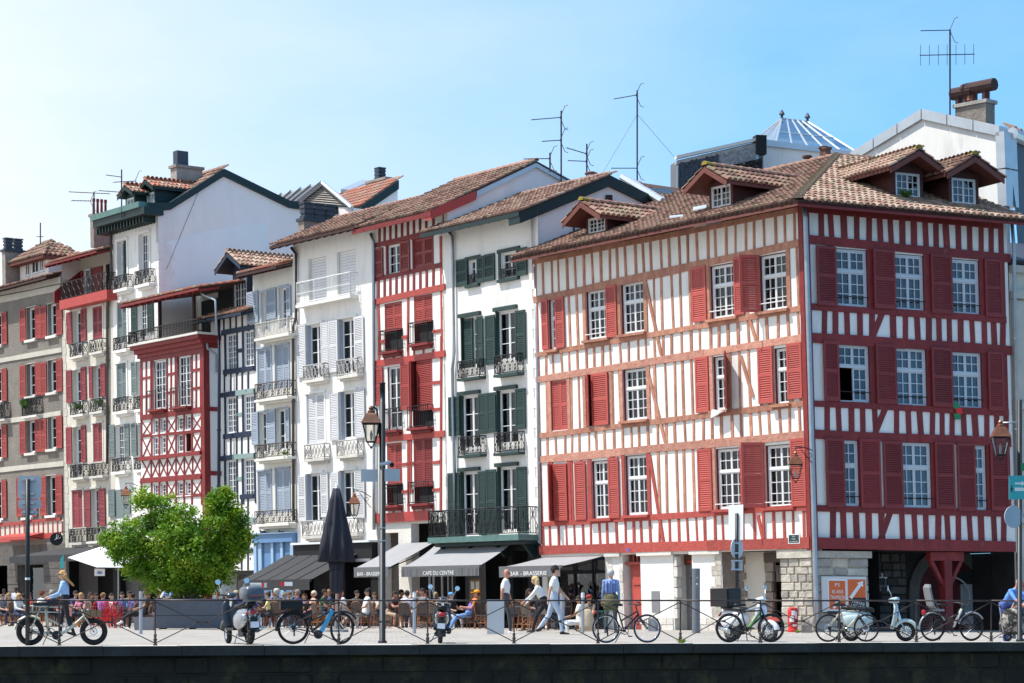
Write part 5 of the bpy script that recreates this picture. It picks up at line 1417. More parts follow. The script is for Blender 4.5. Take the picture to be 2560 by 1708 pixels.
gk=(g1[0]-.2,g1[1]+.12);s_=slab_poly([W(u0-.1,vR0-.15,.4),W(uC,vR0-.15,.4),W(uC,gk[1],gk[0]),W(u0-.1,gk[1],gk[0])],.06);s3=slab_poly([W(u0-.1,gk[1],gk[0]),W(uC,gk[1],gk[0]),W(uC,*g2[::-1]),W(u0-.1,*g2[::-1])],.06);s_.add(s3.v,s3.f);s2=slab_poly([W(u0-.1,*g2[::-1]),W(uC,*g2[::-1]),W(uC,*g3[::-1]),W(u0-.1,*g3[::-1])],.1);s_.add(s2.v,s2.f)
rC=s_.build('roof','tile_bed',hC)
O=W(u0,gk[1],gk[0]);S_=W(u0,g2[1],g2[0])-O
tiles(rC,O+Vector((0,0,.02)),fac.t,S_,lambda x,y:True,(0,uC-u0-.1),(0,S_.length),'old',.24,.42)
close_box(fac,hC,u0,uC,vT+.4,'plaster_gable',right=False,deep=12)
q=MB();q.path([W(uC+.02,*(lambda p:(p[1],p[0]))(fac.side(uC+.02,*PX('b1',x,y))))for x,y in((795,320),(520,985))],.008,4);q.build('cable','iron',hC)
pp=[fac.side(uC+.012,*PX('b1',x,y))for x,y in((520,770),(800,690),(1050,640),(1180,622),(1312,628),(1318,900),(1100,1080),(520,1140))]
q=MB();q.poly([W(uC+.012,v,w)for w,v in pp]);q.build('plaster_patch','plaster_cool',hC)
chimney(fac,hC,552,600,803,160,420,-1.6,'b1','stone_grey',True,0,dark='stone_brown')
q=MB();a=fac.uv(*PX('b1',572,60),-1.75);b=fac.uv(*PX('b1',627,158),-1.75);fac.box(q,a[0],a[0]+.4,b[1],a[1],-2.3,-1.75);q.build('chimney_pot','slate',hC)
wd_=-.4
for xl,xr,yw,ya,m in((208,265,425,318,'green_dark'),(402,460,372,262,'green_dark')):
 wq=.30 if xl<300 else-.25
 um=(fac.uv(*PX('b1',xl,yw),wq)[0]+fac.uv(*PX('b1',xr,yw),wq)[0])/2
 va=fac.uv(*PX('b1',(xl+xr)/2,ya),wq+.4)[1];vw=fac.uv(*PX('b1',(xl+xr)/2,yw),wq)[1]
 vb=vw-.75
 um=min(um,uC-1.15);dormer(fac,hC,um-.46,um+.46,wq,vb-.3,vw,va+.08,wq-2.8,m,'red',overf=.22,over=.28,soff='green_dark',slope=.5)
drainpipe(hC,[fac.W(*fac.uv(*PX(c,x,y),.1),.1)for c,x,y in(('a1',1075,690),('a1',1085,760),('a1',1092,1200),('a1',1062,1420),('a2',1052,40),('a2',1052,1568))],.07,'pipe_brown')
# cream house with the top gallery
u0b,u1b=U(fac,157,900),u0
hB=thing('narrow_house','narrow cream house with wine red shutters and an iron railed gallery under its eave','house',fac.W((u0b+u1b)/2,0,0))
vF=V(fac,*PX('a1',830,1440))
rows=[[fac.rect('a2',718,806,65,500),fac.rect('a2',912,1005,25,345)],[fac.rect('a2',718,805,645,1060),fac.rect('a2',912,998,605,1030)],[fac.rect('a2',720,806,1205,1690),fac.rect('a2',915,1005,1168,1545)],[fac.rect('a3',500,572,235,495),fac.rect('a3',632,690,225,540)]]
vG2=V(fac,*PX('a3',600,640))
wall(fac,hB,u0b,u1b,vG2,vF,[r for q in rows for r in q],'plaster_cream')
wall(fac,hB,u0b,u1b,0,vG2,[(u0b+.3,u1b-.4,0,vG2-.3)],'shop_dark','shop_front',deep=.5)
dark_back(fac,hB,u0b,u1b,0,vF,floors=(3,5.8,8.4))
for i,q in enumerate(rows):
 for j,r in enumerate(q):
  if(i,j)in((0,1),(2,1),(3,0)):closed_pair(fac,hB,r,'shutter_wine')
  else:window(fac,hB,r,2,1,((1,4),),'frame_white',.2,split=False,fw=.07,curtain=None)
  surround(fac,hB,r,'stone_white',.10,.02)
for c,xl,xr,yt,yb,hg in(('a2',663,716,82,392,'r'),('a2',804,852,48,362,'l'),('a2',660,714,650,970,'r'),('a2',803,852,620,942,'l'),('a2',884,916,610,925,'r'),('a2',996,1042,588,910,'l'),('a2',660,714,1208,1568,'r'),('a2',806,850,1190,1552,'l'),('a3',590,632,235,490,'r'),('a3',690,732,225,482,'l')):
 shutter(fac,hB,fac.rect(c,xl,xr,yt,yb),'shutter_wine',0,hg)
for c,xl,xr,yt,yb,st in(('a2',682,808,385,512,'lattice'),('a2',876,1000,348,470,'lattice'),('a2',685,812,960,1085,'lattice'),('a2',878,1000,932,1055,'lattice'),('a3',483,575,62,150,'scroll'),('a3',617,710,52,138,'scroll'),('a3',474,565,505,600,'scroll'),('a3',597,690,498,590,'scroll')):
 r=fac.rect(c,xl,xr,yt,yb,.3);balcony(fac,hB,r[0],r[1]-.03,r[2],r[3],.28,'iron','stone_white',st,.10,True,r=.013,step=.085)
for k in range(30):
 v=vG2+.1+k*.36
 if v>vF-.4:break
 q=MB();fac.box(q,u0b,u0b+(.42 if k%2 else.34),v,v+.345,-.02,.02);q.build('quoin','band_cream',hB)
a=fac.uv(*PX('a1',585,1440),.5);b=fac.uv(*PX('a1',1040,1370),.5);vgt=fac.uv(*PX('a1',830,1230),.5)[1];vgb=fac.uv(*PX('a1',830,1400),.5)[1]
q=MB();fac.box(q,a[0],b[0]+.1,vgb-.42,vgb,-1.5,.52);q.build('gallery_floor','red_bright',hB)
railing(fac,hB,a[0]+.03,b[0]+.05,vgb,vgt,.46,'iron','scroll',.013,.12)
vEv=fac.uv(*PX('a1',830,1010),.6)[1]
q=MB();q.poly([fac.W(u0b,vgb,-1.0),fac.W(u1b,vgb,-1.0),fac.W(u1b,vEv+.6,-1.0),fac.W(u0b,vEv+.6,-1.0)]);q.build('gallery_wall','plaster_cream',hB)
for xl,xr,m in((762,818,'shutter_wine'),(912,1008,'shutter_wine'),(1050,1075,'interior'),(862,905,'interior')):
 p=[fac.uv(*PX('a1',x,1150),-1.0)[0]for x in(xl,xr)];q=MB();fac.box(q,p[0],p[1],vgb,vEv-.2,-.99,-.93);q.build('gallery_door',m,hB)
p=[fac.uv(*PX('a1',x,1150),-1.0)[0]for x in(858,908)];window(fac,hB,(p[0],p[1],vgb+.1,vEv-.2),1,2,((1,4),),'frame_white',.02,split=False,ww=-.85)
front_roof(fac,hB,u0b-.2,u1b-.02,.75,vEv,-4.5,vEv+1.6,-8,vEv+.6,'red',fascia='timber_red',under='timber_red',fasc_h=.03,verge=.02)
close_box(fac,hB,u0b,u1b,vEv+.3,'plaster_gable')
q=MB();W=fac.W;q.hexa([W(u0b-.06,vgb,-1.2),W(u0b+.06,vgb,-1.2),W(u0b+.06,vgb,.4),W(u0b-.06,vgb,.4),W(u0b-.06,vEv,-1.2),W(u0b+.06,vEv,-1.2),W(u0b+.06,vgb+.5,.4),W(u0b-.06,vgb+.5,.4)]);q.build('gallery_cheek','timber_red',hB)
chimney(fac,hB,882,916,1070,605,930,-1.8,'a1','stone_brown',True,4,'timber_red',.75)
# grey roughcast house
u0a,u1a=U(fac,-150,900),u0b
hA=thing('grey_house','grey roughcast house with brick red shutters and cream bands at the row end','house',fac.W(u1a-5,0,0))
vT=V(fac,*PX('a1',300,1320))
cols_=[(262,357,0),(470,563,-14),(-70,28,22)]
rowsy=[(30,350),(585,905),(1140,1460)]
R_=[fac.rect('a2',x0,x1,y0+dy-(0 if x0>400 else 0),y1+dy)for(y0,y1)in rowsy for(x0,x1,dy)in((262,357,0),(470,563,-38),(-70,28,62))]
R_+=[fac.rect('a3',325,392,135,410),fac.rect('a3',160,225,155,425),fac.rect('a3',-50,20,165,445)]
wall(fac,hA,u0a,u1a,3.7,vT+.2,R_,'roughcast_grey')
vg=3.7
wall(fac,hA,u0a,u1a,0,vg,[(U(fac,38),U(fac,103),0,2.75),(U(fac,-40),U(fac,13),0,2.75)],'stone_shaded','ground_floor_wall',deep=.5)
dark_back(fac,hA,u0a,u1a,0,vT,floors=(3.5,6.2,8.8))
for r in R_:window(fac,hA,r,2,1,((1,3),),'frame_white',.2,split=False,fw=.07);sill(fac,hA,r,'stone_white',.12,.14,.05);surround(fac,hA,r,'stone_white',.02,.02)
for(y0,y1)in rowsy:
 for xl,xr,dy,hg in((205,263,18,'r'),(355,408,-8,'l'),(409,466,-12,'r'),(563,620,-45,'l'),(28,77,48,'l')):
  shutter(fac,hA,fac.rect('a2',xl,xr,y0+dy,y1+dy),'shutter_brick',0,hg)
for xl,xr,yt,yb,hg in((284,326,142,412,'r'),(392,436,132,405,'l'),(20,52,165,428,'l'),(120,160,150,420,'r'),(225,262,146,418,'l')):shutter(fac,hA,fac.rect('a3',xl,xr,yt,yb),'shutter_brick',0,hg)
for c,x0,y0,x1,y1 in(('a2',-200,592,612,450),('a2',-200,1190,605,1068),('a3',-150,112,445,52),('a1',-100,1470,600,1330),('a1',-100,1395,600,1255)):
 beam(fac,hA,fac.p(c,x0,y0),fac.p(c,x1,y1),.22 if c!='a1' else.3,'band_cream',.05)
for y0,y1,ofs in((470,435,.16),(575,545,.26)):
 beam(fac,hA,fac.p('a3',-150,y0+20),fac.p('a3',425,y1),ofs,'red_bright' if ofs>.2 else 'beam_red',.08)
mb=MB();r=(u0a,U(fac,*PX('a3',440,500)),V(fac,*PX('a3',200,560)),V(fac,*PX('a3',200,458)));fac.box(mb,*r,-.02,.02);mb.build('timber_band','plaster_cream',hA)
for k in range(16):
 x=-60+k*33;p=fac.p('a3',x,500);stud(fac,hA,(p[0],r[2]+.1),(p[0],r[3]-.05),.1,'beam_red',.05)
o=balcony(fac,hA,*[fac.rect('a2',215,360,925,1095,.3)[i]for i in(0,1,2,3)],.3,'iron','stone_white','scroll',.1,True,r=.013,step=.09)
balcony(fac,hA,*fac.rect('a2',-40,45,970,1130,.3),.3,'iron','stone_white','scroll',.1,True,r=.013,step=.09)
vea=fac.uv(*PX('a1',300,1262),.6)[1]
front_roof(fac,hA,u0a,u1a-.25,.65,vea,-5.0,vea+1.7,-9,vea+.6,'old',fascia='soffit_brown',fasc_h=.05,verge=.0)
close_box(fac,hA,u0a,u1a,vT,'plaster_gable')
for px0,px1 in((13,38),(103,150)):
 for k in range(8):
  q=MB();a,b=U(fac,px0),U(fac,px1);fac.box(q,a,b,.02+k*.36,.36+k*.36,-.02,.02+rr(0,.02));q.build('stone','stone_shaded',hA)
q=MB();fac.box(q,U(fac,40),U(fac,101),.9,2.6,-.4,-.38);q.build('shop_window','glass_shop',hA)
wa_=-1.6
a0=fac.uv(*PX('a1',185,1180),wa_)[0];a1=fac.uv(*PX('a1',465,1100),wa_)[0];vb=fac.uv(*PX('a1',300,1260),wa_)[1]-.3;vt=fac.uv(*PX('a1',325,1065),wa_)[1]
wk=fac.side(a1,*PX('a1',650,1100))[0]-.8
q=MB();fac.box(q,a0,a1,vb,vt,wk,wa_-.15);at_=q.build('attic_room','plaster_gable',hA)
q=MB();fac.box(q,a0,a1,vb,vt,wa_-.14,wa_-.06);q.build('attic_front','plaster_white',at_)
for xl,xr in((245,288),(308,375),(385,425)):
 p=[fac.uv(*PX('a1',x,1140),wa_)[0]for x in(xl,xr)];v0=fac.uv(*PX('a1',300,1212),wa_)[1]+(p[0]-a0)*.02;window(fac,at_,(p[0],p[1],v0,v0+1.0),2,1,((1,1),),'frame_white',-.02,split=False,ww=wa_-.04,name='attic_window')
 q=MB();fac.box(q,p[0]+.08,p[1]-.08,v0+.06,v0+.95,wa_-.06,wa_-.045);q.build('dark_inside','interior',at_)
ap=fac.uv(*PX('a1',625,905),wa_-2)[1]
o_=.45;W=fac.W;um=(a0+a1)/2;wm=(wa_+wk)/2
A,B,C_,D_=W(a0-o_,vt,wa_+o_),W(a1+o_,vt,wa_+o_),W(a1+o_,vt,wk-o_),W(a0-o_,vt,wk-o_)
T0,T1=W(um,ap,wa_-.9),W(um,ap,wk+.9)
q=MB();q.add([A,B,C_,D_,T0,T1],[(0,1,4),(1,2,5,4),(2,3,5),(3,0,4,5),(3,2,1,0)]);ro=q.build('attic_roof','tile_bed',at_)
fs_=MB();fac.box(fs_,a0-o_,a1+o_,vt-.12,vt-.005,wk-o_,wa_+o_);fs_.build('attic_eave','fascia_brown',at_)
tb=MB()
for(P,Q,T)in((A,B,T0),(B,C_,None)):
 e=(Q-P);n_=int(e.length/.26);en=e.normalized()
 top=T if T is not None else T0
 sdir=((T0+(T1-T0)*0)-P);sdir=sdir-en*sdir.dot(en);L_=sdir.length;sdir.normalize();nn=en.cross(sdir);nn=nn if nn.z>0 else-nn
 lo=(T0-P).dot(en);hi=(T1-P).dot(en)if T is None else lo
 for i in range(n_):
  for j in range(int(L_/.4)+1):
   x,y=(i+.5)*.26,j*.4;f=y/L_
   if x<f*lo+.05 or x>e.length-f*(e.length-hi)-.05:continue
   tb.k=RND.choice((0,0,1,2));tile_shape(tb,P+en*x+sdir*y+nn*.01,en,sdir,nn,.44,.11,.09)
tb.build('attic_tiles',TILE_MATS['old'],at_,kind='stuff')
chimney(fac,hA,18,50,238,950,1300,-1.0,'a1','stone_brown',True,2,'slate',.55,'slate',True)
chimney(fac,hA,362,385,470,905,970,-3.2,'a1','slate',True,0)
# houses behind the row
def frame_at(px,py,s,ang,lean=0.0):
 """A facade frame at a photo column and scale; ang: heading of its run from the picture plane, degrees."""
 p=at(px,s);p.z=0.1;t=Vector((math.cos(math.radians(ang)),math.sin(math.radians(ang)),0))
 return Fac(p,t,Vector((t.y,-t.x,0)),lean)
fb=Fac(ROW0-RN*9.5,RT,RN,0.0)
hM=thing('house','zinc roofed house with a slate hung gable, seen over the big bare gable wall','house',fb.W(fb.uv(760,480)[0],0,0))
pA,pB,pC=PX('d1',410,243),PX('d1',632,432),PX('d1',240,375)
uu=fb.uv(*pA)[0]
def on(p,w):return fb.W(*fb.uv(*p,w),w)
P1,P2,P3=on(PX('d1',410,245),0),on(PX('d1',640,440),0),on(PX('d1',215,400),0)
q=slab_poly([P1,P2,P3],.3,RN*-.3);q.build('slate_gable','slate',hM)
for k in range(9):
 f0=.12+k*.1;a,b=P1.lerp(P3,f0),P1.lerp(P2,f0);s_=MB();s_.tube(a+RN*.04,b+RN*.04,.035,n=4);s_.build('slate_course','stone_grey',hM)
bk=-RN*5+Vector((0,0,.0));left=-RT*7.5
q=slab_poly([P1+RN*.15,P3+RN*.15,P3+left*.9,P1+left],.12);q.build('roof','zinc',hM)
for k in range(8):
 a=(P1+RN*.2).lerp(P1+left,k/8);b=(P3+RN*.2).lerp(P3+left*.9,k/8);s_=MB();s_.tube(a+Vector((0,0,.05)),b+Vector((0,0,.05)),.045,n=4);s_.build('roof_seam','zinc',hM)
for a,b in((P1,P2),(P1,P3)):s_=MB();s_.tube(a+RN*.1,b+RN*.1,.11,n=6);s_.build('zinc_edge','zinc',hM)
q=MB();q.poly([P3-Vector((0,0,9)),P2-Vector((0,0,9)),P2,P3]);q.poly([P3-Vector((0,0,9)),P3+left-Vector((0,0,9)),P3+left,P3]);q.poly([P2-Vector((0,0,9)),P2-RN*5-Vector((0,0,9)),P2-RN*5,P2]);q.build('wall','plaster_gable',hM)
hN=thing('house','house with a rusty orange roof, dark verge and a broad chimney, far behind the row','house',fb.W(fb.uv(920,480)[0],0,-4))
wN=-3.0
Q1,Q2,Q3,Q4=on(PX('d1',985,225),wN-4),on(PX('d1',690,430),wN),on(PX('d1',992,400),wN-4),on(PX('d1',585,400),wN)
uN=fb.uv(*PX('d1',690,430),wN)[0]
sA=fb.side(uN,*PX('d1',690,432));sB=fb.side(uN,*PX('d1',985,228));sC=fb.side(uN,*PX('d1',992,420))
gable_wall(fb,hN,uN,[(sA[0],sA[1]-6),(sA[0],sA[1]-.2),(sB[0],sB[1]-.2),(sB[0],sA[1]-6)],'plaster_gable')
verge_strip(fb,hN,uN,[sA,sB],'green_dark',.4,.12,.3)
q=slab_poly([fb.W(uN,sA[1],sA[0]),fb.W(uN-5.5,sA[1],sA[0]),fb.W(uN-5.5,sB[1],sB[0]),fb.W(uN,sB[1],sB[0])],.1);rN=q.build('roof','tile_bed',hN)
O=fb.W(uN-5.4,sA[1]+.03,sA[0]);S_=fb.W(uN-5.4,sB[1]+.03,sB[0])-O
tiles(rN,O,fb.t,S_,lambda x,y:True,(0,5.2),(0,S_.length),'red',.26,.42)
q=MB();q.poly([fb.W(uN-5.5,sA[1]-6,sA[0]),fb.W(uN,sA[1]-6,sA[0]),fb.W(uN,sA[1],sA[0]),fb.W(uN-5.5,sA[1],sA[0])]);q.build('wall','plaster_gable',hN)
chimney(fb,hN,745,890,950,195,320,sA[0]-2.4,'d1','stone_pale',True,4,'slate',.55,'stone_brown',True)
s_=MB();a,b=on(PX('d1',540,345),wN-2),on(PX('d1',712,270),wN-5);s_.hexa([a,b,b-RN*.5,a-RN*.5,a+Vector((0,0,.35)),b+Vector((0,0,.35)),b-RN*.5+Vector((0,0,.35)),a-RN*.5+Vector((0,0,.35))]);s_.build('zinc_parapet','zinc',hN)
kf=frame_at(2320,500,71.5,-48)
hK=thing('white_house','white gable house with zinc edging and a slate side, rising behind the big corner house','house',kf.W(0,0,0))
prof=[kf.uv(*PX('t1',x,y))for x,y in((1395,785),(1790,545),(2225,640),(2240,1060))]
k0=[(prof[0][0],prof[0][1]-6),prof[0],prof[1],prof[2],(prof[3][0]+.1,prof[3][1]-9)]
q=slab_poly([kf.W(u,v,0)for u,v in k0],.4,-kf.n);q.build('wall','plaster_white',hK)
for a,b in((prof[0],prof[1]),(prof[1],prof[2]),(prof[2],(prof[3][0],prof[3][1]))):
 n=max(2,int(math.hypot(b[0]-a[0],b[1]-a[1])/.9))
 for i in range(n):
  f0,f1=(i+.02)/n,(i+.98)/n;p0=(a[0]+(b[0]-a[0])*f0,a[1]+(b[1]-a[1])*f0);p1=(a[0]+(b[0]-a[0])*f1,a[1]+(b[1]-a[1])*f1)
  s_=MB();kf.bar(s_,p0,p1,.36,-.6,.10);s_.build('zinc_sheet','zinc',hK)
K2=kf.W(prof[2][0]+.1,prof[2][1]-.1,-.3);K3=kf.W(prof[3][0]+.5,prof[3][1]-3,-.3);bk=Vector((.75,1.2,0))*6
q=MB();q.poly([K3,K3+bk,K2+bk,K2]);q.build('slate_side','slate',hK)
s_=MB();s_.tube(K2+Vector((.1,0,.05)),K2+bk+Vector((.1,0,.05)),.22,n=8);s_.build('zinc_roll','zinc',hK)
q=slab_poly([kf.W(*prof[1],-.2),kf.W(*prof[2],-.2),kf.W(*prof[2],-.2)+bk,kf.W(*prof[1],-.2)+bk],.1);q.build('roof','tile_bed',hK)
q=slab_poly([kf.W(*prof[1],-.2),kf.W(*prof[0],-.2),kf.W(*prof[0],-.2)+bk,kf.W(*prof[1],-.2)+bk],.1);q.build('roof','zinc',hK)
tk=MB()
for i in range(16):
 c=K2+bk*(i/16)+Vector((.3,.3,.22));tile_shape(tk,c,bk.normalized(),Vector((-.5,.3,.3)).normalized(),Vector((0,0,1)),.5,.13,.11)
tk.build('eave_tiles','tile_terracotta',hK,kind='stuff')
chimney(kf,hK,1970,2138,2188,460,600,-1.2,'t1','stone_brown',True,0,dark='stone_grey')
for xx,yy,w_ in((2010,425,.5),(2100,395,.75)):
 p=kf.W(*kf.uv(*PX('t1',xx,yy),-1.6),-1.6);q=MB();q.tube(p-kf.t*w_*.9,p+kf.t*w_*.9,.22,n=10);q.tube(p-kf.t*w_*.3,p-kf.t*w_*.3-Vector((0,0,.7)),.14);q.tube(p+kf.t*w_*.4,p+kf.t*w_*.4-Vector((0,0,.7)),.14);q.build('chimney_cowl','soffit_brown',hK)
p=kf.W(*kf.uv(*PX('t1',2050,455),-1.6),-1.6);q=MB();q.lathe(p,[(.13,-.1),(.11,.25),(.15,.27),(.15,.33)],10);q.build('chimney_pot','tile_red',hK)
sf=frame_at(1900,420,66,12)
hS_=thing('house','white block carrying a glass pyramid skylight, behind the corner house roof','house',sf.W(0,0,0))
def sp(x,y,w=0):return sf.W(*sf.uv(*PX('t1',x,y),w),w)
A,B=sp(860,690),sp(1420,748);T0,T1=sp(1008,568,-2.2),sp(1150,585,-2.2)
A=sp(975,708,1.2);B=sp(1420,752,1.2);A2=sp(865,680,-4.5);B2=A2+(B-A)
faces=((A,B,T1,T0),(A2,A,T0,T0),(B,B2,T1,T1),(B2,A2,T0,T1))
q=MB()
for f_ in faces[:1]+faces[3:]:q.poly(f_)
q.poly((A2,A,T0));q.poly((B,B2,T1));sk=q.build('skylight','glass_roof',hS_)
q=MB();q.poly([p-Vector((0,0,.1))for p in(A,B,B2,A2)]);q.build('skylight_floor','sign_back',hS_)
bars=[(A,T0),(B,T1),(A2,T0),(T0,T1),(A,B),(A2,A)]+[(A.lerp(B,f),T0.lerp(T1,f))for f in(.2,.4,.6,.8)]+[(A2.lerp(A,f),T0)for f in(.35,.7)]+[(A.lerp(T0,.45),B.lerp(T1,.45))]
for a,b in bars:s_=MB();s_.tube(a,b,.035,n=5);s_.build('glazing_bar','zinc',sk)
for p in(T0,T1):s_=MB();s_.lathe(p,[(.05,-.05),(.05,.1),(.12,.16),(.02,.34)],8);s_.build('finial','slate',sk)
a,b=sf.uv(*PX('t1',905,720),1.3),sf.uv(*PX('t1',1500,790),1.3)
q=MB();q.hexa([sf.W(a[0],6,1.3),sf.W(b[0],6,1.3),sf.W(b[0],6,-5),sf.W(a[0],6,-5),sf.W(a[0],a[1],1.3),sf.W(b[0],b[1],1.3),sf.W(b[0],b[1],-5),sf.W(a[0],a[1]+.2,-5)]);q.build('wall','plaster_white',hS_)
q=MB();q.hexa([sf.W(a[0]-.1,a[1],1.4),sf.W(b[0],b[1],1.4),sf.W(b[0],b[1],1.2),sf.W(a[0]-.1,a[1],1.2),sf.W(a[0]-.1,a[1]+.25,1.4),sf.W(b[0],b[1]+.12,1.4),sf.W(b[0],b[1]+.12,1.2),sf.W(a[0]-.1,a[1]+.25,1.2)]);q.build('zinc_edge','zinc',hS_)
hT=thing('roof_shelter','roof under repair wrapped in torn dark tarpaulin with a pale timber edge','roof shelter',sp(650,800,2)-Vector((0,0,3)))
tw=2.0
c0,c1,c2,c3=sf.uv(*PX('t1',432,800),tw),sf.uv(*PX('t1',905,690),tw),sf.uv(*PX('t1',905,870),tw),sf.uv(*PX('t1',432,1000),tw)
W=sf.W
q=MB();q.hexa([W(c0[0],c3[1]-1,tw),W(c1[0],c3[1]-1,tw),W(c1[0],c3[1]-1,tw-1),W(c0[0],c3[1]-1,tw-1),W(c0[0],c0[1],tw),W(c1[0],c1[1],tw),W(c1[0],c1[1],tw-1),W(c0[0],c0[1],tw-1)]);q.build('wall','totem_grey',hT)
nx,ny=26,8
for(f0,f1,m,hgt)in((.0,.46,'slate',.95),(.46,.90,'awning_grey',.62),(.48,.96,'shop_dark',.42)):
 q=MB();pts=[]
 for j in range(ny+1):
  for i in range(nx+1):
   f=f0+(f1-f0)*i/nx;g=j/ny
   u=c0[0]+(c1[0]-c0[0])*f;vt=c0[1]+(c1[1]-c0[1])*f-.12
   wob=.40*math.sin(i*1.3+j*1.1)+.30*math.sin(i*.6-j*1.9)+rr(-.1,.1)
   pts.append(W(u,vt-hgt*1.5*g*(1+.25*math.sin(i*.9))-(0 if m!='shop_dark' else.55),tw+.12+.12*abs(wob)+(.1 if m=='shop_dark' else 0)))
 q.add(pts,[(j*(nx+1)+i,j*(nx+1)+i+1,(j+1)*(nx+1)+i+1,(j+1)*(nx+1)+i)for j in range(ny)for i in range(nx)])
 q.build('tarpaulin',m,hT,smooth=False)
for dz,m in((.0,'stone_white'),(-.2,'stone_grey')):
 q=MB();sf.bar(q,(c0[0]-.1,c0[1]+dz+.08),(c1[0],c1[1]+dz+.08),.12,tw-.1,tw+.16);q.build('edge_board',m,hT)
for f in(.0,.47,.62,.78,.92):
 u=c0[0]+(c1[0]-c0[0])*f;v=c0[1]+(c1[1]-c0[1])*f;q=MB();sf.box(q,u-.05,u+.05,c3[1]-.5,v-.1,tw+.0,tw+.1);q.build('batten','steel',hT)
q=MB();u=c1[0];sf.box(q,u-.35,u+.05,c1[1]-.55,c1[1]+.15,tw-.2,tw+.25);q.build('tarpaulin_roll','shop_dark',hT)
hQ=thing('house','low tiled roof with a zinc edge and a skylight, tucked behind the green-shuttered house','house',sp(300,950,3)-Vector((0,0,10)))
a=[sp(x,y,3.0)for x,y in((125,910),(440,955))];b=[sp(x,y,7.0)for x,y in((350,1045),(520,1100))]
q=slab_poly([b[0],b[1],a[1],a[0]],.15);rq=q.build('roof','tile_bed',hQ)
e=(b[1]-b[0]);S_=a[0]-b[0];S_=S_-e.normalized()*S_.dot(e.normalized());sk_=(a[0]-b[0]).dot(e.normalized())
tiles(rq,b[0]+Vector((0,0,.03)),e,S_,lambda x,y:x>sk_*y/S_.length,(min(0,sk_),e.length+1.5),(0,S_.length),'mix',.26,.42)
s_=MB();s_.path([a[0]+Vector((0,0,.1)),b[0]+Vector((0,0,.1))],.14,6);s_.build('zinc_edge','zinc',hQ)
pp=[sp(x,y,4.6)+Vector((0,0,.05))for x,y in((255,960),(395,965),(430,995),(300,990))];s_=slab_poly(pp,.1);s_.build('roof_window','glass_roof',hQ)
q=MB();q.poly([b[0]-Vector((0,0,6)),b[1]-Vector((0,0,6)),b[1],b[0]]);q.build('wall','plaster_gable',hQ)
hL=thing('beige_house','pale beige stone house front at the right edge, past the corner house','house',RJ.W(UR+3,0,-.4))
nf=Fac(RJ.P0,RTr,RNr,.02);ua_=UR+.12
wall(nf,hL,ua_,ua_+7,0,11.2,[(ua_+1.2,ua_+2.5,4,6.2),(ua_+1.2,ua_+2.5,7.2,9.4),(ua_+.9,ua_+2.8,0,2.8)],'plaster_cream',w=-.25)
dark_back(nf,hL,ua_,ua_+7,0,11,w=-1.5)
for r in((ua_+1.2,ua_+2.5,4,6.2),(ua_+1.2,ua_+2.5,7.2,9.4)):window(nf,hL,r,2,2,three,'frame_white',.4)
for v in(3.3,6.8,10.2,11.0):q=MB();nf.box(q,ua_,ua_+7,v,v+.22,-.26,-.05);q.build('string_course','band_cream',hL)
for k in range(3):q=MB();nf.box(q,ua_+.05+k*2.9,ua_+.55+k*2.9,3.55,10.15,-.26,-.16);q.build('pilaster','band_cream',hL)
q=MB();q.hexa([nf.W(ua_,11.2,-.2),nf.W(ua_+7,11.2,-.2),nf.W(ua_+7,11.2,-6),nf.W(ua_,11.2,-6),nf.W(ua_,11.35,.1),nf.W(ua_+7,11.35,.1),nf.W(ua_+7,13,-6),nf.W(ua_,13,-6)]);q.build('roof','slate',hL)
# quay, paving, water
def rl(a,b,z=0.0):p=E0+ED*a+EN*b;return Vector((p.x,p.y,z))
def rail_a(px):
 d=Vector(((px-CX)/F,1.0));m=Matrix(((d.x,-ED.x),(d.y,-ED.y)));q=m.inverted()@Vector((E0.x,E0.y));return q[1]
mb=MB();bs=[.25,2,4,6,8,10,12,13.3,20,40,90,200];As=[-90,-40,-20,0,20,40,90]
pts=[rl(a,b,gz(rl(a,b)))for b in bs for a in As];n=len(As)
mb.add(pts,[(j*n+i,j*n+i+1,(j+1)*n+i+1,(j+1)*n+i)for j in range(len(bs)-1)for i in range(n-1)])
mb.build('pavement','pavement',None,kind='structure')
mb=MB();A,B,C_,D_=rl(-90,-.40,0),rl(90,-.40,0),rl(90,.3,0),rl(-90,.3,0)
lo=Vector((0,0,-5));mb.hexa([A+lo,B+lo,C_+lo,D_+lo,A-Vector((0,0,.2)),B-Vector((0,0,.2)),C_-Vector((0,0,.004)),D_-Vector((0,0,.004))])
quay=mb.build('quay_wall','quay_stone',None,kind='structure')
a=-12.0
while a<25:
 L_=rr(1.25,1.9);z0=rr(-.006,.008);q=MB();g=.006
 f0,f1=-.62+rr(-.012,.012),.25
 ring=[(a+g,f0,-.215),(a+L_-g,f0,-.215),(a+L_-g,f1,-.215),(a+g,f1,-.215),(a+g,f0+.02,z0),(a+L_-g,f0+.02,z0),(a+L_-g,f1,z0),(a+g,f1,z0)]
 q.add([rl(*p)for p in ring],[(3,2,1,0),(0,1,5,4),(1,2,6,5),(2,3,7,6),(3,0,4,7)]);q.k=1;q.add([rl(*p)for p in ring[4:]],[(0,1,2,3)])
 q.build('coping_stone',['quay_coping','coping_top'],quay);a+=L_
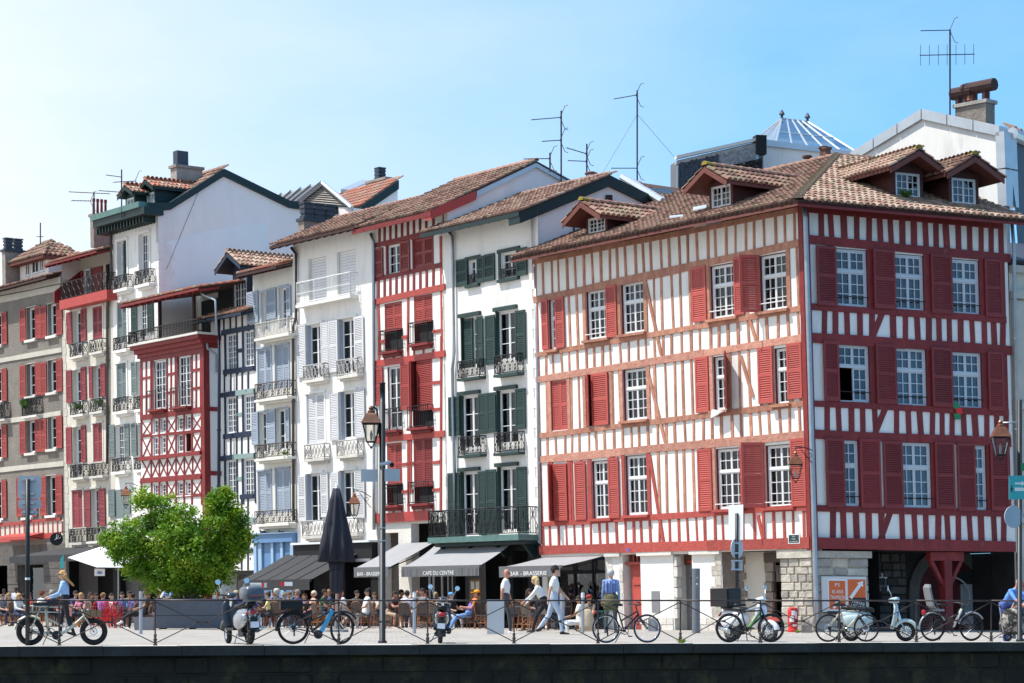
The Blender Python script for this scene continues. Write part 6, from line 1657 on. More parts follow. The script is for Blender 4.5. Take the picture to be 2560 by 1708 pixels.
for rw in range(2):
 a=-12+rr(0,.5);zt=-.24-rw*.40
 while a<25:
  L_=rr(.55,1.1);q=MB();h_=.37;d=-.40-rr(.01,.045)
  P=[(a+.015,-.39,zt-h_),(a+L_-.015,-.39,zt-h_),(a+L_-.015,-.39,zt-.012),(a+.015,-.39,zt-.012)]
  Q=[(p[0]+(.02 if i in(0,3)else-.02),d+rr(-.012,.012),p[2]+(.02 if i<2 else-.02))for i,p in enumerate(P)]
  q.loft([[rl(*p)for p in P],[rl(*p)for p in Q]]);q.build('stone','quay_stone',quay);a+=L_
mb=MB();mb.poly([(-300,-300,-2.6),(300,-300,-2.6),(300,90,-2.6),(-300,90,-2.6)]);mb.build('river_water','water',None,kind='structure')
# railing
rail=thing('iron_railing','long thin rusty iron railing with crossed bars along the edge of the quay','railing',rl(9,0))
posts=[-92,148,388,620,847,1069,1285,1495,1701,1901,2098,2291,2478,2660]
pa=[rail_a(x)for x in posts]
RH=0.985
for a in pa:
 q=MB();b=rl(a,0)
 q.tube(b+Vector((0,0,.2)),b+Vector((0,0,RH-.02)),.018,n=8)
 q.lathe(b,[(.05,-.01),(.05,.015),(.034,.03),(.03,.10),(.045,.11),(.045,.13),(.028,.15),(.028,.20),(.036,.21),(.036,.23),(.018,.26)],10)
 q.ball(b+Vector((0,0,RH-.06)),.032,8,5);q.build('post','iron_rail',rail,smooth=True)
for i in range(len(pa)-1):
 a,b=pa[i],pa[i+1];q=MB();q.path([rl(a,0,RH),rl((a+b)/2,rr(-.004,.004),RH-rr(.0,.008)),rl(b,0,RH)],.019,7);q.build('top_rail','iron_rail',rail,smooth=True)
 m_=(a+b)/2;zc=.505
 for sg in(1,-1):
  z0,z1=(.06,RH-.05)if sg>0 else(RH-.05,.06);q=MB()
  q.path([rl(a+.03,.012*sg,z0),rl(m_-.12,.012*sg,zc-sg*.022),rl(m_+.12,.012*sg,zc+sg*.022),rl(b-.03,.012*sg,z1)],.0125,6);q.build('brace','iron_rail',rail)
 q=MB();q.box(-.12,.12,-.02,.02,-.012,.012);q.v=[tuple(rl(m_+p[0],p[1],zc+p[2]))for p in q.v];q.build('brace_clamp','iron_rail',rail)
# awnings
def awning(name_label,bl,br,fl,mat_c,mat_v,vh,text=None,wave=0.0,stripes=0,off=.08,txt_px=None,sag=.0,arms=True,group=None):
 fac=R0
 u0,vb=fac.uv(*bl,off);u1,vb1=fac.uv(*br,off)
 wf,vf=fac.side(u0,*fl)
 o=thing('awning',name_label,'awning',fac.W((u0+u1)/2,vf,wf/2),group)
 W=fac.W;nx,ny=14,6;mb=MB();pts=[]
 vbm=(vb+vb1)/2
 for j in range(ny+1):
  for i in range(nx+1):
   f,g=i/nx,j/ny
   pts.append(W(u0+(u1-u0)*f,vbm+(vf-vbm)*g-sag*math.sin(g*math.pi)*(1+.3*math.cos(f*9)),off+(wf-off)*g))
 lo=[p-Vector((0,0,.015))for p in pts];k=len(pts)
 fs=[(j*(nx+1)+i,j*(nx+1)+i+1,(j+1)*(nx+1)+i+1,(j+1)*(nx+1)+i)for j in range(ny)for i in range(nx)]
 mb.add(pts,fs);mb.add(lo,[f[::-1]for f in fs]);mb.build('canopy',mat_c,o,smooth=True)
 if stripes:
  for s_ in range(1,stripes):
   f=s_/stripes;q=MB();q.path([W(u0+(u1-u0)*f,vbm+(vf-vbm)*g-sag*math.sin(g*math.pi)+.012,off+(wf-off)*g)for g in(0,.25,.5,.75,1)],.016,4);q.build('seam',mat_v,o)
 q=MB();fac.box(q,u0-.02,u1+.02,vf-.07,vf+.03,wf-.05,wf+.03);q.build('front_bar',mat_v,o)
 n=60;q=MB();pts=[]
 for i in range(n+1):
  f=i/n;wv=wf+.04+wave*math.sin(i*2.2)+wave*.6*math.sin(i*1.1+1)
  flat=1.0
  if wave and abs(f-.5)<.2:wv=wf+.045
  for v in(vf-.07,vf-.07-vh):pts.append(W(u0+(u1-u0)*f,v,wv))
 q.add(pts,[(2*i,2*i+1,2*i+3,2*i+2)for i in range(n)]);q.build('valance',mat_v,o)
 if text:
  cap=vh*.64;tw=text_w(text)*cap;sx=min(1.7,(u1-u0)*(.40 if wave else.74)/tw)
  uc=(u0+u1)/2;v0=vf-.07-vh*.80
  q=MB();text_mesh(q,text,lambda x,y:W(uc+x*cap*sx,v0+y*cap*1.15,wf+.085));q.build('lettering','print_white',o)
 if arms:
  for f in(.08,.92):
   u=u0+(u1-u0)*f;q=MB();q.path([W(u,vbm-.15,off),W(u+.25,(vbm+vf)/2-.12,(wf+off)*.5),W(u,vf-.04,wf-.05)],.022,5);q.build('arm','shop_dark',o)
 return o
aw1=awning('wide black awning with seams over the terrace, in front of the blue shop front',(718,1384),(900,1382),(597,1453),'awning_black','awning_black',.30,stripes=5,sag=.03)
aw2=awning('grey awning lettered BAR - BRASSERIE under the timbered house, left of the café awning',(1000,1357),(1086,1357),(887,1421),'awning_grey','valance_grey',.26,'BAR - BRASSERIE',sag=.02)
aw3=awning('grey awning lettered CAFE DU CENTRE with a rippled valance under the long balcony',(1092,1357),(1287,1357),(1006,1419),'awning_grey','valance_grey',.27,'CAFE DU CENTRE',wave=.022,sag=.05)
aw4=awning('grey awning lettered BAR - BRASSERIE on the corner of the big red corner house',(1352,1397),(1506,1388),(1250,1419),'awning_grey','valance_grey',.26,'BAR - BRASSERIE',sag=.02)
def hang_sign(px0,px1,y0,y1,s_,mats,label,word=None,wcol='print_black'):
 """A flat printed board at scale s_, facing the quay."""
 a,b=at(px0,s_),at(px1,s_);z0,z1=EYE+(HY-y1)/s_,EYE+(HY-y0)/s_
 o=thing('shop_sign',label,'sign',((a.x+b.x)/2,a.y,z0))
 n=len(mats);L_=b.x-a.x
 q=MB()
 for i,(f0,f1,m)in enumerate(mats):
  q=MB();q.box(a.x+L_*f0,a.x+L_*f1,a.y,a.y+.03,z0,z1);q.build('panel',m,o)
 if word:
  cap=(z1-z0)*.62;tw=text_w(word)*cap;f0,f1,_=mats[0 if wcol=='print_black' else-1];ww_=L_*(f1-f0)*.92;sx=ww_/tw;xc=a.x+L_*(f0+f1)/2
  q=MB();text_mesh(q,word,lambda x,y:(xc+x*cap*sx,a.y-.004,z0+(z1-z0)*.2+y*cap));q.build('lettering',wcol,o)
 return o
sA=(R0.W(R0.uv(718,1384)[0],2,R0.side(R0.uv(718,1384)[0],597,1453)[0]+.12)).y
s1=F/(at(640,84).y)
hang_sign(625,667,1457,1469,81.5,[(0,.68,'print_white'),(.68,.84,'print_red'),(.84,1,'sign_back')],'white banner lettered ETIENNE with a red mark under the black awning','ETIENNE')
hang_sign(701,731,1455,1465,81.0,[(0,.34,'print_red'),(.34,1,'print_white')],'small red and white sign under the front edge of the black awning')
ps=61.0;pc=ground(262,ps)
par=thing('parasol','open white square parasol partly hidden behind the left of the tree','parasol',pc)
def zpx(y,s_):return EYE+(HY-y)/s_
zr,zt=zpx(1420,ps),zpx(1352,ps);apx=Vector((at(290,ps).x,pc.y+.6,zt))
cor=[Vector((at(167,ps).x,pc.y+.3,zpx(1393,ps))),Vector((at(262,ps).x,pc.y-1.7,zr)),Vector((at(420,ps).x,pc.y+.2,zr)),Vector((at(330,ps).x,pc.y+2.6,zr+.5))]
q=MB()
for i in range(4):q.poly([cor[i],cor[(i+1)%4],apx])
for i in range(4):q.poly([apx-Vector((0,0,.02)),cor[(i+1)%4]-Vector((0,0,.02)),cor[i]-Vector((0,0,.02))])
q.build('canopy','awning_white',par)
q=MB();q.tube((apx.x,apx.y,gz(apx)),apx,.03,n=8);q.build('pole','steel',par)
for c in cor:q=MB();q.tube(apx-Vector((0,0,.1)),c-Vector((0,0,.04)),.014,n=4);q.build('rib','steel',par)
hs2=hang_sign(236,262,1422,1440,61.5,[(0,1,'print_white')],'small white board with blue drawing hanging below the white parasol')
q=MB()
a_=at(249,61.5);z_=zpx(1431,61.5)
for i in range(5):
 t=i*1.25;q.tube((a_.x+.08*math.cos(t),a_.y-.006,z_-.02+.06*math.sin(t)),(a_.x+.13*math.cos(t+2.2),a_.y-.006,z_-.01+.07*math.sin(t+2.2)),.012,n=4)
text_mesh(q,'MENU',lambda x,y:(a_.x+x*.06,a_.y-.006,z_+.085+y*.05))if False else None
q.build('drawing','print_blue',hs2)
fac=RB_
def flat_awn(label,xs,yb,yf,dep,m,vh=.22):
 u0,u1=U(fac,xs[0]),U(fac,xs[1]);vb=V(fac,xs[0],yb);o=thing('awning',label,'awning',fac.W((u0+u1)/2,vb,dep/2));W=fac.W
 vf=fac.uv((xs[0]+xs[1])/2-20,yf,dep)[1]
 q=slab_poly([W(u0,vb,.05),W(u1,vb,.05),W(u1,vf,dep),W(u0,vf,dep)],.03);q.build('canopy',m,o)
 q=MB();fac.box(q,u0,u1,vf-vh,vf-.02,dep-.02,dep+.01);q.build('valance',m,o)
 for f in(.05,.95):q=MB();u=u0+(u1-u0)*f;q.tube(W(u,vb-.3,.05),W(u,vf,dep),.02,n=5);q.build('arm','shop_dark',o)
 return o
flat_awn('dark flat awning across the cream house, left of the white parasol',(162,340),1370,1384,2.9,'awning_black',.30)
flat_awn('faded red awning over the shop windows of the grey house',(22,108),1336,1342,.9,'red_bright',.14)
# closed parasol
s_=86.0;p0=ground(841,s_)
pk=thing('closed_parasol','tall closed dark navy parasol tied shut, standing among the café tables','parasol',p0)
def ringz(z,r,lob,tw=0,n=40):return[Vector((p0.x+r*(1+lob*math.cos(8*(t+tw)))*math.cos(t),p0.y+r*(1+lob*math.cos(8*(t+tw)))*math.sin(t),z))for t in[2*math.pi*i/n for i in range(n)]]
zT,zB,zK,zE=zpx(1222,s_),zpx(1405,s_),zpx(1425,s_),zpx(1476,s_)
q=MB();q.loft([ringz(zT,.10,.05),ringz(zT-.35,.17,.16),ringz((zT+zB)/2,.30,.24,.1),ringz(zB+.5,.40,.26,.2),ringz(zB,.46,.30,.25)]);q.loft([ringz(zB-.002,.44,.30,.25),ringz(zB+.1,.2,.2,.25)]);q.build('canopy','parasol_navy',pk,smooth=True)
q=MB();q.loft([ringz(zB+.15,.22,.2),ringz(zK,.18,.14),ringz(zE,.16,.2),ringz(zE-.1,.08,.1)]);q.build('canopy_tail','parasol_navy',pk,smooth=True)
q=MB();q.torus((p0.x,p0.y,zK),.19,.012,'Z',24,5);q.build('strap','shop_dark',pk)
q=MB();q.tube(p0,(p0.x,p0.y,zT+.1),.035,n=10);q.lathe((p0.x,p0.y,zT),[(.10,0),(.05,.03),(.03,.1),(.01,.16)],10);q.build('pole','steel',pk,smooth=True)
q=MB();q.lathe(p0,[(.35,0),(.35,.07),(.06,.10),(.05,.3)],16);q.build('base','planter_grey',pk)
# lamp posts and lanterns
def lantern(root,c,sc=1.0,roof='lantern_roof'):
 """Four sided Paris lantern; c = centre of the base ring."""
 c=Vector(c);q=MB()
 def sq(z,r):return[c+Vector((sx*r,sy*r,z))*sc for sx,sy in((-1,-1),(1,-1),(1,1),(-1,1))]
 lo,hi=sq(.0,.10),sq(.42,.19)
 for a,b in zip(lo,hi):q.tube(a,b,.013*sc,n=4)
 for rg in(lo,hi):
  for i in range(4):q.tube(rg[i],rg[(i+1)%4],.016*sc,n=4)
 for sx in(-1,1):
  q.path([c+Vector((sx*.09,0,0))*sc,c+Vector((sx*.05,0,-.08))*sc,c+Vector((0,0,-.12))*sc],.012*sc,4)
 q.ball(c+Vector((0,0,-.13))*sc,.03*sc,6,5)
 l=q.build('lantern','iron',root)
 q=MB();q.loft([sq(.43,.225),sq(.45,.21),sq(.62,.13),sq(.66,.10)]);q.build('lantern_roof',roof,l)
 q=MB();q.lathe(c+Vector((0,0,.66))*sc,[(.085*sc,0),(.085*sc,.05*sc),(.05*sc,.07*sc),(.06*sc,.12*sc),(.02*sc,.17*sc)],10);q.build('lantern_cap',roof,l)
 q=MB()
 for i in range(4):q.poly([lo[i],lo[(i+1)%4],hi[(i+1)%4],hi[i]])
 q.build('pane','glass_lamp',l)
 q=MB();q.lathe(c+Vector((0,0,.03))*sc,[(.02*sc,0),(.035*sc,.14*sc),(.01*sc,.24*sc)],8);q.build('burner','frame_grey',l)
 return l
sp_=109.0;p0=ground(956,sp_);p0=Vector((p0.x,p0.y,0.0))
lp=thing('lamp_post','tall black lamp post with a copper lantern, camera and two sign backs on the quay','lamp post',p0)
zt=zpx(957,sp_);q=MB();q.lathe(p0,[(.105,0),(.105,.05),(.072,.07),(.072,zt-.5),(.066,zt-.5),(.066,zt-.02),(.072,zt-.02),(.072,zt)],14);q.build('pole','post_black',lp,smooth=True)
for y in(1320,1352):z=zpx(y,sp_);q=MB();q.lathe((p0.x,p0.y,z-.015),[(.078,0),(.078,.03)],14);q.build('band','steel',lp)
xc=at(928,sp_).x;zl=zpx(1105,sp_)
lantern(lp,(xc,p0.y,zl),1.0)
q=MB();za=zpx(1018,sp_);q.path([(p0.x-.06,p0.y,zpx(1095,sp_)),(p0.x-.10,p0.y,zpx(1050,sp_)),(p0.x-.13,p0.y,za-.05),(p0.x-.2,p0.y,za),(xc,p0.y,za),(xc,p0.y,za-.06)],.024,7);q.build('bracket','post_black',lp,smooth=True)
for x0,x1,m in((902,944,'sign_back'),(962,1000,'sign_back')):
 a,b=at(x0,sp_),at(x1,sp_);z0,z1=zpx(1204,sp_),zpx(1173,sp_);q=MB();q.box(a.x,b.x,p0.y+(.10 if x0<950 else-.12),p0.y+(.115 if x0<950 else-.105),z0,z1);q.build('sign_plate',m,lp)
zc_=zpx(1160,sp_);q=MB();q.path([(p0.x+.05,p0.y,zpx(1210,sp_)),(p0.x+.14,p0.y,zpx(1180,sp_)),(p0.x+.16,p0.y,zc_-.03)],.02,6);q.tube((p0.x-.05,p0.y-.05,zc_-.02),(p0.x+.20,p0.y-.02,zc_+.04),.045,n=10);q.build('camera_head','frame_grey',lp)
q=MB();q.ball((p0.x+.22,p0.y-.03,zc_-.02),.055,8,6);q.build('camera_dome','shop_dark',lp)
sp2=104.0;p2=ground(2549,sp2);lp2=thing('lamp_post','lamp post with a copper lantern and teal direction sign at the right edge','lamp post',p2)
zt2=zpx(1000,sp2);q=MB();q.lathe(p2,[(.09,0),(.09,.05),(.06,.07),(.06,zt2)],12);q.build('pole','post_black',lp2,smooth=True)
xc2=at(2501,sp2).x;lantern(lp2,(xc2,p2.y,zpx(1138,sp2)),1.02,'copper')
q=MB();q.path([(p2.x,p2.y,zpx(1085,sp2)),(p2.x-.03,p2.y,zpx(1062,sp2)),(p2.x-.12,p2.y,zpx(1056,sp2)),(xc2,p2.y,zpx(1057,sp2)),(xc2,p2.y,zpx(1063,sp2))],.022,7);q.build('bracket','zinc_pipe',lp2,smooth=True)
a,b=at(2520,sp2),at(2590,sp2);z0,z1=zpx(1249,sp2),zpx(1190,sp2);q=MB();q.box(a.x,b.x,p2.y-.12,p2.y-.09,z0,z1);sg=q.build('direction_sign','sign_teal',lp2)
def arrow(x,z,w,h,y):q=MB();q.box(x,x+w*.6,y,y+.004,z-h*.18,z+h*.18);q.poly([(x+w*.6,y,z-h*.5),(x+w,y,z),(x+w*.6,y,z+h*.5)]);return q
arrow(a.x+.14,z0+.38,.26,.12,p2.y-.125).build('arrow','print_white',sg)
q=MB();q.box(a.x+.14,a.x+.40,p2.y-.125,p2.y-.121,z0+.20,z0+.28);q.build('text_block','print_white',sg)
q=MB();q.box(a.x+.03,a.x+.10,p2.y-.125,p2.y-.121,z0+.23,z0+.27);q.box(a.x+.05,a.x+.08,p2.y-.126,p2.y-.122,z0+.17,z0+.34);q.build('cross_mark','slate',sg)
q=MB();q.box(p2.x+.02,p2.x+.3,p2.y-.08,p2.y-.05,zpx(1178,sp2),zpx(1158,sp2));q.build('green_light','sign_green',lp2)
q=MB();c=Vector((at(2530,sp2).x,p2.y-.13,zpx(1293,sp2)));q.lathe(c,[(.27,0),(.27,.02)],24,axis=(.5,-1,0));q.build('round_sign_back','sign_back',lp2)
def wall_lantern(label,wallpt,c,sc,roof):
 o=thing('wall_lantern',label,'lantern',wallpt);c=Vector(c);w=Vector(wallpt)
 lantern(o,c,sc,roof)
 top=c+Vector((0,0,.85*sc));q=MB();q.path([w+Vector((0,0,.0)),w.lerp(top,.5)+Vector((0,0,.1)),top+Vector((0,0,.10)),top],.016,5);q.path([w-Vector((0,0,.4)),w.lerp(top,.35)-Vector((0,0,.2)),w.lerp(top,.7)+Vector((0,0,.04))],.012,5)
 q.torus(w.lerp(top,.3)-Vector((0,0,.13)),.08,.01,'Y',14,4);q.build('bracket','iron',o)
 return o
w_=LJ.W(*LJ.uv(2035,1128,.1),.1);c=LJ.W(*LJ.uv(1989,1196,.75),.75);wall_lantern('copper lantern on an iron bracket by the drainpipe of the corner house',w_,c,.95,'copper')
w_=R0.W(*R0.uv(928,1243,.05),.05);c=R0.W(*R0.uv(886,1288,.85),.85);wall_lantern('copper topped lantern on a scrolled bracket, beside the closed parasol',w_,c,1.0,'copper')
w_=RB_.W(*RB_.uv(345,1215,.05),.05);c=RB_.W(*RB_.uv(315,1262,.9),.9);wall_lantern('copper lantern on the white house just above the left of the tree',w_,c,1.0,'copper')
# traffic signs seen from behind
s_=114.0;p0=rl(rail_a(72),.35);sgn=thing('traffic_sign','black post carrying three grey sign backs at the left of the quay','traffic sign',p0)
s_=F/p0.y
q=MB();q.lathe(p0,[(.05,0),(.05,zpx(1198,s_))],10);q.build('post','post_black',sgn,smooth=True)
def plate(root,x0,x1,y0,y1,py,m='sign_back',rnd=.06,back='planter_grey'):
 a,b=at(x0,s_).x*py/(F/s_),at(x1,s_).x*py/(F/s_);z0,z1=EYE+(HY-y1)/F*py,EYE+(HY-y0)/F*py
 pts=[]
 for cx,cz,t0 in((b-rnd,z1-rnd,0),(a+rnd,z1-rnd,90),(a+rnd,z0+rnd,180),(b-rnd,z0+rnd,270)):
  for k in range(4):t=math.radians(t0+30*k);pts.append((cx+rnd*math.cos(t),py,cz+rnd*math.sin(t)))
 q=slab_poly([Vector(p)for p in pts],.02,Vector((0,1,0)));return q.build('sign_plate',m,root)
for x0,x1,y0,y1 in((44,103,1190,1247),(45,103,1249,1272),(54,94,1274,1289)):plate(sgn,x0,x1,y0,y1,p0.y+.08)
for y in(1200,1235,1258,1281):q=MB();z=zpx(y,s_);q.box(p0.x-.14,p0.x+.14,p0.y+.02,p0.y+.07,z-.015,z+.015);q.build('clamp','steel',sgn)
q=MB();q.lathe((p0.x,p0.y,zpx(1450,s_)),[(.055,0),(.055,.05)],10);q.build('sticker','print_white',sgn)
s_=96.0;p0=ground(1842,s_);sgn=thing('traffic_sign','dark post with a tall white panel above a round sign back, before the corner house','traffic sign',p0)
q=MB();q.lathe(p0,[(.045,0),(.045,zpx(1288,s_))],10);q.build('post','post_black',sgn,smooth=True)
a,b=at(1820,s_).x,at(1854,s_).x;hw=(b-a)/2/.80;cx_=(a+b)/2;q=MB();q.box(-hw,hw,.05,.065,zpx(1350,s_),zpx(1262,s_));c_,n_=math.cos(-.64),math.sin(-.64);q.v=[(cx_+x*c_-y*n_,p0.y+x*n_+y*c_,z)for x,y,z in q.v];q.build('white_panel','print_white',sgn)
q=MB();q.lathe(Vector((p0.x,p0.y+.06,zpx(1371,s_))),[(.27,0),(.27,.02)],26,axis=(.75,-.66,0));q.build('round_sign_back','sign_back',sgn)
a,b=at(1830,s_).x,at(1857,s_).x;q=MB();q.box(a,b,p0.y+.05,p0.y+.07,zpx(1426,s_),zpx(1400,s_));q.build('sign_plate','sign_back',sgn)
for y in(1358,1383,1402,1424):q=MB();z=zpx(y,s_);q.box(p0.x-.15,p0.x+.15,p0.y-.05,p0.y-.01,z-.02,z+.02);q.build('clamp','steel',sgn)
a=LJ.uv(1975,1360,.03);b=LJ.uv(2003,1335,.03)
o=thing('street_plaque','dark green enamel street name plaque with white lettering on the corner house','plaque',LJ.W((a[0]+b[0])/2,a[1],.05))
q=MB();LJ.box(q,a[0],b[0],a[1],b[1],.06,.10);q.build('plate','print_white',o);q=MB();LJ.box(q,a[0]+.03,b[0]-.03,a[1]+.025,b[1]-.025,.09,.105);q.build('field','plaque_green',o)
uc=(a[0]+b[0])/2;hh=b[1]-a[1]
for k,t in enumerate(('Rue','PORT','de SUZEYE')):
 q=MB();cap=hh*.16;tw=text_w(t)*cap;sx=min(1.5,(b[0]-a[0])*.7/tw)if k else 1.4
 text_mesh(q,t,lambda x,y,k=k,cap=cap,sx=sx:LJ.W(uc+x*cap*sx,b[1]-hh*(.30+.27*k)+y*cap,.108));q.build('lettering','print_white',o)
a=LJ.uv(1571,1379,.1);b=LJ.uv(1577,1372,.1);q=MB();LJ.box(q,a[0],b[0],a[1],b[1],.155,.17);tag(q.build('number_plate','print_blue',None),'tiny blue house number plate on the red beam above the red door','number plate')
c=RB_.W(*RB_.uv(141,1348,.9),.9);o=thing('round_sign','round black hanging sign with white lines at the edge of the grey house','sign',c)
q=MB();q.lathe(c,[(.30,-.03),(.30,.03)],26,axis=(.25,-1,0));q.build('disc','print_black',o)
q=MB()
for t,l_ in((.9,.2),(1.4,.24),(.3,.22),(3.6,.1)):q.tube(c+Vector((0,-.06,0)),c+Vector((math.cos(t)*l_,-.06,math.sin(t)*l_)),.012,n=4)
q.build('drawing','print_white',o);q=MB();q.tube(c+Vector((0,.0,.3)),c+Vector((.35,.3,.36)),.015,n=5);q.build('bracket','iron',o)
s_=58;a,b=at(150,s_),at(159,s_);q=MB();z0,z1=zpx(1421,s_),zpx(1385,s_)
q.add([(a.x,a.y,z0),(b.x,a.y,z0),(b.x,a.y,z1),(a.x+.02,a.y,z0+.4),(a.x,a.y+.03,z0),(b.x,a.y+.03,z0),(b.x,a.y+.03,z1),(a.x+.02,a.y+.03,z0+.4)],[(0,1,2,3),(7,6,5,4),(0,4,5,1),(1,5,6,2),(2,6,7,3),(3,7,4,0)])
tag(q.build('hanging_sign','sign_teal',None),'small pale teal wing shaped sign by the dark bar front','sign')
# totem, bollards, panels, planters, boards
s_=88;p0=ground(1740,s_);o=thing('information_column','plain round grey street column standing before the passage door','column',p0)
q=MB();q.lathe(p0,[(.115,0),(.115,zpx(1429,s_)-.01),(.10,zpx(1429,s_))],20);q.build('column','totem_grey',o,smooth=False)
q=MB();q.lathe(p0,[(.125,0),(.125,.04)],20);q.build('base','planter_grey',o)
q=MB();q.torus((p0.x+.03,p0.y-.118,zpx(1463,s_)),.035,.007,'Y',14,4);q.box(p0.x+.0,p0.x+.05,p0.y-.121,p0.y-.117,zpx(1447,s_),zpx(1445,s_)+.03);q.build('mark','steel',o)
bol=None
for px,s_,lab in((352,92,'grey steel bollard at the corner of the small grey planter'),(1036,90,'grey steel bollard with a white top behind the black scooter'),(1407,87,'grey steel bollard right of the young man in white'),(1457,88,'grey steel bollard with a white top beside the beige coat'),(1403.5,83,'thin steel bollard just behind another bollard right of the young man')):
 p=ground(px,s_);b=thing('bollard',lab,'bollard',p,'steel bollards on the quay')
 q=MB();q.lathe(p,[(.048,0),(.048,1.12),(.04,1.15),(.015,1.16)],12);q.build('post','zinc_pipe',b,smooth=False)
 q=MB();q.lathe(p+Vector((0,0,1.0)),[(.051,0),(.051,.13)],12);q.build('band','frame_white' if 'white top' in lab else 'steel',b)
s_=91;p=ground(1239,s_);o=thing('notice_board','plain pale blue-grey board standing on the quay by the bald man','notice board',p)
q=MB();q.box(p.x-.235,p.x+.235,p.y,p.y+.03,.03,zpx(1499,s_));q.build('board','sign_back',o)
for sx in(-.2,.2):q=MB();q.tube((p.x+sx,p.y+.05,0),(p.x+sx,p.y+.05,.9),.015);q.build('leg','steel',o)
s_=77;a,b=ground(386,s_),ground(566,s_);o=thing('planter','long dark slate-blue planter box holding the bright green tree','planter',((a.x+b.x)/2,a.y,.06))
zt=zpx(1497,s_);zb=zpx(1571,s_)
yf,yb=a.y,a.y+1.1
q=MB();q.box(a.x,b.x,yf,yf+.04,zb,zt);q.box(a.x,b.x,yb-.04,yb,zb,zt);q.box(a.x,a.x+.04,yf+.04,yb-.04,zb,zt);q.box(b.x-.04,b.x,yf+.04,yb-.04,zb,zt);q.box(a.x+.04,b.x-.04,yf+.04,yb-.04,zb,zb+.04);q.build('box','planter_slate',o)
q=MB();q.box(a.x-.006,b.x+.006,yf-.008,yf-.001,zpx(1539,s_)-.006,zpx(1539,s_)+.006);q.build('seam','shop_dark',o)
q=MB();q.box(a.x+.05,b.x-.05,yf+.05,yb-.05,zb+.05,zt-.06);q.build('soil','tile_bed',o)
for x in(a.x+.2,(a.x+b.x)/2,b.x-.2):
 q=MB();q.box(x-.06,x+.06,yf+.1,yb-.1,gz(a),zb);q.build('foot','shop_dark',o)
TREE=Vector(((a.x+b.x)/2,(yf+yb)/2,zt-.06))
s_=80;a2,b2=ground(333,s_),ground(384,s_);o=thing('planter','small light grey planter beside the long dark planter','planter',((a2.x+b2.x)/2,a2.y,.05))
q=MB();zt=zpx(1543,s_);q.hexa([(a2.x+.04,a2.y,gz(a2)),(b2.x-.02,a2.y,gz(a2)),(b2.x-.02,a2.y+.6,gz(a2)),(a2.x+.04,a2.y+.6,gz(a2)),(a2.x,a2.y-.02,zt),(b2.x,a2.y-.02,zt),(b2.x,a2.y+.62,zt),(a2.x,a2.y+.62,zt)]);q.build('box','planter_grey',o)
q=MB();q.box(a2.x+.05,b2.x-.05,a2.y+.03,a2.y+.57,zt-.04,zt+.006);q.build('soil','tile_bed',o)
s_=90;p=ground(165,s_);o=thing('menu_board','pink and white swirled menu board on the terrace behind the cream cargo bike','menu board',p)
q=MB();q.box(p.x-.15,p.x+.15,p.y,p.y+.03,zpx(1541,s_),zpx(1511,s_));bd=q.build('board','tile_red',o)
mat('pink',(.70,.28,.22),.6,var=.0);bd.data.materials[0]=MATS['pink']
q=MB();q.torus((p.x-.02,p.y-.005,zpx(1527,s_)),.09,.02,'Y',18,4);q.torus((p.x+.09,p.y-.005,zpx(1532,s_)),.06,.018,'Y',14,4,arc=(1,4));q.build('swirl','print_red',o)
q=MB();q.tube((p.x,p.y+.015,p.z),(p.x,p.y+.015,zpx(1541,s_)),.02);q.box(p.x-.15,p.x+.15,p.y-.1,p.y+.15,p.z,p.z+.03);q.build('stand','steel',o)
s_=86;p=ground(1982,s_);o=thing('street_post','squat red and white post plastered with stickers at the foot of the stone pier','post',p)
q=MB();zt=zpx(1518,s_);q.lathe(p,[(.16,0),(.16,.08),(.13,.10),(.15,.35),(.155,zt-p.z-.12),(.13,zt-p.z-.03),(.05,zt-p.z)],16);q.build('body','print_red',o,smooth=False)
for k,(z,t,w,h_,m)in enumerate(((.56,-1.6,.16,.14,'print_white'),(.38,-1.9,.2,.16,'frame_white'),(.5,-1.1,.1,.2,'shutter_lilac'),(.2,-1.5,.1,.06,'print_white'),(.2,-1.1,.07,.06,'print_white'),(.66,-1.8,.12,.05,'print_black'))):
 q=MB();R_=.165
 pts=[Vector((p.x+R_*math.cos(t+dt),p.y+R_*math.sin(t+dt),p.z+z+dz))for dt,dz in((-w*2,-h_/2),(0,-h_/2),(w*2,-h_/2),(w*2,h_/2),(0,h_/2),(-w*2,h_/2))]
 q.add(pts,[(0,1,4,5),(1,2,3,4)]);q.build('sticker',m,o)
a=RJ.uv(2058,1530,.1);b=RJ.uv(2166,1442,.1)
o=thing('poster_board','ragged poster board with two orange event posters on the stone pier','poster board',RJ.W((a[0]+b[0])/2,a[1],.1))
q=MB();RJ.box(q,a[0],b[0],a[1],b[1],.03,.08);q.build('board','shutter_lilac',o)
L_=b[0]-a[0];H_=b[1]-a[1]
def pp(f0,f1,g0,g1,m,z=.085,name='poster'):
 q=MB();RJ.box(q,a[0]+L_*f0,a[0]+L_*f1,a[1]+H_*g0,a[1]+H_*g1,z-.006,z);return q.build(name,m,o)
pp(.13,.54,.04,.92,'print_white');pp(.15,.52,.07,.88,'print_orange',.09);pp(.58,.98,.18,.92,'print_orange');pp(.6,.98,.12,.40,'print_black',.092)
W=RJ.W
def ptxt(t,f,g,cap,m='print_white',wmax=.34,rot=0):
 q=MB();tw=text_w(t)*cap;sx=L_*wmax/tw;c,s_=math.cos(rot),math.sin(rot)
 text_mesh(q,t,lambda x,y:W(a[0]+L_*f+(x*cap*sx)*c-y*cap*s_,a[1]+H_*g+y*cap*c+(x*cap*sx)*s_,.096));q.build('lettering',m,o)
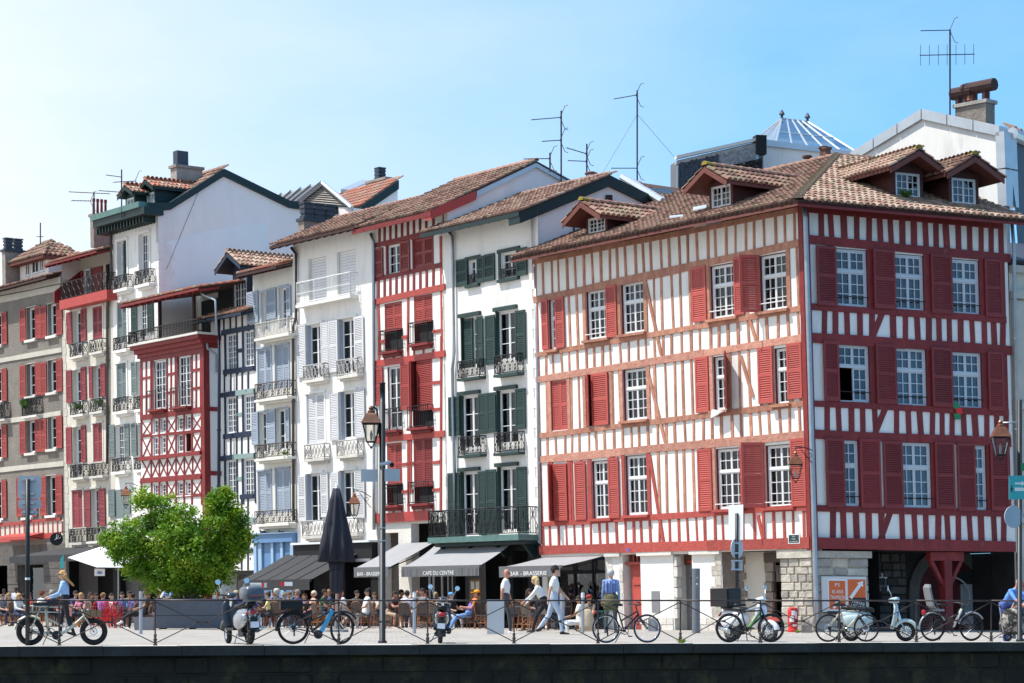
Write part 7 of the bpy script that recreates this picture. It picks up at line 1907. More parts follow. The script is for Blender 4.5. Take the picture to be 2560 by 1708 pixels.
ptxt('PS',.335,.72,.14,wmax=.11);ptxt('40 ANS',.335,.52,.16,wmax=.26);ptxt('TRAMISON',.335,.36,.16,wmax=.33);ptxt('TRAVAIL',.80,.22,.12,wmax=.32,rot=-.2);ptxt("L'EMPLOI",.80,.12,.10,wmax=.34,rot=-.2)
q=MB();q.poly([W(a[0]+L_*.22,a[1]+H_*.1,.0945),W(a[0]+L_*.28,a[1]+H_*.1,.0945),W(a[0]+L_*.335,a[1]+H_*.30,.0945),W(a[0]+L_*.39,a[1]+H_*.1,.0945),W(a[0]+L_*.45,a[1]+H_*.1,.0945),W(a[0]+L_*.36,a[1]+H_*.34,.0945),W(a[0]+L_*.31,a[1]+H_*.34,.0945)]);q.build('figure_mark','print_white',o)
q=MB();q.poly([W(a[0]+L_*.60,a[1]+H_*.42,.0945),W(a[0]+L_*.66,a[1]+H_*.36,.0945),W(a[0]+L_*.88,a[1]+H_*.74,.0945),W(a[0]+L_*.92,a[1]+H_*.70,.0945),W(a[0]+L_*.92,a[1]+H_*.88,.0945),W(a[0]+L_*.78,a[1]+H_*.82,.0945),W(a[0]+L_*.82,a[1]+H_*.79,.0945)]);q.build('arrow_mark','print_white',o)
pp(.10,.52,-.06,.02,'print_black',.10,'torn_strip')
s_=87;p=ground(2016,s_);q=MB();q.loft([[p+Vector((x,y,0))for x,y in((-.16,-.1),(.16,-.12),(.17,.1),(-.15,.1))],[p+Vector((x,y,.22))for x,y in((-.15,-.1),(.15,-.1),(.15,.1),(-.14,.1))],[p+Vector((x,y,.38))for x,y in((-.06,-.05),(.07,-.05),(.07,.06),(-.06,.06))]]);tag(q.build('guard_stone','stone_brown',None),'rounded dark guard stone at the foot of the corner pier','guard stone')
s_=84;p=ground(1633,s_);o=thing('dustbin','low grey ribbed metal bin against the white wall right of the red door','bin',p);q=MB();q.lathe(p,[(.135,0),(.135,.02),(.14,.35),(.15,.36),(.15,.38),(.1,.4)],18);q.build('drum','steel',o)
for k in range(9):t=math.pi*(1+k/8);q=MB();q.tube(p+Vector((.142*math.cos(t),.142*math.sin(t),.02)),p+Vector((.146*math.cos(t),.146*math.sin(t),.35)),.01,n=4);q.build('rib','zinc_pipe',o)
mat('weed',(.20,.30,.03),.8,var=.2);mat('plant_green',(.07,.16,.025),.7,var=.3,scale=12)
def tuft(name,label,c,r,n,m='weed',cat='weed',upright=1.0):
 q=MB()
 for i in range(n):
  t,l_=rr(0,6.28),rr(.5,1)*r;d=Vector((math.cos(t)*.7,math.sin(t)*.7,rr(.3,1.0)*upright)).normalized();s2=Vector((-math.sin(t),math.cos(t),0))*r*.16
  b=c+Vector((rr(-.3,.3)*r,rr(-.3,.3)*r,0));q.add([b-s2*.3,b+s2*.3,b+d*l_*.6+s2,b+d*l_,b+d*l_*.6-s2],[(0,1,2,3,4)])
 return tag(q.build(name,m,None),label,cat)
tuft('weed','bright green weed growing at the foot of a railing post',rl(rail_a(1703),-.05,.0),.16,40)
tuft('weed','small green weed beside the stickered red post',ground(1994,87),.14,30)
tuft('balcony_plant','tall leafy plant with orange tips on the grey house balcony',RB_.W(*RB_.uv(65,1020,.2),.2),.55,70,'plant_green','plant',1.6)
tuft('balcony_plant','green plant in a balcony box on the cream house, left window',RB_.W(*RB_.uv(195,1022,.2),.2),.35,60,'plant_green','plant')
tuft('balcony_plant','darker plant on the cream house balcony, right window',RB_.W(*RB_.uv(248,1010,.2),.2),.3,40,'plant_green','plant')
tuft('balcony_plant','yellow flowers hanging on the blue-shuttered house balcony',R0.W(*R0.uv(712,1136,.4),.4),.2,40,'weed','plant')
tuft('balcony_plant','little potted herb on the sill of a dormer window',RJ.W(*RJ.uv(2265,492,-.5),-.5),.3,40,'plant_green','plant')
c=RJ.W(*RJ.uv(2393,1020,.12),.12);o=thing('flag','small crumpled green, white and red flag hanging on a window bar','flag',c)
for dz,m,dx in((.06,'sign_green',-.05),(-.1,'print_red',.04),(-.27,'sign_green',-.01)):
 q=MB();q.loft([[c+Vector((dx+x,y,dz+.1))for x,y in((-.1,-.02),(.08,-.05),(.1,.0),(-.08,.02))],[c+Vector((dx+x+.03,y,dz-.08))for x,y in((-.09,-.04),(.1,-.02),(.09,.02),(-.1,.01))]]);q.build('stripe',m,o)
c=LJ.W(*LJ.uv(1793,1030,.15),.15);q=MB();q.hexa([c+RT*x+RN*y+Vector((0,0,z))for x,y,z in((-.2,.0,-.18),(.0,.02,-.12),(.0,.08,-.12),(-.2,.1,-.18),(-.15,0,.08),(.35,0,.0),(.35,.1,.0),(-.15,.1,.08))]);tag(q.build('towel','print_white',None),'white towel thrown over a sill of the corner house','towel')
for px,lab in((658,'dark pigeon sitting at the left end of the blue shop cornice'),(705,'dark pigeon sitting at the right end of the blue shop cornice')):
 c=R0.W(*R0.uv(px,1334,.2),.2);o=thing('pigeon',lab,'pigeon',c,'pigeons on the blue shop front')
 q=MB();q.ball(c+Vector((0,0,.05)),(.13,.07,.06),8,6);q.ball(c+Vector((-.12,0,.11)),.035,8,6);q.tube(c+Vector((-.09,0,.06)),c+Vector((-.12,0,.12)),.04,.03);q.loft([[c+Vector((.08,y,z))for y,z in((-.03,.03),(.03,.03),(.03,.07),(-.03,.07))],[c+Vector((.26,y,z))for y,z in((-.03,.0),(.03,.0),(.03,.015),(-.03,.015))]]);q.build('body','slate',o,smooth=True)
 q=MB();q.tube(c+Vector((-.15,0,.11)),c+Vector((-.185,0,.10)),.008,.002,n=4);q.build('beak','shop_dark',o)
# aerials
def aerial(label,px,s_,y0,y1,booms,dz=0.0,guy=None):
 """booms: (x0, x1, y, elements, element half length, vertical?)"""
 p=at(px,s_);o=thing('tv_aerial',label,'aerial',(p.x,p.y,zpx(y1,s_)))
 q=MB();q.tube((p.x,p.y,zpx(y1,s_)),(p.x,p.y,zpx(y0,s_)),.030,n=6);q.build('mast','iron_rail',o)
 for x0,x1,y,ya,ne,hl,vert in booms:
  a,b=Vector((at(x0,s_).x,p.y-.03,zpx(y,s_))),Vector((at(x1,s_).x,p.y-.03,zpx(ya,s_)));q=MB();q.tube(a,b,.018,n=5);q.build('boom','iron_rail',o)
  q=MB()
  for i in range(ne):
   c=a.lerp(b,(i+.1)/max(1,ne-.8));d=Vector((0,0,1))if vert else Vector((.25,.9,.25)).normalized()
   q.tube(c-d*hl,c+d*hl,.009,n=4)
  q.build('elements','iron_rail',o,kind='stuff')
  if not vert and hl>.1:
   c=b.lerp(a,.04);q=MB()
   for sg in(-1,1):q.path([c,c+Vector((.18,0,.42*sg)),c+Vector((.30,0,.46*sg))],.012,4)
   q.build('reflector','iron_rail',o)
 if guy:
  for gx,gy in guy:q=MB();q.tube((p.x,p.y,zpx(y0+60,s_)),(at(gx,s_).x,p.y+.5,zpx(gy,s_)),.008,n=4,cap=False);q.build('guy_wire','steel',o)
 return o
aerial('tallest aerial with a double boom beside the chimney at the top right',2375,71,74,300,((2301,2377,77.5,76,8,.16,False),(2299,2436,139,136,7,.36,True)))
aerial('tall guyed aerial rising between the tarpaulin roof and the green-shuttered house',1593,66,226,470,((1535,1592,248,238,7,.16,False),(1528,1594,421,421,6,.12,False)),guy=((1500,440),(1700,400)))
aerial('aerial with two angled yagi booms standing over the green-shuttered house gable',1403,68,277,470,((1329,1403,300,294,8,.16,False),(1356,1402,354,351,6,.2,False)))
aerial('shorter aerial beside the round vent right of the green-shuttered house ridge',1467,67,360,452,((1416,1466,370,385,6,.15,False),(1420,1466,402,404,5,.12,False)))
aerial('low aerial with a single boom at the red timbered house ridge',1375,70,382,430,((1310,1375,398,397,7,.15,False),))
aerial('aerial with long thin booms left of the green dormers',304,57,424,545,((266,303,438,443,4,.10,False),(285,340,456,453,6,.18,False),(247,303,477,481,5,.08,False)))
aerial('aerial standing on the chimney of the cream house, beside the green cornice',235,55,480,535,((172,275,480,485,6,.10,False),(180,228,502,503,6,.18,False)))
aerial('thin whip aerial on the small chimney of the grey house',101,52,557,610,((93,108,592,592,4,.10,False),))
p=at(1478,68.5);z=zpx(440,68.5);o=thing('roof_vent','flat capped round roof vent behind the green-shuttered house ridge','vent',(p.x,p.y,z));q=MB();q.lathe((p.x,p.y,z),[(.16,-.5),(.16,.05)],12);q.build('pipe','steel',o);q=MB();q.lathe((p.x,p.y,z+.06),[(.24,0),(.24,.04),(.1,.10)],14);q.build('cap','fascia_brown',o)
# the tree in the planter
def leaf_mat(name,c0,c1,c2):
 m=bpy.data.materials.new(name);m.use_nodes=True;n=m.node_tree;b=n.nodes['Principled BSDF']
 g=n.nodes.new('ShaderNodeNewGeometry');no=n.nodes.new('ShaderNodeTexNoise');no.inputs['Scale'].default_value=1.6;no.inputs['Detail'].default_value=6
 n.links.new(g.outputs['Position'],no.inputs['Vector']);r=n.nodes.new('ShaderNodeValToRGB')
 r.color_ramp.elements[0].position=.32;r.color_ramp.elements[0].color=(*c0,1);r.color_ramp.elements[1].position=.68;r.color_ramp.elements[1].color=(*c2,1)
 e=r.color_ramp.elements.new(.5);e.color=(*c1,1)
 n.links.new(no.outputs['Fac'],r.inputs[0]);n.links.new(r.outputs[0],b.inputs['Base Color']);b.inputs['Roughness'].default_value=.55
 t=n.nodes.new('ShaderNodeBsdfTranslucent');n.links.new(r.outputs[0],t.inputs['Color']);mx=n.nodes.new('ShaderNodeMixShader');mx.inputs[0].default_value=.35
 o=n.nodes['Material Output'];n.links.new(b.outputs[0],mx.inputs[1]);n.links.new(t.outputs[0],mx.inputs[2]);n.links.new(mx.outputs[0],o.inputs['Surface']);MATS[name]=m
leaf_mat('leaf',(.055,.155,.008),(.150,.300,.014),(.33,.44,.024));mat('bark',(.10,.075,.055),.9,var=.3,scale=8,bump=.4)
st=F/TREE.y
def tp(px,y,dy=0.0):return Vector((at(px,st).x,TREE.y+dy,zpx(y,st)))
tree=thing('leafy_tree','bright green multi-stemmed tree with a lobed crown growing from the long dark planter','tree',TREE)
R2=random.Random(5)
lobes=[(330,1345,62,62,0),(400,1290,60,62,.2),(455,1335,75,80,-.4),(370,1395,60,45,.3),(300,1368,40,38,0),(470,1405,85,58,.2),(550,1320,48,70,.1),(562,1268,30,48,0),(575,1365,42,62,.2),(530,1420,55,50,-.2),(420,1440,70,34,0),(492,1440,60,44,.4),(440,1380,80,70,.5),(360,1250,26,26,0),(540,1250,18,22,0),(560,1236,10,16,0),(606,1345,22,26,0),(275,1350,24,20,0),(590,1300,24,30,0),(510,1465,40,26,0),(450,1462,55,26,0),(400,1458,40,22,.2),(545,1395,45,60,.4),(480,1390,60,60,-.6),(340,1425,42,26,0),(430,1420,70,50,.4)]
q=MB()
stems=[]
for k,(px,y)in enumerate(((350,1360),(410,1310),(470,1330),(500,1400),(552,1300),(575,1360),(430,1400),(385,1400))):
 b=TREE+Vector((rr(-.25,.25)-.1,rr(-.2,.2),0));e=tp(px,y,rr(-.5,.5));m1=b.lerp(e,.45)+Vector((rr(-.12,.12),rr(-.1,.1),.22))
 q.path([b,b.lerp(m1,.5)+Vector((0,0,.08)),m1,e],[.055,.045,.035,.012],6)
 for j in range(3):
  s0=m1.lerp(e,.3*j);q.path([s0,s0+Vector((rr(-.5,.5),rr(-.5,.5),rr(.1,.5)))],[.018,.005],4)
q.build('trunk','bark',tree,smooth=True)
vs,fs=[],[]
for(px,y,rx,ry,dy)in lobes:
 c=tp(px,y,dy);a,bz=rx/st,ry/st;ay=min(a,1.0)*1.0
 ncl=int(24+a*bz*125)
 for _ in range(ncl):
  while True:
   p=Vector((R2.uniform(-1,1),R2.uniform(-1,1),R2.uniform(-1,1)))
   if.25<p.length<1:break
  p=p*(.65+.45*R2.random()**.7)if p.length>.6 else p
  cc=c+Vector((p.x*a,p.y*ay,p.z*bz));rad=R2.uniform(.12,.26)
  for _l in range(R2.randint(24,38)):
   o_=cc+Vector((R2.gauss(0,rad*.55),R2.gauss(0,rad*.55),R2.gauss(0,rad*.42)))
   nrm_=Vector((R2.uniform(-1,1),R2.uniform(-1,1),R2.uniform(.1,1.3))).normalized();u_=nrm_.orthogonal().normalized();u_.rotate(Matrix.Rotation(R2.uniform(0,6.28),3,nrm_));w2=nrm_.cross(u_)
   L_=R2.uniform(.045,.088);i=len(vs)
   vs+=[o_-u_*L_,o_+w2*L_*.42-nrm_*.008,o_+u_*L_,o_-w2*L_*.42-nrm_*.008];fs.append((i,i+1,i+2,i+3))
q=MB();q.v=[tuple(p)for p in vs];q.f=fs;q.m=[0]*len(fs);q.build('crown','leaf',tree)
# bicycles and scooters (built facing +x at the origin, then placed)
CM={}
def cmat(rgb,rough=.45,metal=0.0,coat=0.0):
 k=(tuple(round(c,3)for c in rgb),rough,metal,coat)
 if k not in CM:CM[k]=mat('paint_%d'%len(CM),rgb,rough,metal,var=.06,scale=6,coat=coat);
 return CM[k]
TYRE=mat('tyre',(.012,.012,.013),.8,var=.2,scale=20)
CHROME=mat('chrome',(.62,.63,.65),.18,.95,var=.05)
BLACKP=mat('black_plastic',(.016,.016,.018),.4,var=.2)
SEATV=mat('saddle_vinyl',(.012,.012,.012),.5,var=.2)
REDL=mat('red_lens',(.42,.01,.012),.2,var=0.0,coat=.6)
AMBER=mat('amber_lens',(.75,.20,.01),.25,var=0.0)
def place(root,p,heading,roll=0.0):
 root.location=p;root.rotation_euler=(math.radians(roll),0,math.radians(heading))
def bike(label,frame_m,R=.345,tw=.020,wb=1.06,step=False,drop=False,fender=None,rack=None,tube=.019,steer=0,flat=True,rimc=BLACKP,battery=None,disc=False,basket=None,saddle_z=.98,motor=False,child_seat=False,spokes=24,cargo=False,fork_m=None,lamp=False):
 o=thing('bicycle',label,'bicycle',(0,0,0))
 if True:
  rw,fw=Vector((-wb/2,0,R)),Vector((wb/2,0,R))
  fa=Vector((-.32,0,.95)).normalized()
  ht=fw+Vector((-.24,0,.42+(0 if not cargo else.06)));hb=fw+Vector((-.16,0,.30))if R<.4 else fw
  bb=Vector((-wb/2+.44,0,.28));st=bb+Vector((-.155,0,.50));
  def wheel(c,nm,cst):
   q=MB();q.torus((0,0,0),R-tw,tw,'Y',36,8)
   t=q.build('wheel',TYRE,o,smooth=True)
   q=MB();q.torus((0,0,0),R-tw*2.1,.011,'Y',32,6,rx=.011);q.build('rim',rimc,t,smooth=True)
   q=MB();q.lathe((0,-.05,0),[(.010,0),(.010,.01),(.020,.015),(.014,.05),(.020,.085),(.010,.09),(.010,.1)],10,axis=(0,1,0));q.build('hub',BLACKP,t)
   q=MB()
   for i in range(spokes):
    a=2*math.pi*i/spokes;q.tube((.02*math.cos(a+.7),.03*(-1)**i,.02*math.sin(a+.7)),((R-tw*2)*math.cos(a),0,(R-tw*2)*math.sin(a)),.0016 if spokes>10 else.010,n=3,cap=False)
   q.build('spokes','steel' if spokes>10 else rimc,t,kind='stuff')
   if disc:q=MB();q.torus((0,.045,0),.075,.012,'Y',20,4,rx=.002);q.build('brake_disc',CHROME,t)
   off=t.location.copy();t.location=Vector(c)+off
   if cst:t.rotation_euler=(0,0,math.radians(cst))
  wheel(rw,'rear',0);wheel(fw,'front',steer)
  q=MB();T=tube
  if not cargo:
   if step:q.tube(ht-fa*.10,bb+Vector((.02,0,.04)),T*1.25,n=8);q.tube(ht-fa*.02,bb+Vector((-.06,0,.24)),T,n=8)
   else:
    q.tube(ht-fa*.02,st-Vector((0,0,.05)),T,n=8);q.tube(ht-fa*.12,bb,T*1.25,n=8)
   q.tube(bb,st,T*.95,n=8);q.tube(ht,ht-fa*.17,T*1.1,n=8)
   for sy in(-.05,.05):
    q.tube(bb+Vector((0,sy*.6,0)),rw+Vector((0,sy,0)),T*.55,n=6);q.tube(st+Vector((0,sy*.5,-.06)),rw+Vector((0,sy,0)),T*.5,n=6)
  else:
   q.path([ht-fa*.0,ht-fa*.16+Vector((-.02,0,0)),Vector((.16,0,.36)),Vector((.02,0,.27)),bb+Vector((-.02,0,-.02)),rw+Vector((.02,0,.0))],T*1.5,8)
   q.path([bb+Vector((-.03,0,0)),bb+Vector((-.09,0,.34)),bb+Vector((-.12,0,.62))],T*1.4,8);q.tube((.05,0,.40),bb+Vector((-.06,0,.30)),T,n=8)
   for sy in(-.09,.09):
    q.tube((-wb/2-.12,sy,.86),(.0,sy,.83),T*.9,n=6);q.tube(rw+Vector((0,sy,0)),(-wb/2+.22,sy,.84),T*.8,n=6);q.tube((-wb/2+.05,sy,.86),(-wb/2+.05,sy,.72),T*.7,n=6);q.tube((-wb/2,sy,.73),(-.02,sy,.72),T*.7,n=6)
   q.tube((-wb/2-.12,-.09,.86),(-wb/2-.12,.09,.86),T,n=6)
  q.build('frame',frame_m,o,smooth=True)
  q=MB()
  for sy in(-.055,.055):q.tube(fw+Vector((0,sy,0)),ht-fa*.17+Vector((0,sy*.9,0)),T*.65,T*.9,n=6)
  q.tube(ht-fa*.16+Vector((0,-.06,0)),ht-fa*.16+Vector((0,.06,0)),T,n=6);q.build('fork',fork_m or frame_m,o,smooth=True)
  hz=ht+fa*.12;q=MB();q.tube(ht,hz,.016,n=6)
  if drop:
   q.tube(hz,hz+Vector((.09,0,.01)),.014,n=6)
   for sy in(-1,1):q.path([hz+Vector((.09,0,.01)),hz+Vector((.09,.2*sy,.01)),hz+Vector((.16,.21*sy,.0)),hz+Vector((.18,.21*sy,-.07)),hz+Vector((.12,.21*sy,-.13)),hz+Vector((.05,.21*sy,-.13))],.014,6)
  else:
   for sy in(-1,1):q.path([hz+Vector((.05,0,.0)),hz+Vector((.07,.12*sy,.04)),hz+Vector((.02,.27*sy,.06)),hz+Vector((-.07,.32*sy,.05))],.013,6);q.path([hz+Vector((.02,.24*sy,.05)),hz+Vector((.09,.26*sy,.01))],.006,4)
   q.tube(hz,hz+Vector((.05,0,0)),.016,n=6)
  q.build('handlebar',BLACKP,o,smooth=True)
  if not cargo:
   sp=st+(st-bb).normalized()*.10;q=MB();q.tube(st,sp,.014,n=6);q.build('seat_post',BLACKP,o)
   q=MB();q.loft([[sp+Vector((x,y*w,z))for y,z in((-1,.0),(-.6,.035),(.6,.035),(1,.0),(.4,-.02),(-.4,-.02))]for x,w in((-.13,.045),(-.11,.075),(-.04,.065),(.06,.028),(.15,.018))]);q.build('saddle',SEATV,o,smooth=True)
  else:
   q=MB();q.loft([[Vector((x,y,z))for y,z in((-.12,.87),(-.11,.93),(.11,.93),(.12,.87))]for x in(-wb/2+.06,-wb/2+.1,.0,.04)]);q.build('saddle',SEATV,o)
  q=MB();q.torus(bb+Vector((0,-.05,0)),.085,.008,'Y',22,5);q.lathe(bb+Vector((0,-.07,0)),[(.02,0),(.03,.02),(.03,.12),(.02,.14)],10,axis=(0,1,0))
  for a,sy in((-.9,-1),(2.24,1)):
   e=bb+Vector((.17*math.cos(a),.08*sy,.17*math.sin(a)));q.tube(bb+Vector((0,.08*sy,0)),e,.010,n=5);q.box(e.x-.045,e.x+.045,e.y-.02+.05*sy,e.y+.02+.05*sy,e.z-.012,e.z+.012)
  q.build('crankset',BLACKP,o)
  q=MB();q.tube(bb+Vector((0,-.06,.08)),rw+Vector((0,-.06,.035)),.006,n=4);q.tube(bb+Vector((0,-.06,-.08)),rw+Vector((0,-.06,-.035)),.006,n=4);q.lathe(rw+Vector((0,-.075,0)),[(.045,0),(.045,.012),(.03,.013)],14,axis=(0,1,0));q.box(rw.x-.0,rw.x+.03,-.085,-.06,R-.17,R-.04);q.build('chain','iron',o)
  if fender:
   for c,a0,a1 in((rw,.5,3.3),(fw,.6,2.9)):
    q=MB();q.torus(c,R+.025,.026,'Y',16,4,rx=.030,arc=(a0,a1));q.build('mudguard',fender,o,smooth=True)
  if rack:
   q=MB();z=R*2+.07
   for sy in(-.06,.06):q.tube((-wb/2-.22,sy,z),(-wb/2+.22,sy,z),.008,n=5);q.tube((-wb/2-.1,sy,z),rw+Vector((0,sy,0)),.007,n=5)
   for x in(-.2,-.07,.07,.2):q.tube((-wb/2+x,-.06,z),(-wb/2+x,.06,z),.007,n=5)
   q.build('rack',rack,o)
   q=MB();q.ball((-wb/2-.25,0,z-.02),(.03,.035,.03),8,6);q.build('rear_light',REDL,o)
  if battery:
   d=bb-(ht-fa*.12);a,b=(ht-fa*.12)+d*.12,(ht-fa*.12)+d*.85;q=MB();q.tube(a,b,.042,n=8);q.build('battery',battery,o)
  if motor:q=MB();q.lathe(bb+Vector((.12,-.07,-.06)),[(.05,0),(.10,.01),(.10,.12),(.05,.13)],16,axis=(0,1,0));q.build('motor',BLACKP,o)
  q=MB();q.tube(bb+Vector((-.06,.06,-.02)),bb+Vector((-.16,.20,-.27)),.010,n=5);q.build('kickstand',BLACKP,o)
  if basket:
   q=MB();x0,z0=fw.x-.20,ht.z-.16
   for k in range(3):q.box(x0,x0+.36,-.17,-.16,z0+.005+k*.05,z0+.05+k*.05);q.box(x0,x0+.36,.16,.17,z0+.005+k*.05,z0+.05+k*.05)
   q.box(x0,x0+.36,-.16,.16,z0,z0+.012);bk_=q.build('basket',basket,o)
   for x in(x0,x0+.12,x0+.24,x0+.355):q=MB();q.box(x,x+.008,-.175,.175,z0-.005,z0+.16);q.build('basket_strap',BLACKP,bk_)
  if child_seat:
   q=MB();c=Vector((-wb/2+.02,0,.78))
   q.loft([[c+Vector((x,y*w,z))for y in(-1,-.5,.5,1)]+[c+Vector((x-.05,y*w,z))for y in(1,.5,-.5,-1)]for x,z,w in((.06,-.02,.14),(-.06,.08,.16),(-.12,.30,.17),(-.17,.52,.16),(-.15,.60,.10))]);q.box(c.x-.05,c.x+.22,-.13,.13,c.z-.05,c.z+.0);q.build('child_seat','planter_grey',o)
  if lamp:q=MB();q.ball(ht+Vector((.12,0,-.02)),(.04,.035,.035),8,6);q.build('front_light',CHROME,o)
 return o
CREAM=cmat((.50,.50,.42),.4,0,.3)
def gp(px,b=.55):
 d=Vector(((px-CX)/F,1.0));O=E0+EN*b;m=Matrix(((d.x,-ED.x),(d.y,-ED.y)));q=m.inverted()@Vector((O.x,O.y));return Vector((d.x*q[0],d.y*q[0],gz((d.x*q[0],d.y*q[0],0))))
RA=math.degrees(math.atan2(ED.y,ED.x))
b1=bike('cream cargo e-bike with fat black tyres, long black seat and wooden front box',CREAM,R=.30,tw=.052,wb=1.36,cargo=True,motor=True,basket='wood_slat',spokes=12,fender=None,tube=.022,disc=True,lamp=True)
q=MB();q.ball((.33,0,.47),(.06,.04,.05),8,6);q.build('orange_reflector',AMBER,b1)
q=MB();q.torus((-.68,0,.30),.335,.03,'Y',14,4,rx=.045,arc=(.9,3.0));q.build('mudguard',CREAM,b1)
place(b1,gp(155,.5),RA-2)
BLUE=cmat((.075,.36,.62),.3,.2,.5)
b2=bike('black and bright blue e-bike leaning on the railing with a black seat bag',BLACKP,R=.355,tw=.026,wb=1.10,step=True,motor=True,disc=True,steer=34,fender=BLACKP,tube=.022,battery=None,rack=BLACKP)
q=MB();q.hexa([(.03,-.045,.30),(.12,-.045,.26),(.12,.045,.26),(.03,.045,.30),(.30,-.045,.80),(.37,-.045,.74),(.37,.045,.74),(.30,.045,.80)]);q.build('down_tube',BLUE,b2)
q=MB();q.box(-.85,-.35,-.12,.12,.80,1.0);q.build('pannier_bag',SEATV,b2)
q=MB();q.torus((-.55,0,.355),.39,.012,'Y',8,4,rx=.03,arc=(2.2,3.1));q.build('mudguard_tip',CHROME,b2)
place(b2,gp(794,.55),RA-4,3)
b3=bike('black city bike with rear rack in front of the red door',BLACKP,R=.335,tw=.021,wb=1.0,step=True,rack=cmat((.03,.16,.13),.5),fender=None,saddle_z=.95,rimc=CHROME)
place(b3,gp(1567,.45),RA-1,-3)
b4=bike('black and silver mountain bike with a green stripe, before the delivery scooter',BLACKP,R=.345,tw=.028,wb=1.06,disc=True,rimc=BLACKP)
q=MB();q.tube((-.12,-.001,.76),(.26,-.001,.83),.024,n=8);q.build('top_tube',cmat((.45,.47,.48),.35,.3),b4)
q=MB();q.tube((-.05,-.002,.34),(.27,-.002,.72),.030,n=8);q.build('down_tube',cmat((.10,.30,.06),.35),b4)
place(b4,gp(1875,.45),RA+1,2)
SAND=cmat((.52,.50,.38),.4)
b5=bike('cream road bike with drop handlebars in front of the pale blue scooter',SAND,R=.335,tw=.018,wb=.98,drop=True,disc=True,fork_m=BLACKP)
place(b5,gp(2118,.40),RA,3)
b6=bike('dark city bike with a grey child seat at the right of the quay',BLACKP,R=.335,tw=.022,wb=1.06,step=True,child_seat=True,fender=cmat((.4,.4,.4),.4,.5),rack=BLACKP)
q=MB();q.tube((.03,-.001,.35),(.25,-.001,.78),.034,n=8);q.build('down_tube',cmat((.62,.60,.54),.4),b6)
q=MB();q.ball((-.80,-.03,.70),(.06,.06,.07),8,6);q.build('red_bag',REDL,b6)
place(b6,gp(2380,.8),RA+3,2)
def ell(c,ax,ry,rz,n=14,p=2.4,flat=0.0):
 """Superellipse ring in the plane across the x axis."""
 out=[]
 for i in range(n):
  t=2*math.pi*i/n;cs,sn=math.cos(t),math.sin(t)
  y=math.copysign(abs(cs)**(2/p),cs)*ry;z=math.copysign(abs(sn)**(2/p),sn)*rz
  out.append(Vector((c[0]+ax*z,c[1]+y,c[2]+z)))
 return out
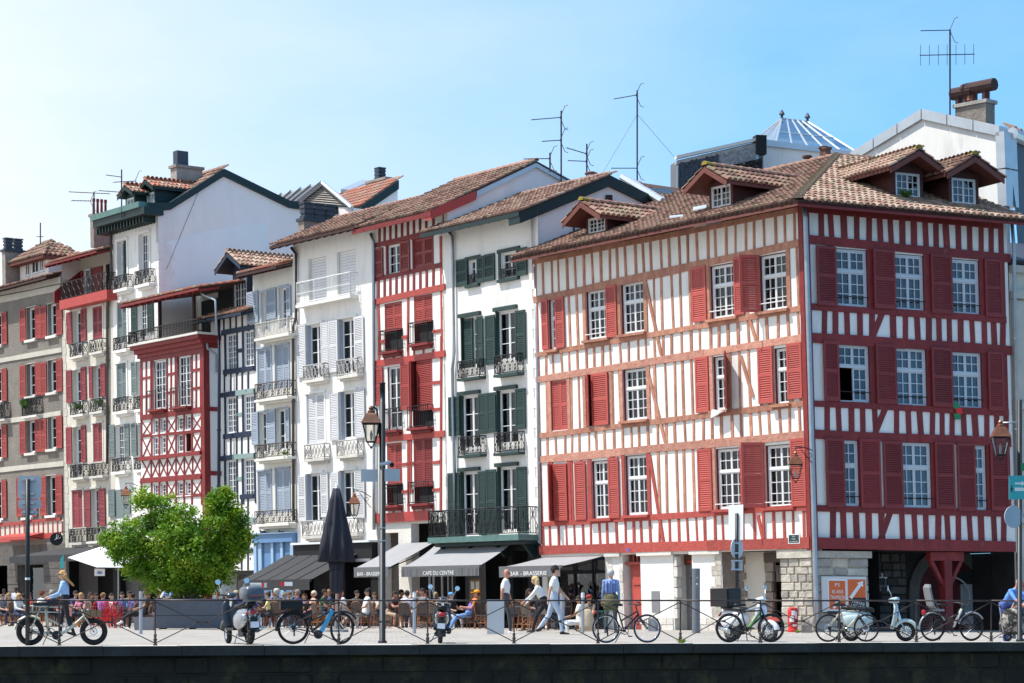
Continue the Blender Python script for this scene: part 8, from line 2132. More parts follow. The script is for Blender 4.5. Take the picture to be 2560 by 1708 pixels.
def scooter(label,body_m,dark=BLACKP,seat=SEATV,sporty=False,box=None,steer=0,R=.22,case=None,shield_m=None,mirrors=True,plate_txt=True,leg=True):
 o=thing('motor_scooter',label,'motor scooter',(0,0,0));shield_m=shield_m or body_m
 wb=1.30;rx,fx=-wb/2,wb/2
 def wheel(x,st):
  q=MB();q.torus((0,0,0),R-.055,.055,'Y',30,9);t=q.build('wheel',TYRE,o,smooth=True)
  q=MB();q.lathe((0,-.045,0),[(.02,0),(.05,.0),(.05,.01),(R-.10,.015),(R-.09,.0),(R-.085,.03),(R-.085,.06),(R-.09,.09),(R-.10,.075),(.05,.08),(.05,.09)],22,axis=(0,1,0));q.build('rim',CHROME,t)
  q=MB()
  for i in range(14):a=2*math.pi*i/14;q.box(.0,.001,0,.001,0,.001)if False else q.tube((.05*math.cos(a),-.048,.05*math.sin(a)),((R-.1)*math.cos(a),-.036,(R-.1)*math.sin(a)),.007,n=4)
  q.build('spokes',BLACKP,t,kind='stuff')
  off=t.location.copy();t.location=Vector((x,0,R))+off;t.rotation_euler=(0,0,math.radians(st))
 wheel(rx,0);wheel(fx,steer)
 q=MB()
 q.loft([ell((x,0,z),.0,ry,rz)for x,z,ry,rz in((-.14,.50,.10,.10),(-.20,.54,.15,.16),(-.42,.58,.165,.18),(-.68,.60,.15,.17),(-.86,.62,.10,.12),(-.93,.63,.05,.07))]);q.build('body',body_m,o,smooth=True)
 if not sporty:
  for sy in(-1,1):
   q=MB();q.loft([ell((x,sy*y,z),.0,ry,rz)for x,y,z,ry,rz in((-.22,.15,.47,.03,.06),(-.34,.17,.48,.06,.14),(-.55,.18,.48,.075,.175),(-.74,.165,.50,.06,.14),(-.88,.13,.54,.025,.06))]);q.build('side_cowl',body_m,o,smooth=True)
 q=MB();q.loft([ell((x,0,z),.0,ry,rz,p=3)for x,z,ry,rz in((-.10,.74,.09,.03),(-.16,.77,.14,.05),(-.45,.78,.15,.055),(-.70,.81,.14,.06),(-.90,.82,.08,.04))]);q.build('seat',seat,o,smooth=True)
 q=MB();q.box(-.16,.30,-.17,.17,.29,.34);q.build('floorboard',dark,o)
 q=MB();q.loft([[Vector((x+.02,-w,z)),Vector((x+.08,-w*.6,z)),Vector((x+.11,0,z)),Vector((x+.08,w*.6,z)),Vector((x+.02,w,z)),Vector((x,w*.9,z)),Vector((x+.03,0,z)),Vector((x,-w*.9,z))]for x,z,w in((.26,.30,.17),(.31,.42,.20),(.35,.60,.215),(.37,.78,.20),(.36,.90,.13))]);q.build('leg_shield',shield_m,o,smooth=True)
 st_=MB();a,b=Vector((fx-.07,0,.30)),Vector((.37,0,.98));st_.tube(a,b,.04,n=8)
 for sy in(-.06,):st_.tube(Vector((fx,sy,R)),Vector((fx-.10,sy*.5,.44)),.022,n=6)
 st_.build('fork',CHROME,o)
 q=MB();q.torus((fx,0,R),R+.035,.05,'Y',12,6,rx=.085,arc=(.25,2.7));q.build('front_mudguard',shield_m,o,smooth=True)
 q=MB();q.loft([ell((x,0,z),0,ry,rz)for x,z,ry,rz in((.24,.98,.05,.03),(.30,.99,.11,.06),(.42,1.0,.12,.075),(.48,1.0,.075,.06))]);q.build('headset',shield_m,o,smooth=True)
 q=MB();q.lathe((.475,0,1.0),[(.075,0),(.07,.015),(.03,.025)],14,axis=(1,0,0));q.build('headlight',CHROME,o)
 q=MB()
 for sy in(-1,1):q.tube((.36,.10*sy,1.0),(.26,.33*sy,1.02),.016,n=6);q.tube((.34,.22*sy,1.03),(.40,.36*sy,.99),.006,n=4)
 q.build('handlebar',dark,o)
 if mirrors:
  for sy in(-1,1):
   q=MB();q.path([(.32,.2*sy,1.02),(.30,.24*sy,1.14),(.24,.30*sy,1.26)],.008,5);q.lathe((.23,.31*sy,1.28),[(.03,-.01),(.055,.0),(.055,.012)],14,axis=(-1,0,.1));q.build('mirror',CHROME,o)
 q=MB();q.ball((-.935,0,.66),(.03,.075 if not sporty else.09,.055),10,8);q.build('tail_light',REDL,o,smooth=True)
 for sy in(-1,1):q=MB();q.ball((-.90,.13*sy,.63),(.025,.03,.03),8,6);q.build('indicator',REDL if not sporty else CHROME,o)
 q=MB();q.box(-.99,-.975,-.105,.105,.34,.47);q.hexa([(-.98,-.09,.30),(-.97,-.09,.30),(-.97,.09,.30),(-.98,.09,.30),(-.95,-.07,.56),(-.93,-.07,.56),(-.93,.07,.56),(-.95,.07,.56)]);pl=q.build('plate_holder',dark,o)
 q=MB();q.box(-.998,-.991,-.10,.10,.345,.465);np_=q.build('number_plate','print_white',pl)
 q=MB();q.box(-1.0,-.9985,.085,.10,.345,.465);q.box(-1.0,-.9985,-.10,-.085,.345,.465);q.build('plate_band','print_blue',np_)if False else q.build('plate_band','print_blue',pl)
 q=MB();q.path([(-.45,-.16,.26),(-.62,-.19,.28),(-.86,-.19,.33)],[.035,.05,.045],8);q.build('exhaust',CHROME if not sporty else dark,o,smooth=True)
 q=MB();q.box(-.50,-.30,-.12,.12,.16,.36);q.tube((-.5,.1,.22),(rx,.1,R),.05,n=8);q.tube((-.9,0,.45),(rx,0,R),.02);q.build('engine',dark,o)
 q=MB();q.tube((-.25,.12,.22),(-.32,.22,.01),.014,n=5);q.build('stand','steel',o)
 if sporty:
  q=MB();q.path([(-.35,.16,.86),(-.65,.17,.92),(-.88,.10,.93),(-.88,-.10,.93),(-.65,-.17,.92),(-.35,-.16,.86)],.014,6);q.build('grab_rail','steel',o)
  q=MB();q.torus((rx,0,R),R+.04,.03,'Y',10,4,rx=.07,arc=(1.6,3.4));q.build('rear_mudguard',dark,o)
 if case:
  q=MB();c=(-.98,0,1.0);q.loft([ell((x,0,1.02),.0,ry,rz,p=4)for x,ry,rz in((-.70,.18,.12),(-.74,.21,.155),(-.95,.215,.165),(-1.10,.20,.15),(-1.14,.16,.11))]);tc_=q.build('top_case',case,o,smooth=True);q=MB();q.box(-1.152,-1.13,-.12,.12,.97,1.0);q.build('case_reflector',REDL,tc_);q=MB();q.tube((-.8,-.1,.80),(-.9,-.1,.87),.015);q.tube((-.8,.1,.80),(-.9,.1,.87),.015);q.build('case_rack','steel',o)
 if box:
  q=MB();q.box(-1.08,-.52,-.24,.24,.84,1.28);bx=q.build('delivery_box',BLACKP,o);q=MB();q.box(-1.095,-1.081,-.24,.24,.84,1.28);q.build('box_door','pink',bx);q=MB();q.box(-.518,-.50,-.2,.2,.88,1.24);q.build('box_back',BLACKP,bx)
 return o
SIL=cmat((.36,.37,.39),.25,.6,.5)
v1=scooter('silver and black scooter with a grey top case seen from behind by the planter',SIL,case=cmat((.09,.10,.12),.35,0,.3),steer=-10,shield_m=cmat((.045,.048,.055),.3,.3,.5))
place(v1,gp(598,.95),116,-3);v1.scale=(1.1,1.1,1.1)
BLK=cmat((.014,.014,.016),.25,0,.6)
v2=scooter('black sporty scooter with red tail light seen from behind on the quay',BLK,sporty=True,shield_m=BLK)
place(v2,gp(1100,.95),RA+76,4)
q=MB();q.lathe((.24,0,.86),[(.3,0),(.3,.01)],4)if False else q.ball((-.30,.10,.0),.001,3,3)
PBL=cmat((.42,.52,.53),.22,0,.6)
v3=scooter('pale blue-grey retro scooter with a blue heart badge facing right',PBL,steer=0,R=.235)
q=MB();q.ball((.475,-.02,.66),(.012,.05,.06),8,6);q.build('badge','print_blue',v3)
place(v3,gp(2196,1.0),RA-24,3)
WHS=cmat((.74,.74,.75),.25,0,.5)
v4=scooter('white delivery scooter with a big black box, behind the mountain bike',WHS,box=True,steer=10)
place(v4,gp(1876,1.5),-50,2)
# people
def seg_dir(th,out=0.0):
 t=math.radians(th);o=math.radians(out)
 return Vector((math.sin(o),-math.sin(t)*math.cos(o),-math.cos(t)*math.cos(o)))
BODY={}
def make_body(key,pel,lean,legs,arms,head_turn=(0,0),girl=False,lean_side=0):
 """legs/arms: ((upper angle, out, lower angle, out) right, left). Returns mesh data and head frame."""
 if key in BODY:return BODY[key]
 P=Vector((0,0,pel));ln=math.radians(lean);up=Vector((math.sin(math.radians(lean_side)),-math.sin(ln),math.cos(ln))).normalized();fw=Vector((0,-math.cos(ln),-math.sin(ln)))
 chest=P+up*.36;neck=P+up*.53;
 hd=neck+(up*.5+Vector((0,0,.5))).normalized()*.155+Vector((0,-.02,0))
 S=[]
 sw=.155 if girl else.18;hw=.09
 S.append((P-up*.02,P+up*.12,.13,.125,3));S.append((P+up*.10,chest,.118,.135,1));S.append((chest,chest+up*.10,.135,.10,1))
 for sx in(-1,1):
  S.append((P+Vector((sx*.06,0,0)),P+up*.12+Vector((sx*.05,0,0)),.115,.105,3))
  S.append((chest+Vector((sx*.06,0,0))-up*.12,chest+up*.05+Vector((sx*.09,0,0)),.105,.10,1))
  S.append((chest+up*.12+Vector((sx*.05,0,0)),chest+up*.105+Vector((sx*sw,0,0)),.062,.062,1))
 S.append((neck-up*.06,hd-up*.08,.056,.052,0))
 S.append((hd-Vector((0,0,.025)),hd+Vector((0,0,.035)),.078,.086,0));S.append((hd+Vector((0,-.02,-.065)),hd+Vector((0,-.03,-.04)),.05,.06,0))
 S.append((hd+Vector((0,-.092,-.028)),hd+Vector((0,-.085,.01)),.020,.012,0))
 hands=[]
 for sx,l in((-1,legs[0]),(1,legs[1])):
  hip=P+Vector((sx*hw,0,-.02));kn=hip+seg_dir(l[0],sx*l[1])*.43;an=kn+seg_dir(l[2],sx*l[3])*.42
  S.append((hip,kn,.088,.060,3));S.append((kn,kn.lerp(an,.35),.060,.058,4));S.append((kn.lerp(an,.35),an,.056,.040,4))
  fa=l[4]if len(l)>4 else 0.0;t=math.radians(90-fa);f=Vector((math.sin(math.radians(sx*8)),-math.sin(t),-math.cos(t)))
  dn=Vector((0,-f.z*0,-1));heel=an+Vector((0,.03,-.05));S.append((heel,heel+f*.19,.042,.036,5));S.append((an-Vector((0,0,.02)),an-Vector((0,0,.04)),.045,.045,5))
 for sx,a in((-1,arms[0]),(1,arms[1])):
  sh=chest+up*.095+Vector((sx*sw,0,0));el=sh+seg_dir(a[0],sx*a[1])*.285;wr=el+seg_dir(a[2],sx*a[3])*.25
  S.append((sh,sh.lerp(el,.55),.055,.050,1));S.append((sh.lerp(el,.55),el,.047,.042,6));S.append((el,wr,.041,.028,2))
  d=(wr-el).normalized();hc=wr+d*.05;S.append((wr,wr+d*.085,.026,.030,7));hands.append((wr+d*.085,d,sx))
 mb=MB()
 for a,b,ra,rb,g in S:
  mb.tube(a,b,ra,rb,10)
  mb.ball(a,ra,10,6);mb.ball(b,rb,10,6)
 me=bpy.data.meshes.new('raw');me.from_pydata(mb.v,[],mb.f)
 ob=bpy.data.objects.new('raw',me);COL.objects.link(ob)
 rm=ob.modifiers.new('r','REMESH');rm.mode='VOXEL';rm.voxel_size=.0165;rm.use_smooth_shade=True
 sm=ob.modifiers.new('s','SMOOTH');sm.factor=.5;sm.iterations=3
 dg=bpy.context.evaluated_depsgraph_get();out=bpy.data.meshes.new_from_object(ob.evaluated_get(dg))
 bpy.data.objects.remove(ob);bpy.data.meshes.remove(me)
 V=[v.co.copy()for v in out.vertices];Fc=[tuple(p.vertices)for p in out.polygons];bpy.data.meshes.remove(out)
 import numpy as np
 co=np.array([sum((V[i]for i in f),Vector())/len(f)for f in Fc]);best=np.full(len(Fc),9.0);reg=np.zeros(len(Fc),int)
 for a,b,ra,rb,g in S:
  A=np.array(a);D=np.array(b)-A;L2=max(1e-9,(D@D));t=np.clip((co-A)@D/L2,0,1);d=np.linalg.norm(co-A-t[:,None]*D,axis=1)-(ra+(rb-ra)*t)
  m=d<best;best[m]=d[m];reg[m]=g
 mb=MB();mb.v=[tuple(v)for v in V];mb.f=Fc;mb.m=reg.tolist()
 for(c,d,sx)in hands:
  side=d.cross(Vector((0,-1,.2)));side=side.normalized()if side.length>.1 else Vector((1,0,0));pn=d.cross(side).normalized()
  mb.k=7
  for i,(o_,l_)in enumerate(((-.024,.058),(-.008,.072),(.008,.066),(.023,.050))):
   b0=c+side*o_-d*.015;b1=b0+d*l_*.6;b2=b1+(d*.7+pn*.6*sx).normalized()*l_*.45;mb.path([b0,b1,b2],[.0095,.009,.007],5)
  b0=c-d*.06+side*-.022;mb.path([b0,b0+(d*.6-side).normalized()*.035,b0+(d*.9-side*.5).normalized()*.07],[.011,.010,.008],5)
 mb.k=8
 for sx in(-1,1):mb.ball(hd+Vector((sx*.030,-.080,.012)),(.012,.008,.008),8,5);mb.box(hd.x+sx*.030-.016,hd.x+sx*.030+.016,hd.y-.090,hd.y-.07,hd.z+.028,hd.z+.034)
 mb.k=9;mb.ball(hd+Vector((0,-.083,-.052)),(.022,.008,.006),8,5)
 mb.k=0
 for sx in(-1,1):mb.ball(hd+Vector((sx*.082,.005,.0)),(.012,.022,.032),8,6)
 me=bpy.data.meshes.new('body');me.from_pydata(mb.v,[],mb.f);me.polygons.foreach_set('material_index',mb.m);me.polygons.foreach_set('use_smooth',[True]*len(mb.f))
 for _ in range(10):me.materials.append(None)
 BODY[key]=(me,hd,up,P,chest)
 return BODY[key]
HAIRM={}
def hair_mesh(kind,hd):
 k=(kind,tuple(round(c,3)for c in hd))
 if k in HAIRM:return HAIRM[k]
 mb=MB();c=Vector(hd)
 def capm(r,dz,dy,lo):
  q=MB();q.ball((0,0,0),r,16,12);keep=[]
  pts=[Vector(p)for p in q.v]
  for f in q.f:
   m=sum((pts[i]for i in f),Vector())/len(f)
   if m.z>lo or(m.y>.015 and m.z>lo-.11):keep.append(f)
  mb.add([c+Vector((0,dy,dz))+p for p in pts],keep)
 if kind=='short':capm((.098,.104,.106),.028,.012,.012)
 elif kind=='curly':
  capm((.102,.106,.108),.030,.012,.0)
  R3=random.Random(3)
  for _ in range(26):a,b=R3.uniform(0,6.28),R3.uniform(.1,1.4);mb.ball(c+Vector((.095*math.cos(a)*math.cos(b),.012+.10*math.sin(a)*math.cos(b),.035+.10*math.sin(b))),.024,6,4)
 elif kind in('long','blown'):
  capm((.102,.108,.108),.028,.014,.0)
  bl=.16 if kind=='blown' else.0
  rings=[]
  for z,w,d,yo in((.05,.10,.07,.05),(-.04,.115,.075,.055),(-.13,.115,.06,.07+bl*.4),(-.22,.10,.045,.075+bl),(-.29,.06,.03,.08+bl*1.3)):
   rings.append([c+Vector((w*math.cos(t),yo+d*math.sin(t),z))for t in[2*math.pi*i/14 for i in range(14)]])
  mb.loft(rings)
 elif kind=='bun':
  capm((.098,.104,.106),.028,.012,.012);mb.ball(c+Vector((0,.07,.115)),.048,10,8)
 elif kind=='bald':return None
 me=bpy.data.meshes.new('hair');me.from_pydata([tuple(Vector(p)-c)for p in mb.v],[],mb.f);me.polygons.foreach_set('use_smooth',[True]*len(mb.f));me.materials.append(None)
 HAIRM[k]=me;return me
def setmats(o,ms):
 for i,m in enumerate(ms):o.material_slots[i].link='OBJECT';o.material_slots[i].material=m
HUE={}
def cloth(rgb):
 k=('c',)+tuple(rgb)
 if k not in HUE:HUE[k]=mat('cloth_%d'%len(HUE),rgb,.85,var=.12,scale=14,bump=.3,bscale=22)
 return HUE[k]
def skinm(rgb):
 k=('s',)+tuple(rgb)
 if k not in HUE:HUE[k]=mat('skin_%d'%len(HUE),rgb,.5,var=.06,scale=20)
 return HUE[k]
EYE_M=mat('eye_dark',(.03,.02,.018),.3,var=0);LIP_M=mat('lips',(.36,.12,.10),.5,var=0)
SK={'f':(.52,.30,.21),'p':(.60,.38,.29),'t':(.40,.20,.12),'d':(.085,.040,.026),'r':(.50,.22,.14)}
POSE={'stand':dict(pel=.93,lean=0,legs=((2,4,-2,2),(-2,4,-4,2)),arms=((-4,8,10,4),(6,8,16,4))),'walk':dict(pel=.91,lean=4,legs=((24,2,8,1,8),(-16,2,-38,1,-30)),arms=((-22,8,-8,5),(26,8,44,2))),'walk2':dict(pel=.91,lean=3,legs=((18,2,4,1,6),(-12,2,-30,1,-25)),arms=((-16,8,-2,4),(10,8,20,3))),'stride':dict(pel=.86,lean=26,legs=((34,3,16,2,8),(-30,3,-48,1,-40)),arms=((34,10,42,4),(38,12,50,6)),girl=True),'hold':dict(pel=.92,lean=5,legs=((14,2,4,1),(-10,2,-22,1,-18)),arms=((20,10,66,-4),(26,10,70,-4)),girl=True),'tray':dict(pel=.93,lean=8,legs=((4,4,0,2),(-2,4,-4,2)),arms=((20,12,70,-8),(28,12,78,-8))),'sit':dict(pel=.50,lean=6,legs=((86,8,4,4),(84,10,10,4)),arms=((28,10,78,-16),(34,10,84,-12))),'sit2':dict(pel=.50,lean=-12,legs=((84,10,-4,4),(88,8,16,4)),arms=((16,10,60,-20),(22,12,66,-10))),'sitf':dict(pel=.50,lean=24,legs=((86,12,-6,4),(82,10,4,4)),arms=((46,14,96,-20),(50,14,92,-20))),'cross':dict(pel=.50,lean=-8,legs=((86,6,2,4),(98,-16,48,-6,20)),arms=((20,10,62,-24),(28,10,74,-14)),girl=True),'head':dict(pel=.50,lean=-6,legs=((84,12,0,4),(86,10,12,4)),arms=((100,40,205,-50),(26,10,74,-12))),'raise':dict(pel=.50,lean=4,legs=((84,10,0,4),(86,10,8,4)),arms=((60,14,160,4),(34,10,84,-12))),'recl':dict(pel=.47,lean=-26,legs=((74,8,40,4,10),(80,8,30,4,10)),arms=((30,10,92,-26),(34,10,98,-22))),'low':dict(pel=.30,lean=2,legs=((92,10,18,4),(84,12,-6,4)),arms=((30,10,70,-14),(32,12,74,-10))),'bend':dict(pel=.84,lean=42,legs=((12,4,2,2),(6,4,-8,2)),arms=((46,12,62,0),(52,12,70,0))),}
def person(label,px,s_,pose,rot,skin='f',top=(.7,.7,.7),legs=(.05,.05,.07),hair='short',hairc=(.03,.02,.015),shoes=(.6,.6,.6),sleeve='short',shin=None,glasses=False,hat=None,sc=1.0,dz=0.0,group=None,p=None):
 g=POSE[pose];me,hd,up,P,chest=make_body(pose,**g)
 base=Vector(p)if p is not None else ground(px,s_)
 o=thing('person',label,'person',base,group);o.rotation_euler=(0,0,math.radians(rot));o.scale=(sc,sc,sc)
 o.location.z+=dz
 sk,tp_,lg=skinm(SK[skin]),cloth(top),cloth(legs)
 b=bpy.data.objects.new('body',me);COL.objects.link(b);b.parent=o
 up_sl=sk if sleeve=='none' else tp_
 lo_sl=tp_ if sleeve=='long' else sk
 setmats(b,[sk,tp_,lo_sl,lg,(sk if shin=='bare' else lg),cloth(shoes),lo_sl if sleeve=='long' else(tp_ if sleeve=='elbow' else sk),sk,EYE_M,LIP_M])
 hm=hair_mesh(hair,hd)
 if hm:
  h_=bpy.data.objects.new('hair',hm);COL.objects.link(h_);h_.parent=o;h_.location=hd;setmats(h_,[cloth(hairc)])
 if glasses:
  q=MB();
  for sx in(-1,1):q.ball(hd+Vector((sx*.032,-.088,.012)),(.028,.012,.020),8,6);q.tube(hd+Vector((sx*.055,-.085,.016)),hd+Vector((sx*.088,.0,.016)),.004,n=4)
  q.tube(hd+Vector((-.03,-.096,.016)),hd+Vector((.03,-.096,.016)),.004,n=4)
  gl=q.build('sunglasses','shop_dark',None);gl.parent=o
 if hat:
  q=MB();q.lathe(hd+Vector((0,.008,.035)),[(.104,0),(.102,.04),(.075,.085),(.02,.10)],16);
  q.loft([[hd+Vector((x,-.08-y,.040+z))for x,z in((-w,0),(0,.012),(w,0),(0,-.0))]for y,w in((0,.085),(.05,.075),(.105,.04))])
  ht_=q.build('cap',cloth(hat),None,smooth=True);ht_.parent=o
 return o,hd,P,chest
# chairs and tables
RAT=mat('rattan',(.34,.125,.045),.55,var=.25,scale=12);WOV=mat('woven_panel',(.10,.075,.06),.7,var=.5,scale=60)
def make_chair(frame,panel,name,label,cat='chair',metal=False):
 o=thing(name,label,cat,(0,0,0))
 q=MB();q.loft([[Vector((x,y,z))for x,y in((-.20,-.20),(0,-.225),(.20,-.20),(.215,0),(.19,.19),(0,.205),(-.19,.19),(-.215,0))]for z in(.435,.46)]);q.build('seat',panel,o)
 for sx,y0,y1 in((-1,-.17,-.20),(1,-.17,-.20)):q=MB();q.tube((sx*.17,y0,.44),(sx*.20,y1,0),.014,n=6);q.build('leg',frame,o)
 for sx in(-1,1):q=MB();q.path([(sx*.17,.17,.44),(sx*.19,.24,0)],.014,6);q.build('leg',frame,o)
 q=MB();q.path([(-.185,.17,.42),(-.205,.215,.65),(-.18,.25,.83),(-.08,.265,.90),(.08,.265,.90),(.18,.25,.83),(.205,.215,.65),(.185,.17,.42)],.015,6);q.build('back_frame',frame,o,smooth=True)
 q=MB()
 if metal:
  for x in(-.12,-.04,.04,.12):q.path([(x,.19,.47),(x,.225,.66),(x,.255,.86)],.011,4)
 else:q.loft([[Vector((w,y,z)),Vector((0,y+.02,z)),Vector((-w,y,z)),Vector((-w,y+.012,z)),Vector((0,y+.032,z)),Vector((w,y+.012,z))]for w,y,z in((.17,.19,.50),(.19,.215,.66),(.165,.24,.81),(.08,.25,.875))])
 q.build('backrest',panel,o)
 q=MB();q.path([(-.185,-.185,.2),(.185,-.185,.2),(.18,.2,.2),(-.18,.2,.2)],.009,5,closed=True)
 for sx in(-1,1):q.path([(sx*.19,-.18,.22),(sx*.175,.0,.42),(sx*.18,.2,.22)],.008,5)
 q.build('stretcher',frame,o)
 return o
def make_table(label,top,name='cafe_table'):
 o=thing(name,label,'table',(0,0,0));q=MB();q.lathe((0,0,.72),[(.30,0),(.31,.01),(.31,.025),(.30,.03)],22);q.build('table_top',top,o)
 q=MB();q.tube((0,0,.03),(0,0,.72),.025,n=8);q.build('pedestal','shop_dark',o)
 q=MB()
 for k in range(3):t=k*2.094+.3;q.tube((0,0,.06),(.24*math.cos(t),.24*math.sin(t),.012),.018,.012,n=5)
 q.build('foot','shop_dark',o)
 return o
bpy.context.view_layer.update()
ch0=make_chair(RAT,WOV,'bistro_chair','');tb0=make_table('','shop_grey')
REDP=cmat((.62,.015,.02),.35);rc0=make_chair(REDP,REDP,'red_chair','',metal=True)
for r_ in(ch0,tb0,rc0):note_kids(r_)
USED=set()
def put(proto,p,rot,label,group,tilt=0):
 if proto not in USED:USED.add(proto);c=proto
 else:c=copy_tree(proto)
 c['label']=label;c['group']=group;c.location=p;c.rotation_euler=(0,0,math.radians(rot));return c
LCH='rattan bistro chair with a dark woven back on the café terrace';GCH='rattan bistro chairs on the café terrace'
LTB='small round dark café table on a single pedestal on the terrace';GTB='café tables on the terrace'
LRD='bright red metal slatted chair on the left of the terrace';GRD='red metal terrace chairs'
def seated(label,px,s_,pose,rot,chair='r',table=False,**k):
 k.setdefault('sc',RND.uniform(.93,1.05));r=person(label,px,s_,pose,rot+RND.uniform(-12,12),**k);o=r[0];R_=Matrix.Rotation(math.radians(rot),3,'Z')
 off={'recl':.06,'low':0}.get(pose,.03)
 p=o.location+R_@Vector((0,off,0));p.z=ground(px,s_).z
 sh_=' '.join(label.split()[:8]).rstrip(',')
 if sh_.split()[-1]in('a','and','in','with','the','of','on','to','over','his'):sh_=' '.join(sh_.split()[:-1])
 if chair=='r':put(ch0,p,rot,'rattan bistro chair under the '+sh_,GCH)
 elif chair=='m':put(rc0,p,rot,'red metal chair under the '+sh_,GRD)
 if table:q=o.location+R_@Vector((0,-.62,0));q.z=p.z;put(tb0,q,rot,'small dark café table before the '+sh_,GTB)
 return r
W_,BK=(.74,.74,.73),(.018,.018,.022)
person('woman with blonde hair in a light blue cardigan walking left past the cargo bike',163,97,'hold',-82,top=(.30,.47,.72),sleeve='long',legs=BK,hair='blown',hairc=(.50,.27,.10),glasses=True,shoes=BK,sc=.985)
o,hd,P,ch_=person('bald man in a white T-shirt and dark grey trousers walking right',1262,89,'walk2',84,skin='r',top=W_,legs=(.060,.060,.062),hair='bald',shoes=W_,sc=1.05,glasses=True)
person('young man with dark hair, white T-shirt and pale jeans striding right',1383,91,'walk',86,skin='f',top=W_,legs=(.42,.50,.60),hair='curly',hairc=(.018,.014,.013),shoes=BK,sc=1.09,dz=.0)
person('blonde woman in a white top and black flared trousers hidden behind the young man',1362,87.5,'stride',-95,top=W_,sleeve='long',legs=BK,hair='long',hairc=(.62,.45,.22),shoes=BK,sc=1.0)
o,hd,P,ch_=person('grey-haired man seen from behind in a blue checked shirt with a jacket round his waist',1527,88,'stand',172,skin='f',top=(.22,.32,.58),sleeve='long',legs=(.09,.085,.08),hair='short',hairc=(.48,.47,.45),shoes=BK,sc=1.04)
q=MB();q.loft([[Vector((w*math.cos(t),d*math.sin(t),z))for t in[2*math.pi*i/16 for i in range(16)]]for z,w,d in((1.06,.165,.15),(.98,.20,.175),(.85,.22,.19),(.68,.21,.18),(.62,.17,.13))]);j=q.build('jacket',cloth((.10,.10,.045)),None,smooth=True);j.parent=o
q=MB()
for k in range(5):x=-.15+.075*k;q.box(x,x+.016,.10,.14,1.08,1.42)
st_=q.build('shirt_stripes',cloth((.07,.10,.32)),None);st_.parent=o
seated('woman with long blonde hair, sunglasses and a white top near the black sign post',43,68,'sit',70,top=W_,legs=(.04,.05,.10),hair='long',hairc=(.55,.36,.16),glasses=True,table=True,sleeve='long')
person('dark-skinned man in a white shirt standing at the far left of the terrace',10,58,'stand',20,skin='d',top=(.60,.62,.66),legs=BK,hair='short',sleeve='long',sc=.86)
person('dark-skinned man in a lilac white shirt standing before the grey house',40,58,'stand',-10,skin='d',top=(.60,.58,.72),legs=BK,hair='short',sc=.90)
seated('person with light brown hair and olive top sitting at the far left',26,64,'sit2',40,top=(.25,.24,.16),hair='long',hairc=(.28,.18,.09))
seated('man in a red top sitting behind the black sign post',80,67,'sit',-60,top=(.52,.03,.04),hair='short',skin='r',table=True)
seated('person with auburn hair and a white top sitting with their back turned',100,68,'sit',140,top=W_,hair='curly',hairc=(.20,.06,.03))
seated('grey-haired man in a dark jacket looking down, left of the walking woman',124,69,'sitf',30,top=(.05,.05,.07),hair='curly',hairc=(.36,.33,.30),sleeve='long',table=True)
seated('dark-haired person in black holding up a white phone',240,66,'raise',20,skin='t',top=BK,hair='short',chair='m')
seated('blonde person on a red chair behind the boy in purple',256,65,'sit',150,top=(.30,.10,.10),hair='short',hairc=(.55,.34,.14),chair='m')
seated('brown-haired child in a purple-blue top on a red chair, back turned',254,71,'sit',165,top=(.18,.17,.52),hair='short',hairc=(.20,.10,.05),chair='m',sc=.93,sleeve='long')
seated('dark-haired person in a denim shirt leaning on a table with one hand raised',306,68,'raise',5,top=(.11,.17,.34),hair='short',chair='r',table=True,sleeve='long')
seated('dark-haired man in a purple T-shirt turned away, left of the bollard',334,67,'sit',-130,top=(.34,.24,.50),hair='short')
seated('brown-haired man in dark clothes with crossed legs and white trainers by the planter',360,74,'cross',-62,skin='t',top=(.07,.065,.06),legs=(.025,.025,.035),hair='short',hairc=(.05,.025,.015),shoes=(.75,.75,.75),sc=1.05)
seated('woman in sunglasses and a flowered dark top sitting by the planter',376,73,'sit2',55,skin='r',top=(.09,.06,.055),hair='short',glasses=True,hairc=(.03,.02,.02))
person('waiter in a blue and white patterned top standing behind the long planter',424,66,'tray',-40,top=(.20,.36,.68),hair='short',sc=.95,legs=BK)
seated('dark-haired person whose head just shows over the planter, left end',400,66,'sit',-40,hair='short',top=BK)
seated('person in sunglasses with dark hair showing over the middle of the planter',463,67,'sit',10,hair='short',top=W_,glasses=True)
seated('person with curly blond hair showing over the right of the planter',509,67,'sit',-50,hair='curly',hairc=(.50,.30,.10),top=(.3,.1,.06))
T=dict
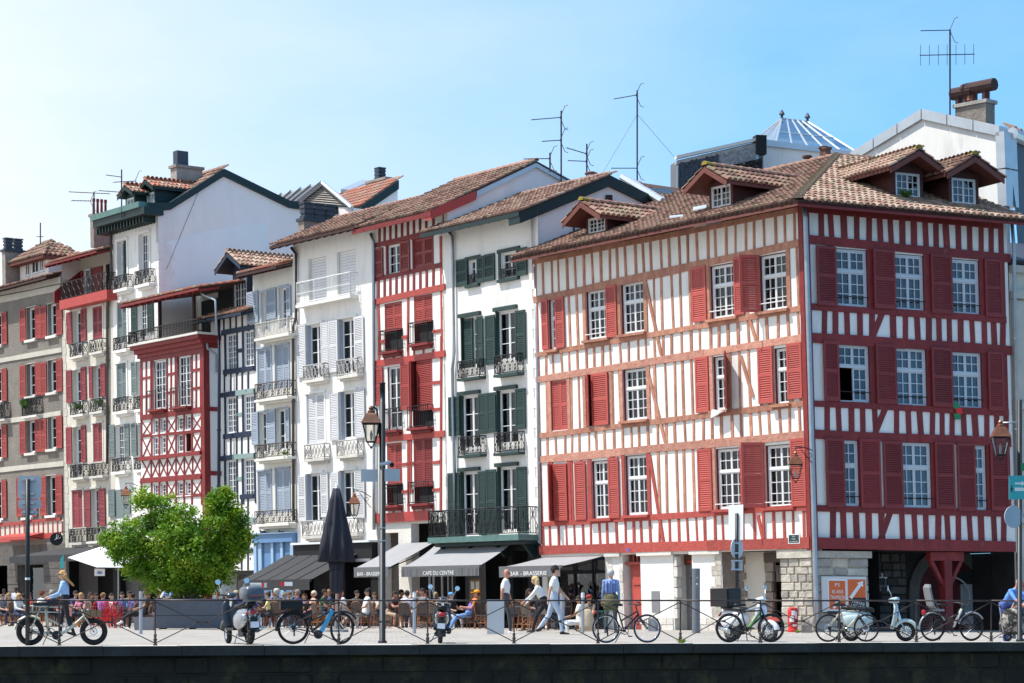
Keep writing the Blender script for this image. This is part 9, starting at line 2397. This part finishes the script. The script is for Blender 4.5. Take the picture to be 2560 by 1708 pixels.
for label,px,s_,pose,rot,k in(('brown-haired person in white behind the silver scooter',575,70,'sit',70,T(hair='short',hairc=(.12,.06,.03),top=W_)),('person in a striped cap behind the silver scooter',590,71,'sit',20,T(hat=(.5,.42,.25),top=(.10,.12,.30))),('dark-haired person in a blue top next to the silver scooter case',612,70,'sit',-20,T(top=(.09,.12,.34),hair='short')),('brown-haired woman in dark blue facing the quay beside the scooter case',629,71,'sit',25,T(top=(.08,.10,.30),hair='long',hairc=(.10,.05,.03),skin='r')),('white-haired person in black seen from behind',655,70,'sit',160,T(top=BK,hair='curly',hairc=(.62,.60,.56))),('woman with a brown bun and a pale yellow top reading, facing left',675,73,'sit',-78,T(top=(.70,.62,.28),hair='bun',hairc=(.06,.03,.02),legs=(.03,.03,.05),table=True)),('grey-haired person under the black awning, facing right',706,70,'sit',60,T(top=(.2,.2,.22),hair='curly',hairc=(.30,.28,.27))),('person with a grey-white cap and dark grey jacket, back turned',698,73,'sit2',150,T(top=(.09,.09,.10),sleeve='long',hat=(.55,.53,.50),hairc=(.5,.48,.46))),('brown-haired person in dark clothes between two grey heads',721,71,'sit',30,T(top=BK,hair='short',hairc=(.16,.09,.05),table=True)),('man with greying hair and a purple-navy shirt, back half turned',749,72,'sit',-110,T(top=(.10,.09,.20),hair='short',hairc=(.24,.20,.18),skin='r')),('older woman with short white-blonde hair and a peach top',777,72,'sit2',-75,T(top=(.66,.42,.30),hair='short',hairc=(.66,.56,.40),skin='r',table=True)),('woman with long reddish brown hair and a white top, back to the quay',860,74,'sit2',130,T(top=(.76,.76,.78),hair='long',hairc=(.12,.035,.025),legs=(.6,.6,.6))),('woman in white with sunglasses and a dark bun, legs crossed, facing left',914,73,'cross',-60,T(top=W_,legs=(.72,.72,.70),shin=None,hair='bun',hairc=(.02,.015,.015),glasses=True,table=True,sc=1.04)),('young man in a dark T-shirt and beige shorts looking down, right of the lamp post',972,73,'sitf',55,T(top=(.10,.05,.05),legs=(.42,.32,.22),shin='bare',hair='short',skin='r',table=True)),('dark-haired man in a white shirt seen from behind on a black chair',1016,74,'sit',165,T(top=(.68,.68,.76),hair='short')),('dark-haired man with a hand behind his head, left of the black scooter',1053,74,'head',-60,T(top=(.20,.19,.18),hair='short',skin='r')),('man in a light blue shirt partly hidden behind the man with raised arm',1070,72,'sit',-80,T(top=(.25,.36,.60),hair='short',skin='r')),('person in a black printed T-shirt and a blue-topped helmet beside the man in orange',1124,74,'sit',40,T(top=(.03,.03,.035),hat=(.12,.36,.70),legs=(.5,.5,.52),skin='f')),('man in an orange cap, orange and purple shirt and blue jeans lounging',1172,75,'recl',-70,T(top=(.78,.20,.06),legs=(.16,.29,.54),hat=(.90,.34,.02),skin='r',sc=1.06)),('bearded man in black sitting in the shade under the corner awning',1350,79,'raise',-20,T(top=BK,skin='d',hair='short')),):
 r=seated(label,px,s_,pose,rot,**k)
 if 'orange cap' in label:
  q=MB();hd,P,ch_=r[1:];up=POSE['recl']['lean']
  q.loft([[ch_+Vector((x*w,y*d-.0+(.27-zz)*-.0,0))+(ch_-P).normalized()*zz for x,y in[(math.cos(t),math.sin(t))for t in[2*math.pi*i/14 for i in range(14)]]]for zz,w,d in((-.26,.165,.135),(-.1,.175,.145),(.04,.165,.145),(.10,.12,.12))])
  v=q.build('waistcoat',cloth((.20,.14,.58)),None,smooth=True);v.parent=r[0]
seated('man in a white T-shirt and white trousers sitting low, facing left',1450,84,'low',-80,chair=None,top=(.74,.72,.66),legs=(.72,.73,.74),hair='short',skin='t')
p=ground(1450,84);st0=thing('stool','low reddish brown stool under the man in white','stool',p);q=MB();q.lathe(p+Vector((0,0,.20)),[(.15,0),(.16,.02),(.15,.05)],14);q.build('seat','wood_slat',st0)
for k in range(4):t=k*1.571+.78;q=MB();q.tube(p+Vector((.11*math.cos(t),.11*math.sin(t),.2)),p+Vector((.15*math.cos(t),.15*math.sin(t),0)),.015,n=5);q.build('leg',RAT,st0)
p=ground(1468,84.6);q=MB();q.loft([[p+Vector((w*math.cos(t),d*math.sin(t),z))for t in[2*math.pi*i/18 for i in range(18)]]for z,w,d in((.02,.26,.16),(.2,.23,.14),(.45,.18,.10),(.62,.13,.07),(.66,.08,.04))]);tag(q.build('coat',cloth((.50,.40,.27)),None,smooth=True),'beige coat hung over a chair back beside the bollard','coat')
seated('man with a flushed face and dark red cap beside the beige coat',1474,80,'low',-30,chair=None,top=(.20,.16,.12),hat=(.30,.03,.03),skin='r',sc=1.0)
person('person in a blue shirt bending over the railing beside a black patterned bundle',2517,106,'bend',40,top=(.13,.30,.72),legs=(.10,.15,.42),hair='bald',skin='r',sc=1.02,sleeve='elbow',hat=None,p=gp(2512,.55))
person('person with reddish hair and a dark blue top at the right edge',2560,104,'sit',-60,top=(.04,.10,.30),hair='curly',hairc=(.36,.10,.07),p=gp(2560,.9)+Vector((0,0,.12)))
CAMO=mat('camouflage_cloth',(.035,.033,.030),.9,var=.2,col2=(.36,.33,.29),mixs=4.2,mixr=(.50,.56))
p=gp(2535,.38);o=thing('pushchair','pushchair with a black and grey patterned cover at the right edge','pushchair',p)
q=MB();q.loft([[p+Vector((w*math.cos(t),d*math.sin(t),z))for t in[2*math.pi*i/16 for i in range(16)]]for z,w,d in((.16,.22,.2),(.25,.36,.28),(.5,.36,.28),(.72,.30,.24),(.80,.18,.16))]);q.build('cover',CAMO,o,smooth=True)
for x in(-.2,.22):
 q=MB();q.torus(p+Vector((x,-.22,.11)),.085,.025,'Y',20,6);q.build('wheel',TYRE,o)
q=MB();q.path([p+Vector((-.28,-.2,.1)),p+Vector((-.34,-.1,.6)),p+Vector((-.36,0,.95))],.014,6);q.build('frame','steel',o)
SKN='fprtf'
for label,px,s_,pose,rot,k in(('woman in pink with fair hair behind the cargo bike basket',205,70,'sit',-30,T(top=(.66,.22,.30),hair='long',hairc=(.42,.26,.10),table=True)),('person in a striped navy top half hidden by the walking woman',186,69,'sit',40,T(top=(.05,.06,.16),hair='short')),('child in bright red left of the walking woman',143,66,'sit',60,T(top=(.55,.04,.05),hair='short',sc=.85)),('man in a grey T-shirt at the far left edge of the terrace',3,66,'sit',60,T(top=(.22,.22,.24),hair='short',hairc=(.08,.05,.03))),('woman in black with her hair in a bun left of the sign post',62,64,'sit',-100,T(top=BK,hair='bun')),('man in a white polo shirt behind the red chairs',283,66,'sit',-60,T(top=W_,hair='short',table=True)),('woman in teal behind the red chairs',222,64,'sit',80,T(top=(.05,.26,.28),hair='long',hairc=(.06,.03,.02))),('man in khaki sitting in the shade left of the bollard',322,64,'sit',30,T(top=(.20,.18,.10),hair='short',skin='t')),('woman with red hair showing over the planter, right end',545,66,'sit',-20,T(hair='curly',hairc=(.28,.08,.03),top=BK)),('person in a black top with brown hair between planter and silver scooter',562,68,'sit',60,T(hair='long',hairc=(.10,.05,.03),top=BK)),('man in a pale blue shirt under the left end of the black awning',645,67,'sit',10,T(top=(.40,.50,.64),hair='short',skin='t')),('dark-haired woman in a red top under the black awning',690,67,'sit',-50,T(top=(.42,.05,.05),hair='long')),('man in black with short brown hair near the awning post',735,68,'sit',80,T(top=BK,hair='short',hairc=(.09,.05,.03))),('woman in a mauve top behind the blue e-bike saddle',762,67,'sit',10,T(top=(.36,.22,.36),hair='long',hairc=(.16,.09,.04),table=True)),('man in a dark green shirt left of the closed parasol',806,70,'sit',70,T(top=(.05,.11,.06),hair='short',skin='r')),('woman in navy right of the closed parasol',828,69,'sit',-90,T(top=(.05,.06,.16),hair='short',hairc=(.30,.17,.07),table=True)),('man in a dark grey shirt between the parasol and the woman in white',888,70,'sit',60,T(top=(.08,.08,.09),hair='short')),('woman in cream behind the lamp post',940,70,'sit',-40,T(top=(.62,.56,.44),hair='long',hairc=(.08,.04,.02))),('man in a maroon shirt in the shade under the café awning',998,69,'sit',80,T(top=(.20,.04,.05),hair='short',skin='t')),('woman with fair hair in the shade behind the black scooter',1090,70,'sit',-10,T(top=BK,hair='long',hairc=(.50,.34,.16),table=True)),('man in a dark shirt seated behind the man in orange',1148,70,'sit',60,T(top=(.06,.06,.08),hair='short',skin='t')),('man in a dark blue shirt in the shade of the corner awning',1405,77,'sit',-40,T(top=(.06,.08,.16),hair='short',skin='t',table=True)),('woman in dark clothes behind the row of empty rattan chairs',1318,77,'sit',60,T(top=BK,hair='long')),):seated(label,px,s_,pose,rot,**k)
for px,s_,rot,lab in((1196,75,120,'empty rattan chair just left of the pale notice board'),(1208,76,60,'empty rattan chair half behind the pale notice board'),(1294,82,170,'leftmost empty rattan chair right of the bald man'),(1314,82,150,'second empty rattan chair right of the bald man'),(1328,84,130,'empty rattan chair in front of the bearded man'),(1345,81,-60,'empty rattan chair behind the striding blonde woman'),(590,72,90,'empty rattan chair right behind the silver scooter'),(20,63,180,'empty rattan chair at the far left, backs to the quay'),(8,62,150,'empty rattan chair cut by the left edge of the terrace'),(55,66,200,'empty rattan chair left of the black sign post'),(110,70,30,'empty rattan chair above the cargo bike seat'),(900,74,150,'empty rattan chair left of the lamp post'),(800,73,120,'empty rattan chair above the blue e-bike frame'),(830,75,-70,'empty rattan chair behind the front wheel of the blue e-bike'),(1236,78,20,'empty rattan chair behind the bald man'),(1060,76,170,'empty rattan chair left of the black scooter'),(1090,75,140,'empty rattan chair behind the black scooter'),(945,74,110,'empty rattan chair hidden behind the lamp post')):
 put(ch0,ground(px,s_),rot,lab,GCH)
for px,s_,rot,lab in((268,73,175,'leftmost of the four empty red metal chairs'),(276,73,185,'second from the left of the empty red metal chairs'),(283,72,170,'third from the left of the empty red metal chairs'),(290,70,200,'rightmost empty red metal chair, turned toward the crossed legs')):put(rc0,ground(px,s_),rot,lab,GRD)
for px,s_,lab in((30,66,'small café table at the far left of the terrace'),(1310,83,'small café table among the empty chairs right of the bald man'),(815,74,'small café table beside the closed parasol base'),(1040,73,'small café table under the café awning'),(1400,80,'small café table by the thin bollards')):put(tb0,ground(px,s_),0,lab,GTB)
for px,y0,y1,lab,m in((1186,1448,1466,'brown menu board with two white sheets by the café door','wood_slat'),):
 a,b=R0.uv(px-14,y1,.1),R0.uv(px+12,y0,.1);o=thing('menu_board',lab,'menu board',R0.W(a[0],a[1],.05));q=MB();R0.box(q,a[0],b[0],a[1]-.6,b[1],.02,.06);q.build('board',m,o)
 for f in(.12,.58):q=MB();R0.box(q,a[0]+(b[0]-a[0])*f,a[0]+(b[0]-a[0])*(f+.32),b[1]-.35,b[1]-.08,.061,.066);q.build('sheet','print_white',o)
for px in(1072,1082,1103,1119,1130):u=R0.uv(px,1500,.02)[0];q=MB();R0.box(q,u-.025,u+.025,.25,2.7,-.06,.0);q.build('glazing_post','frame_grey',gI)
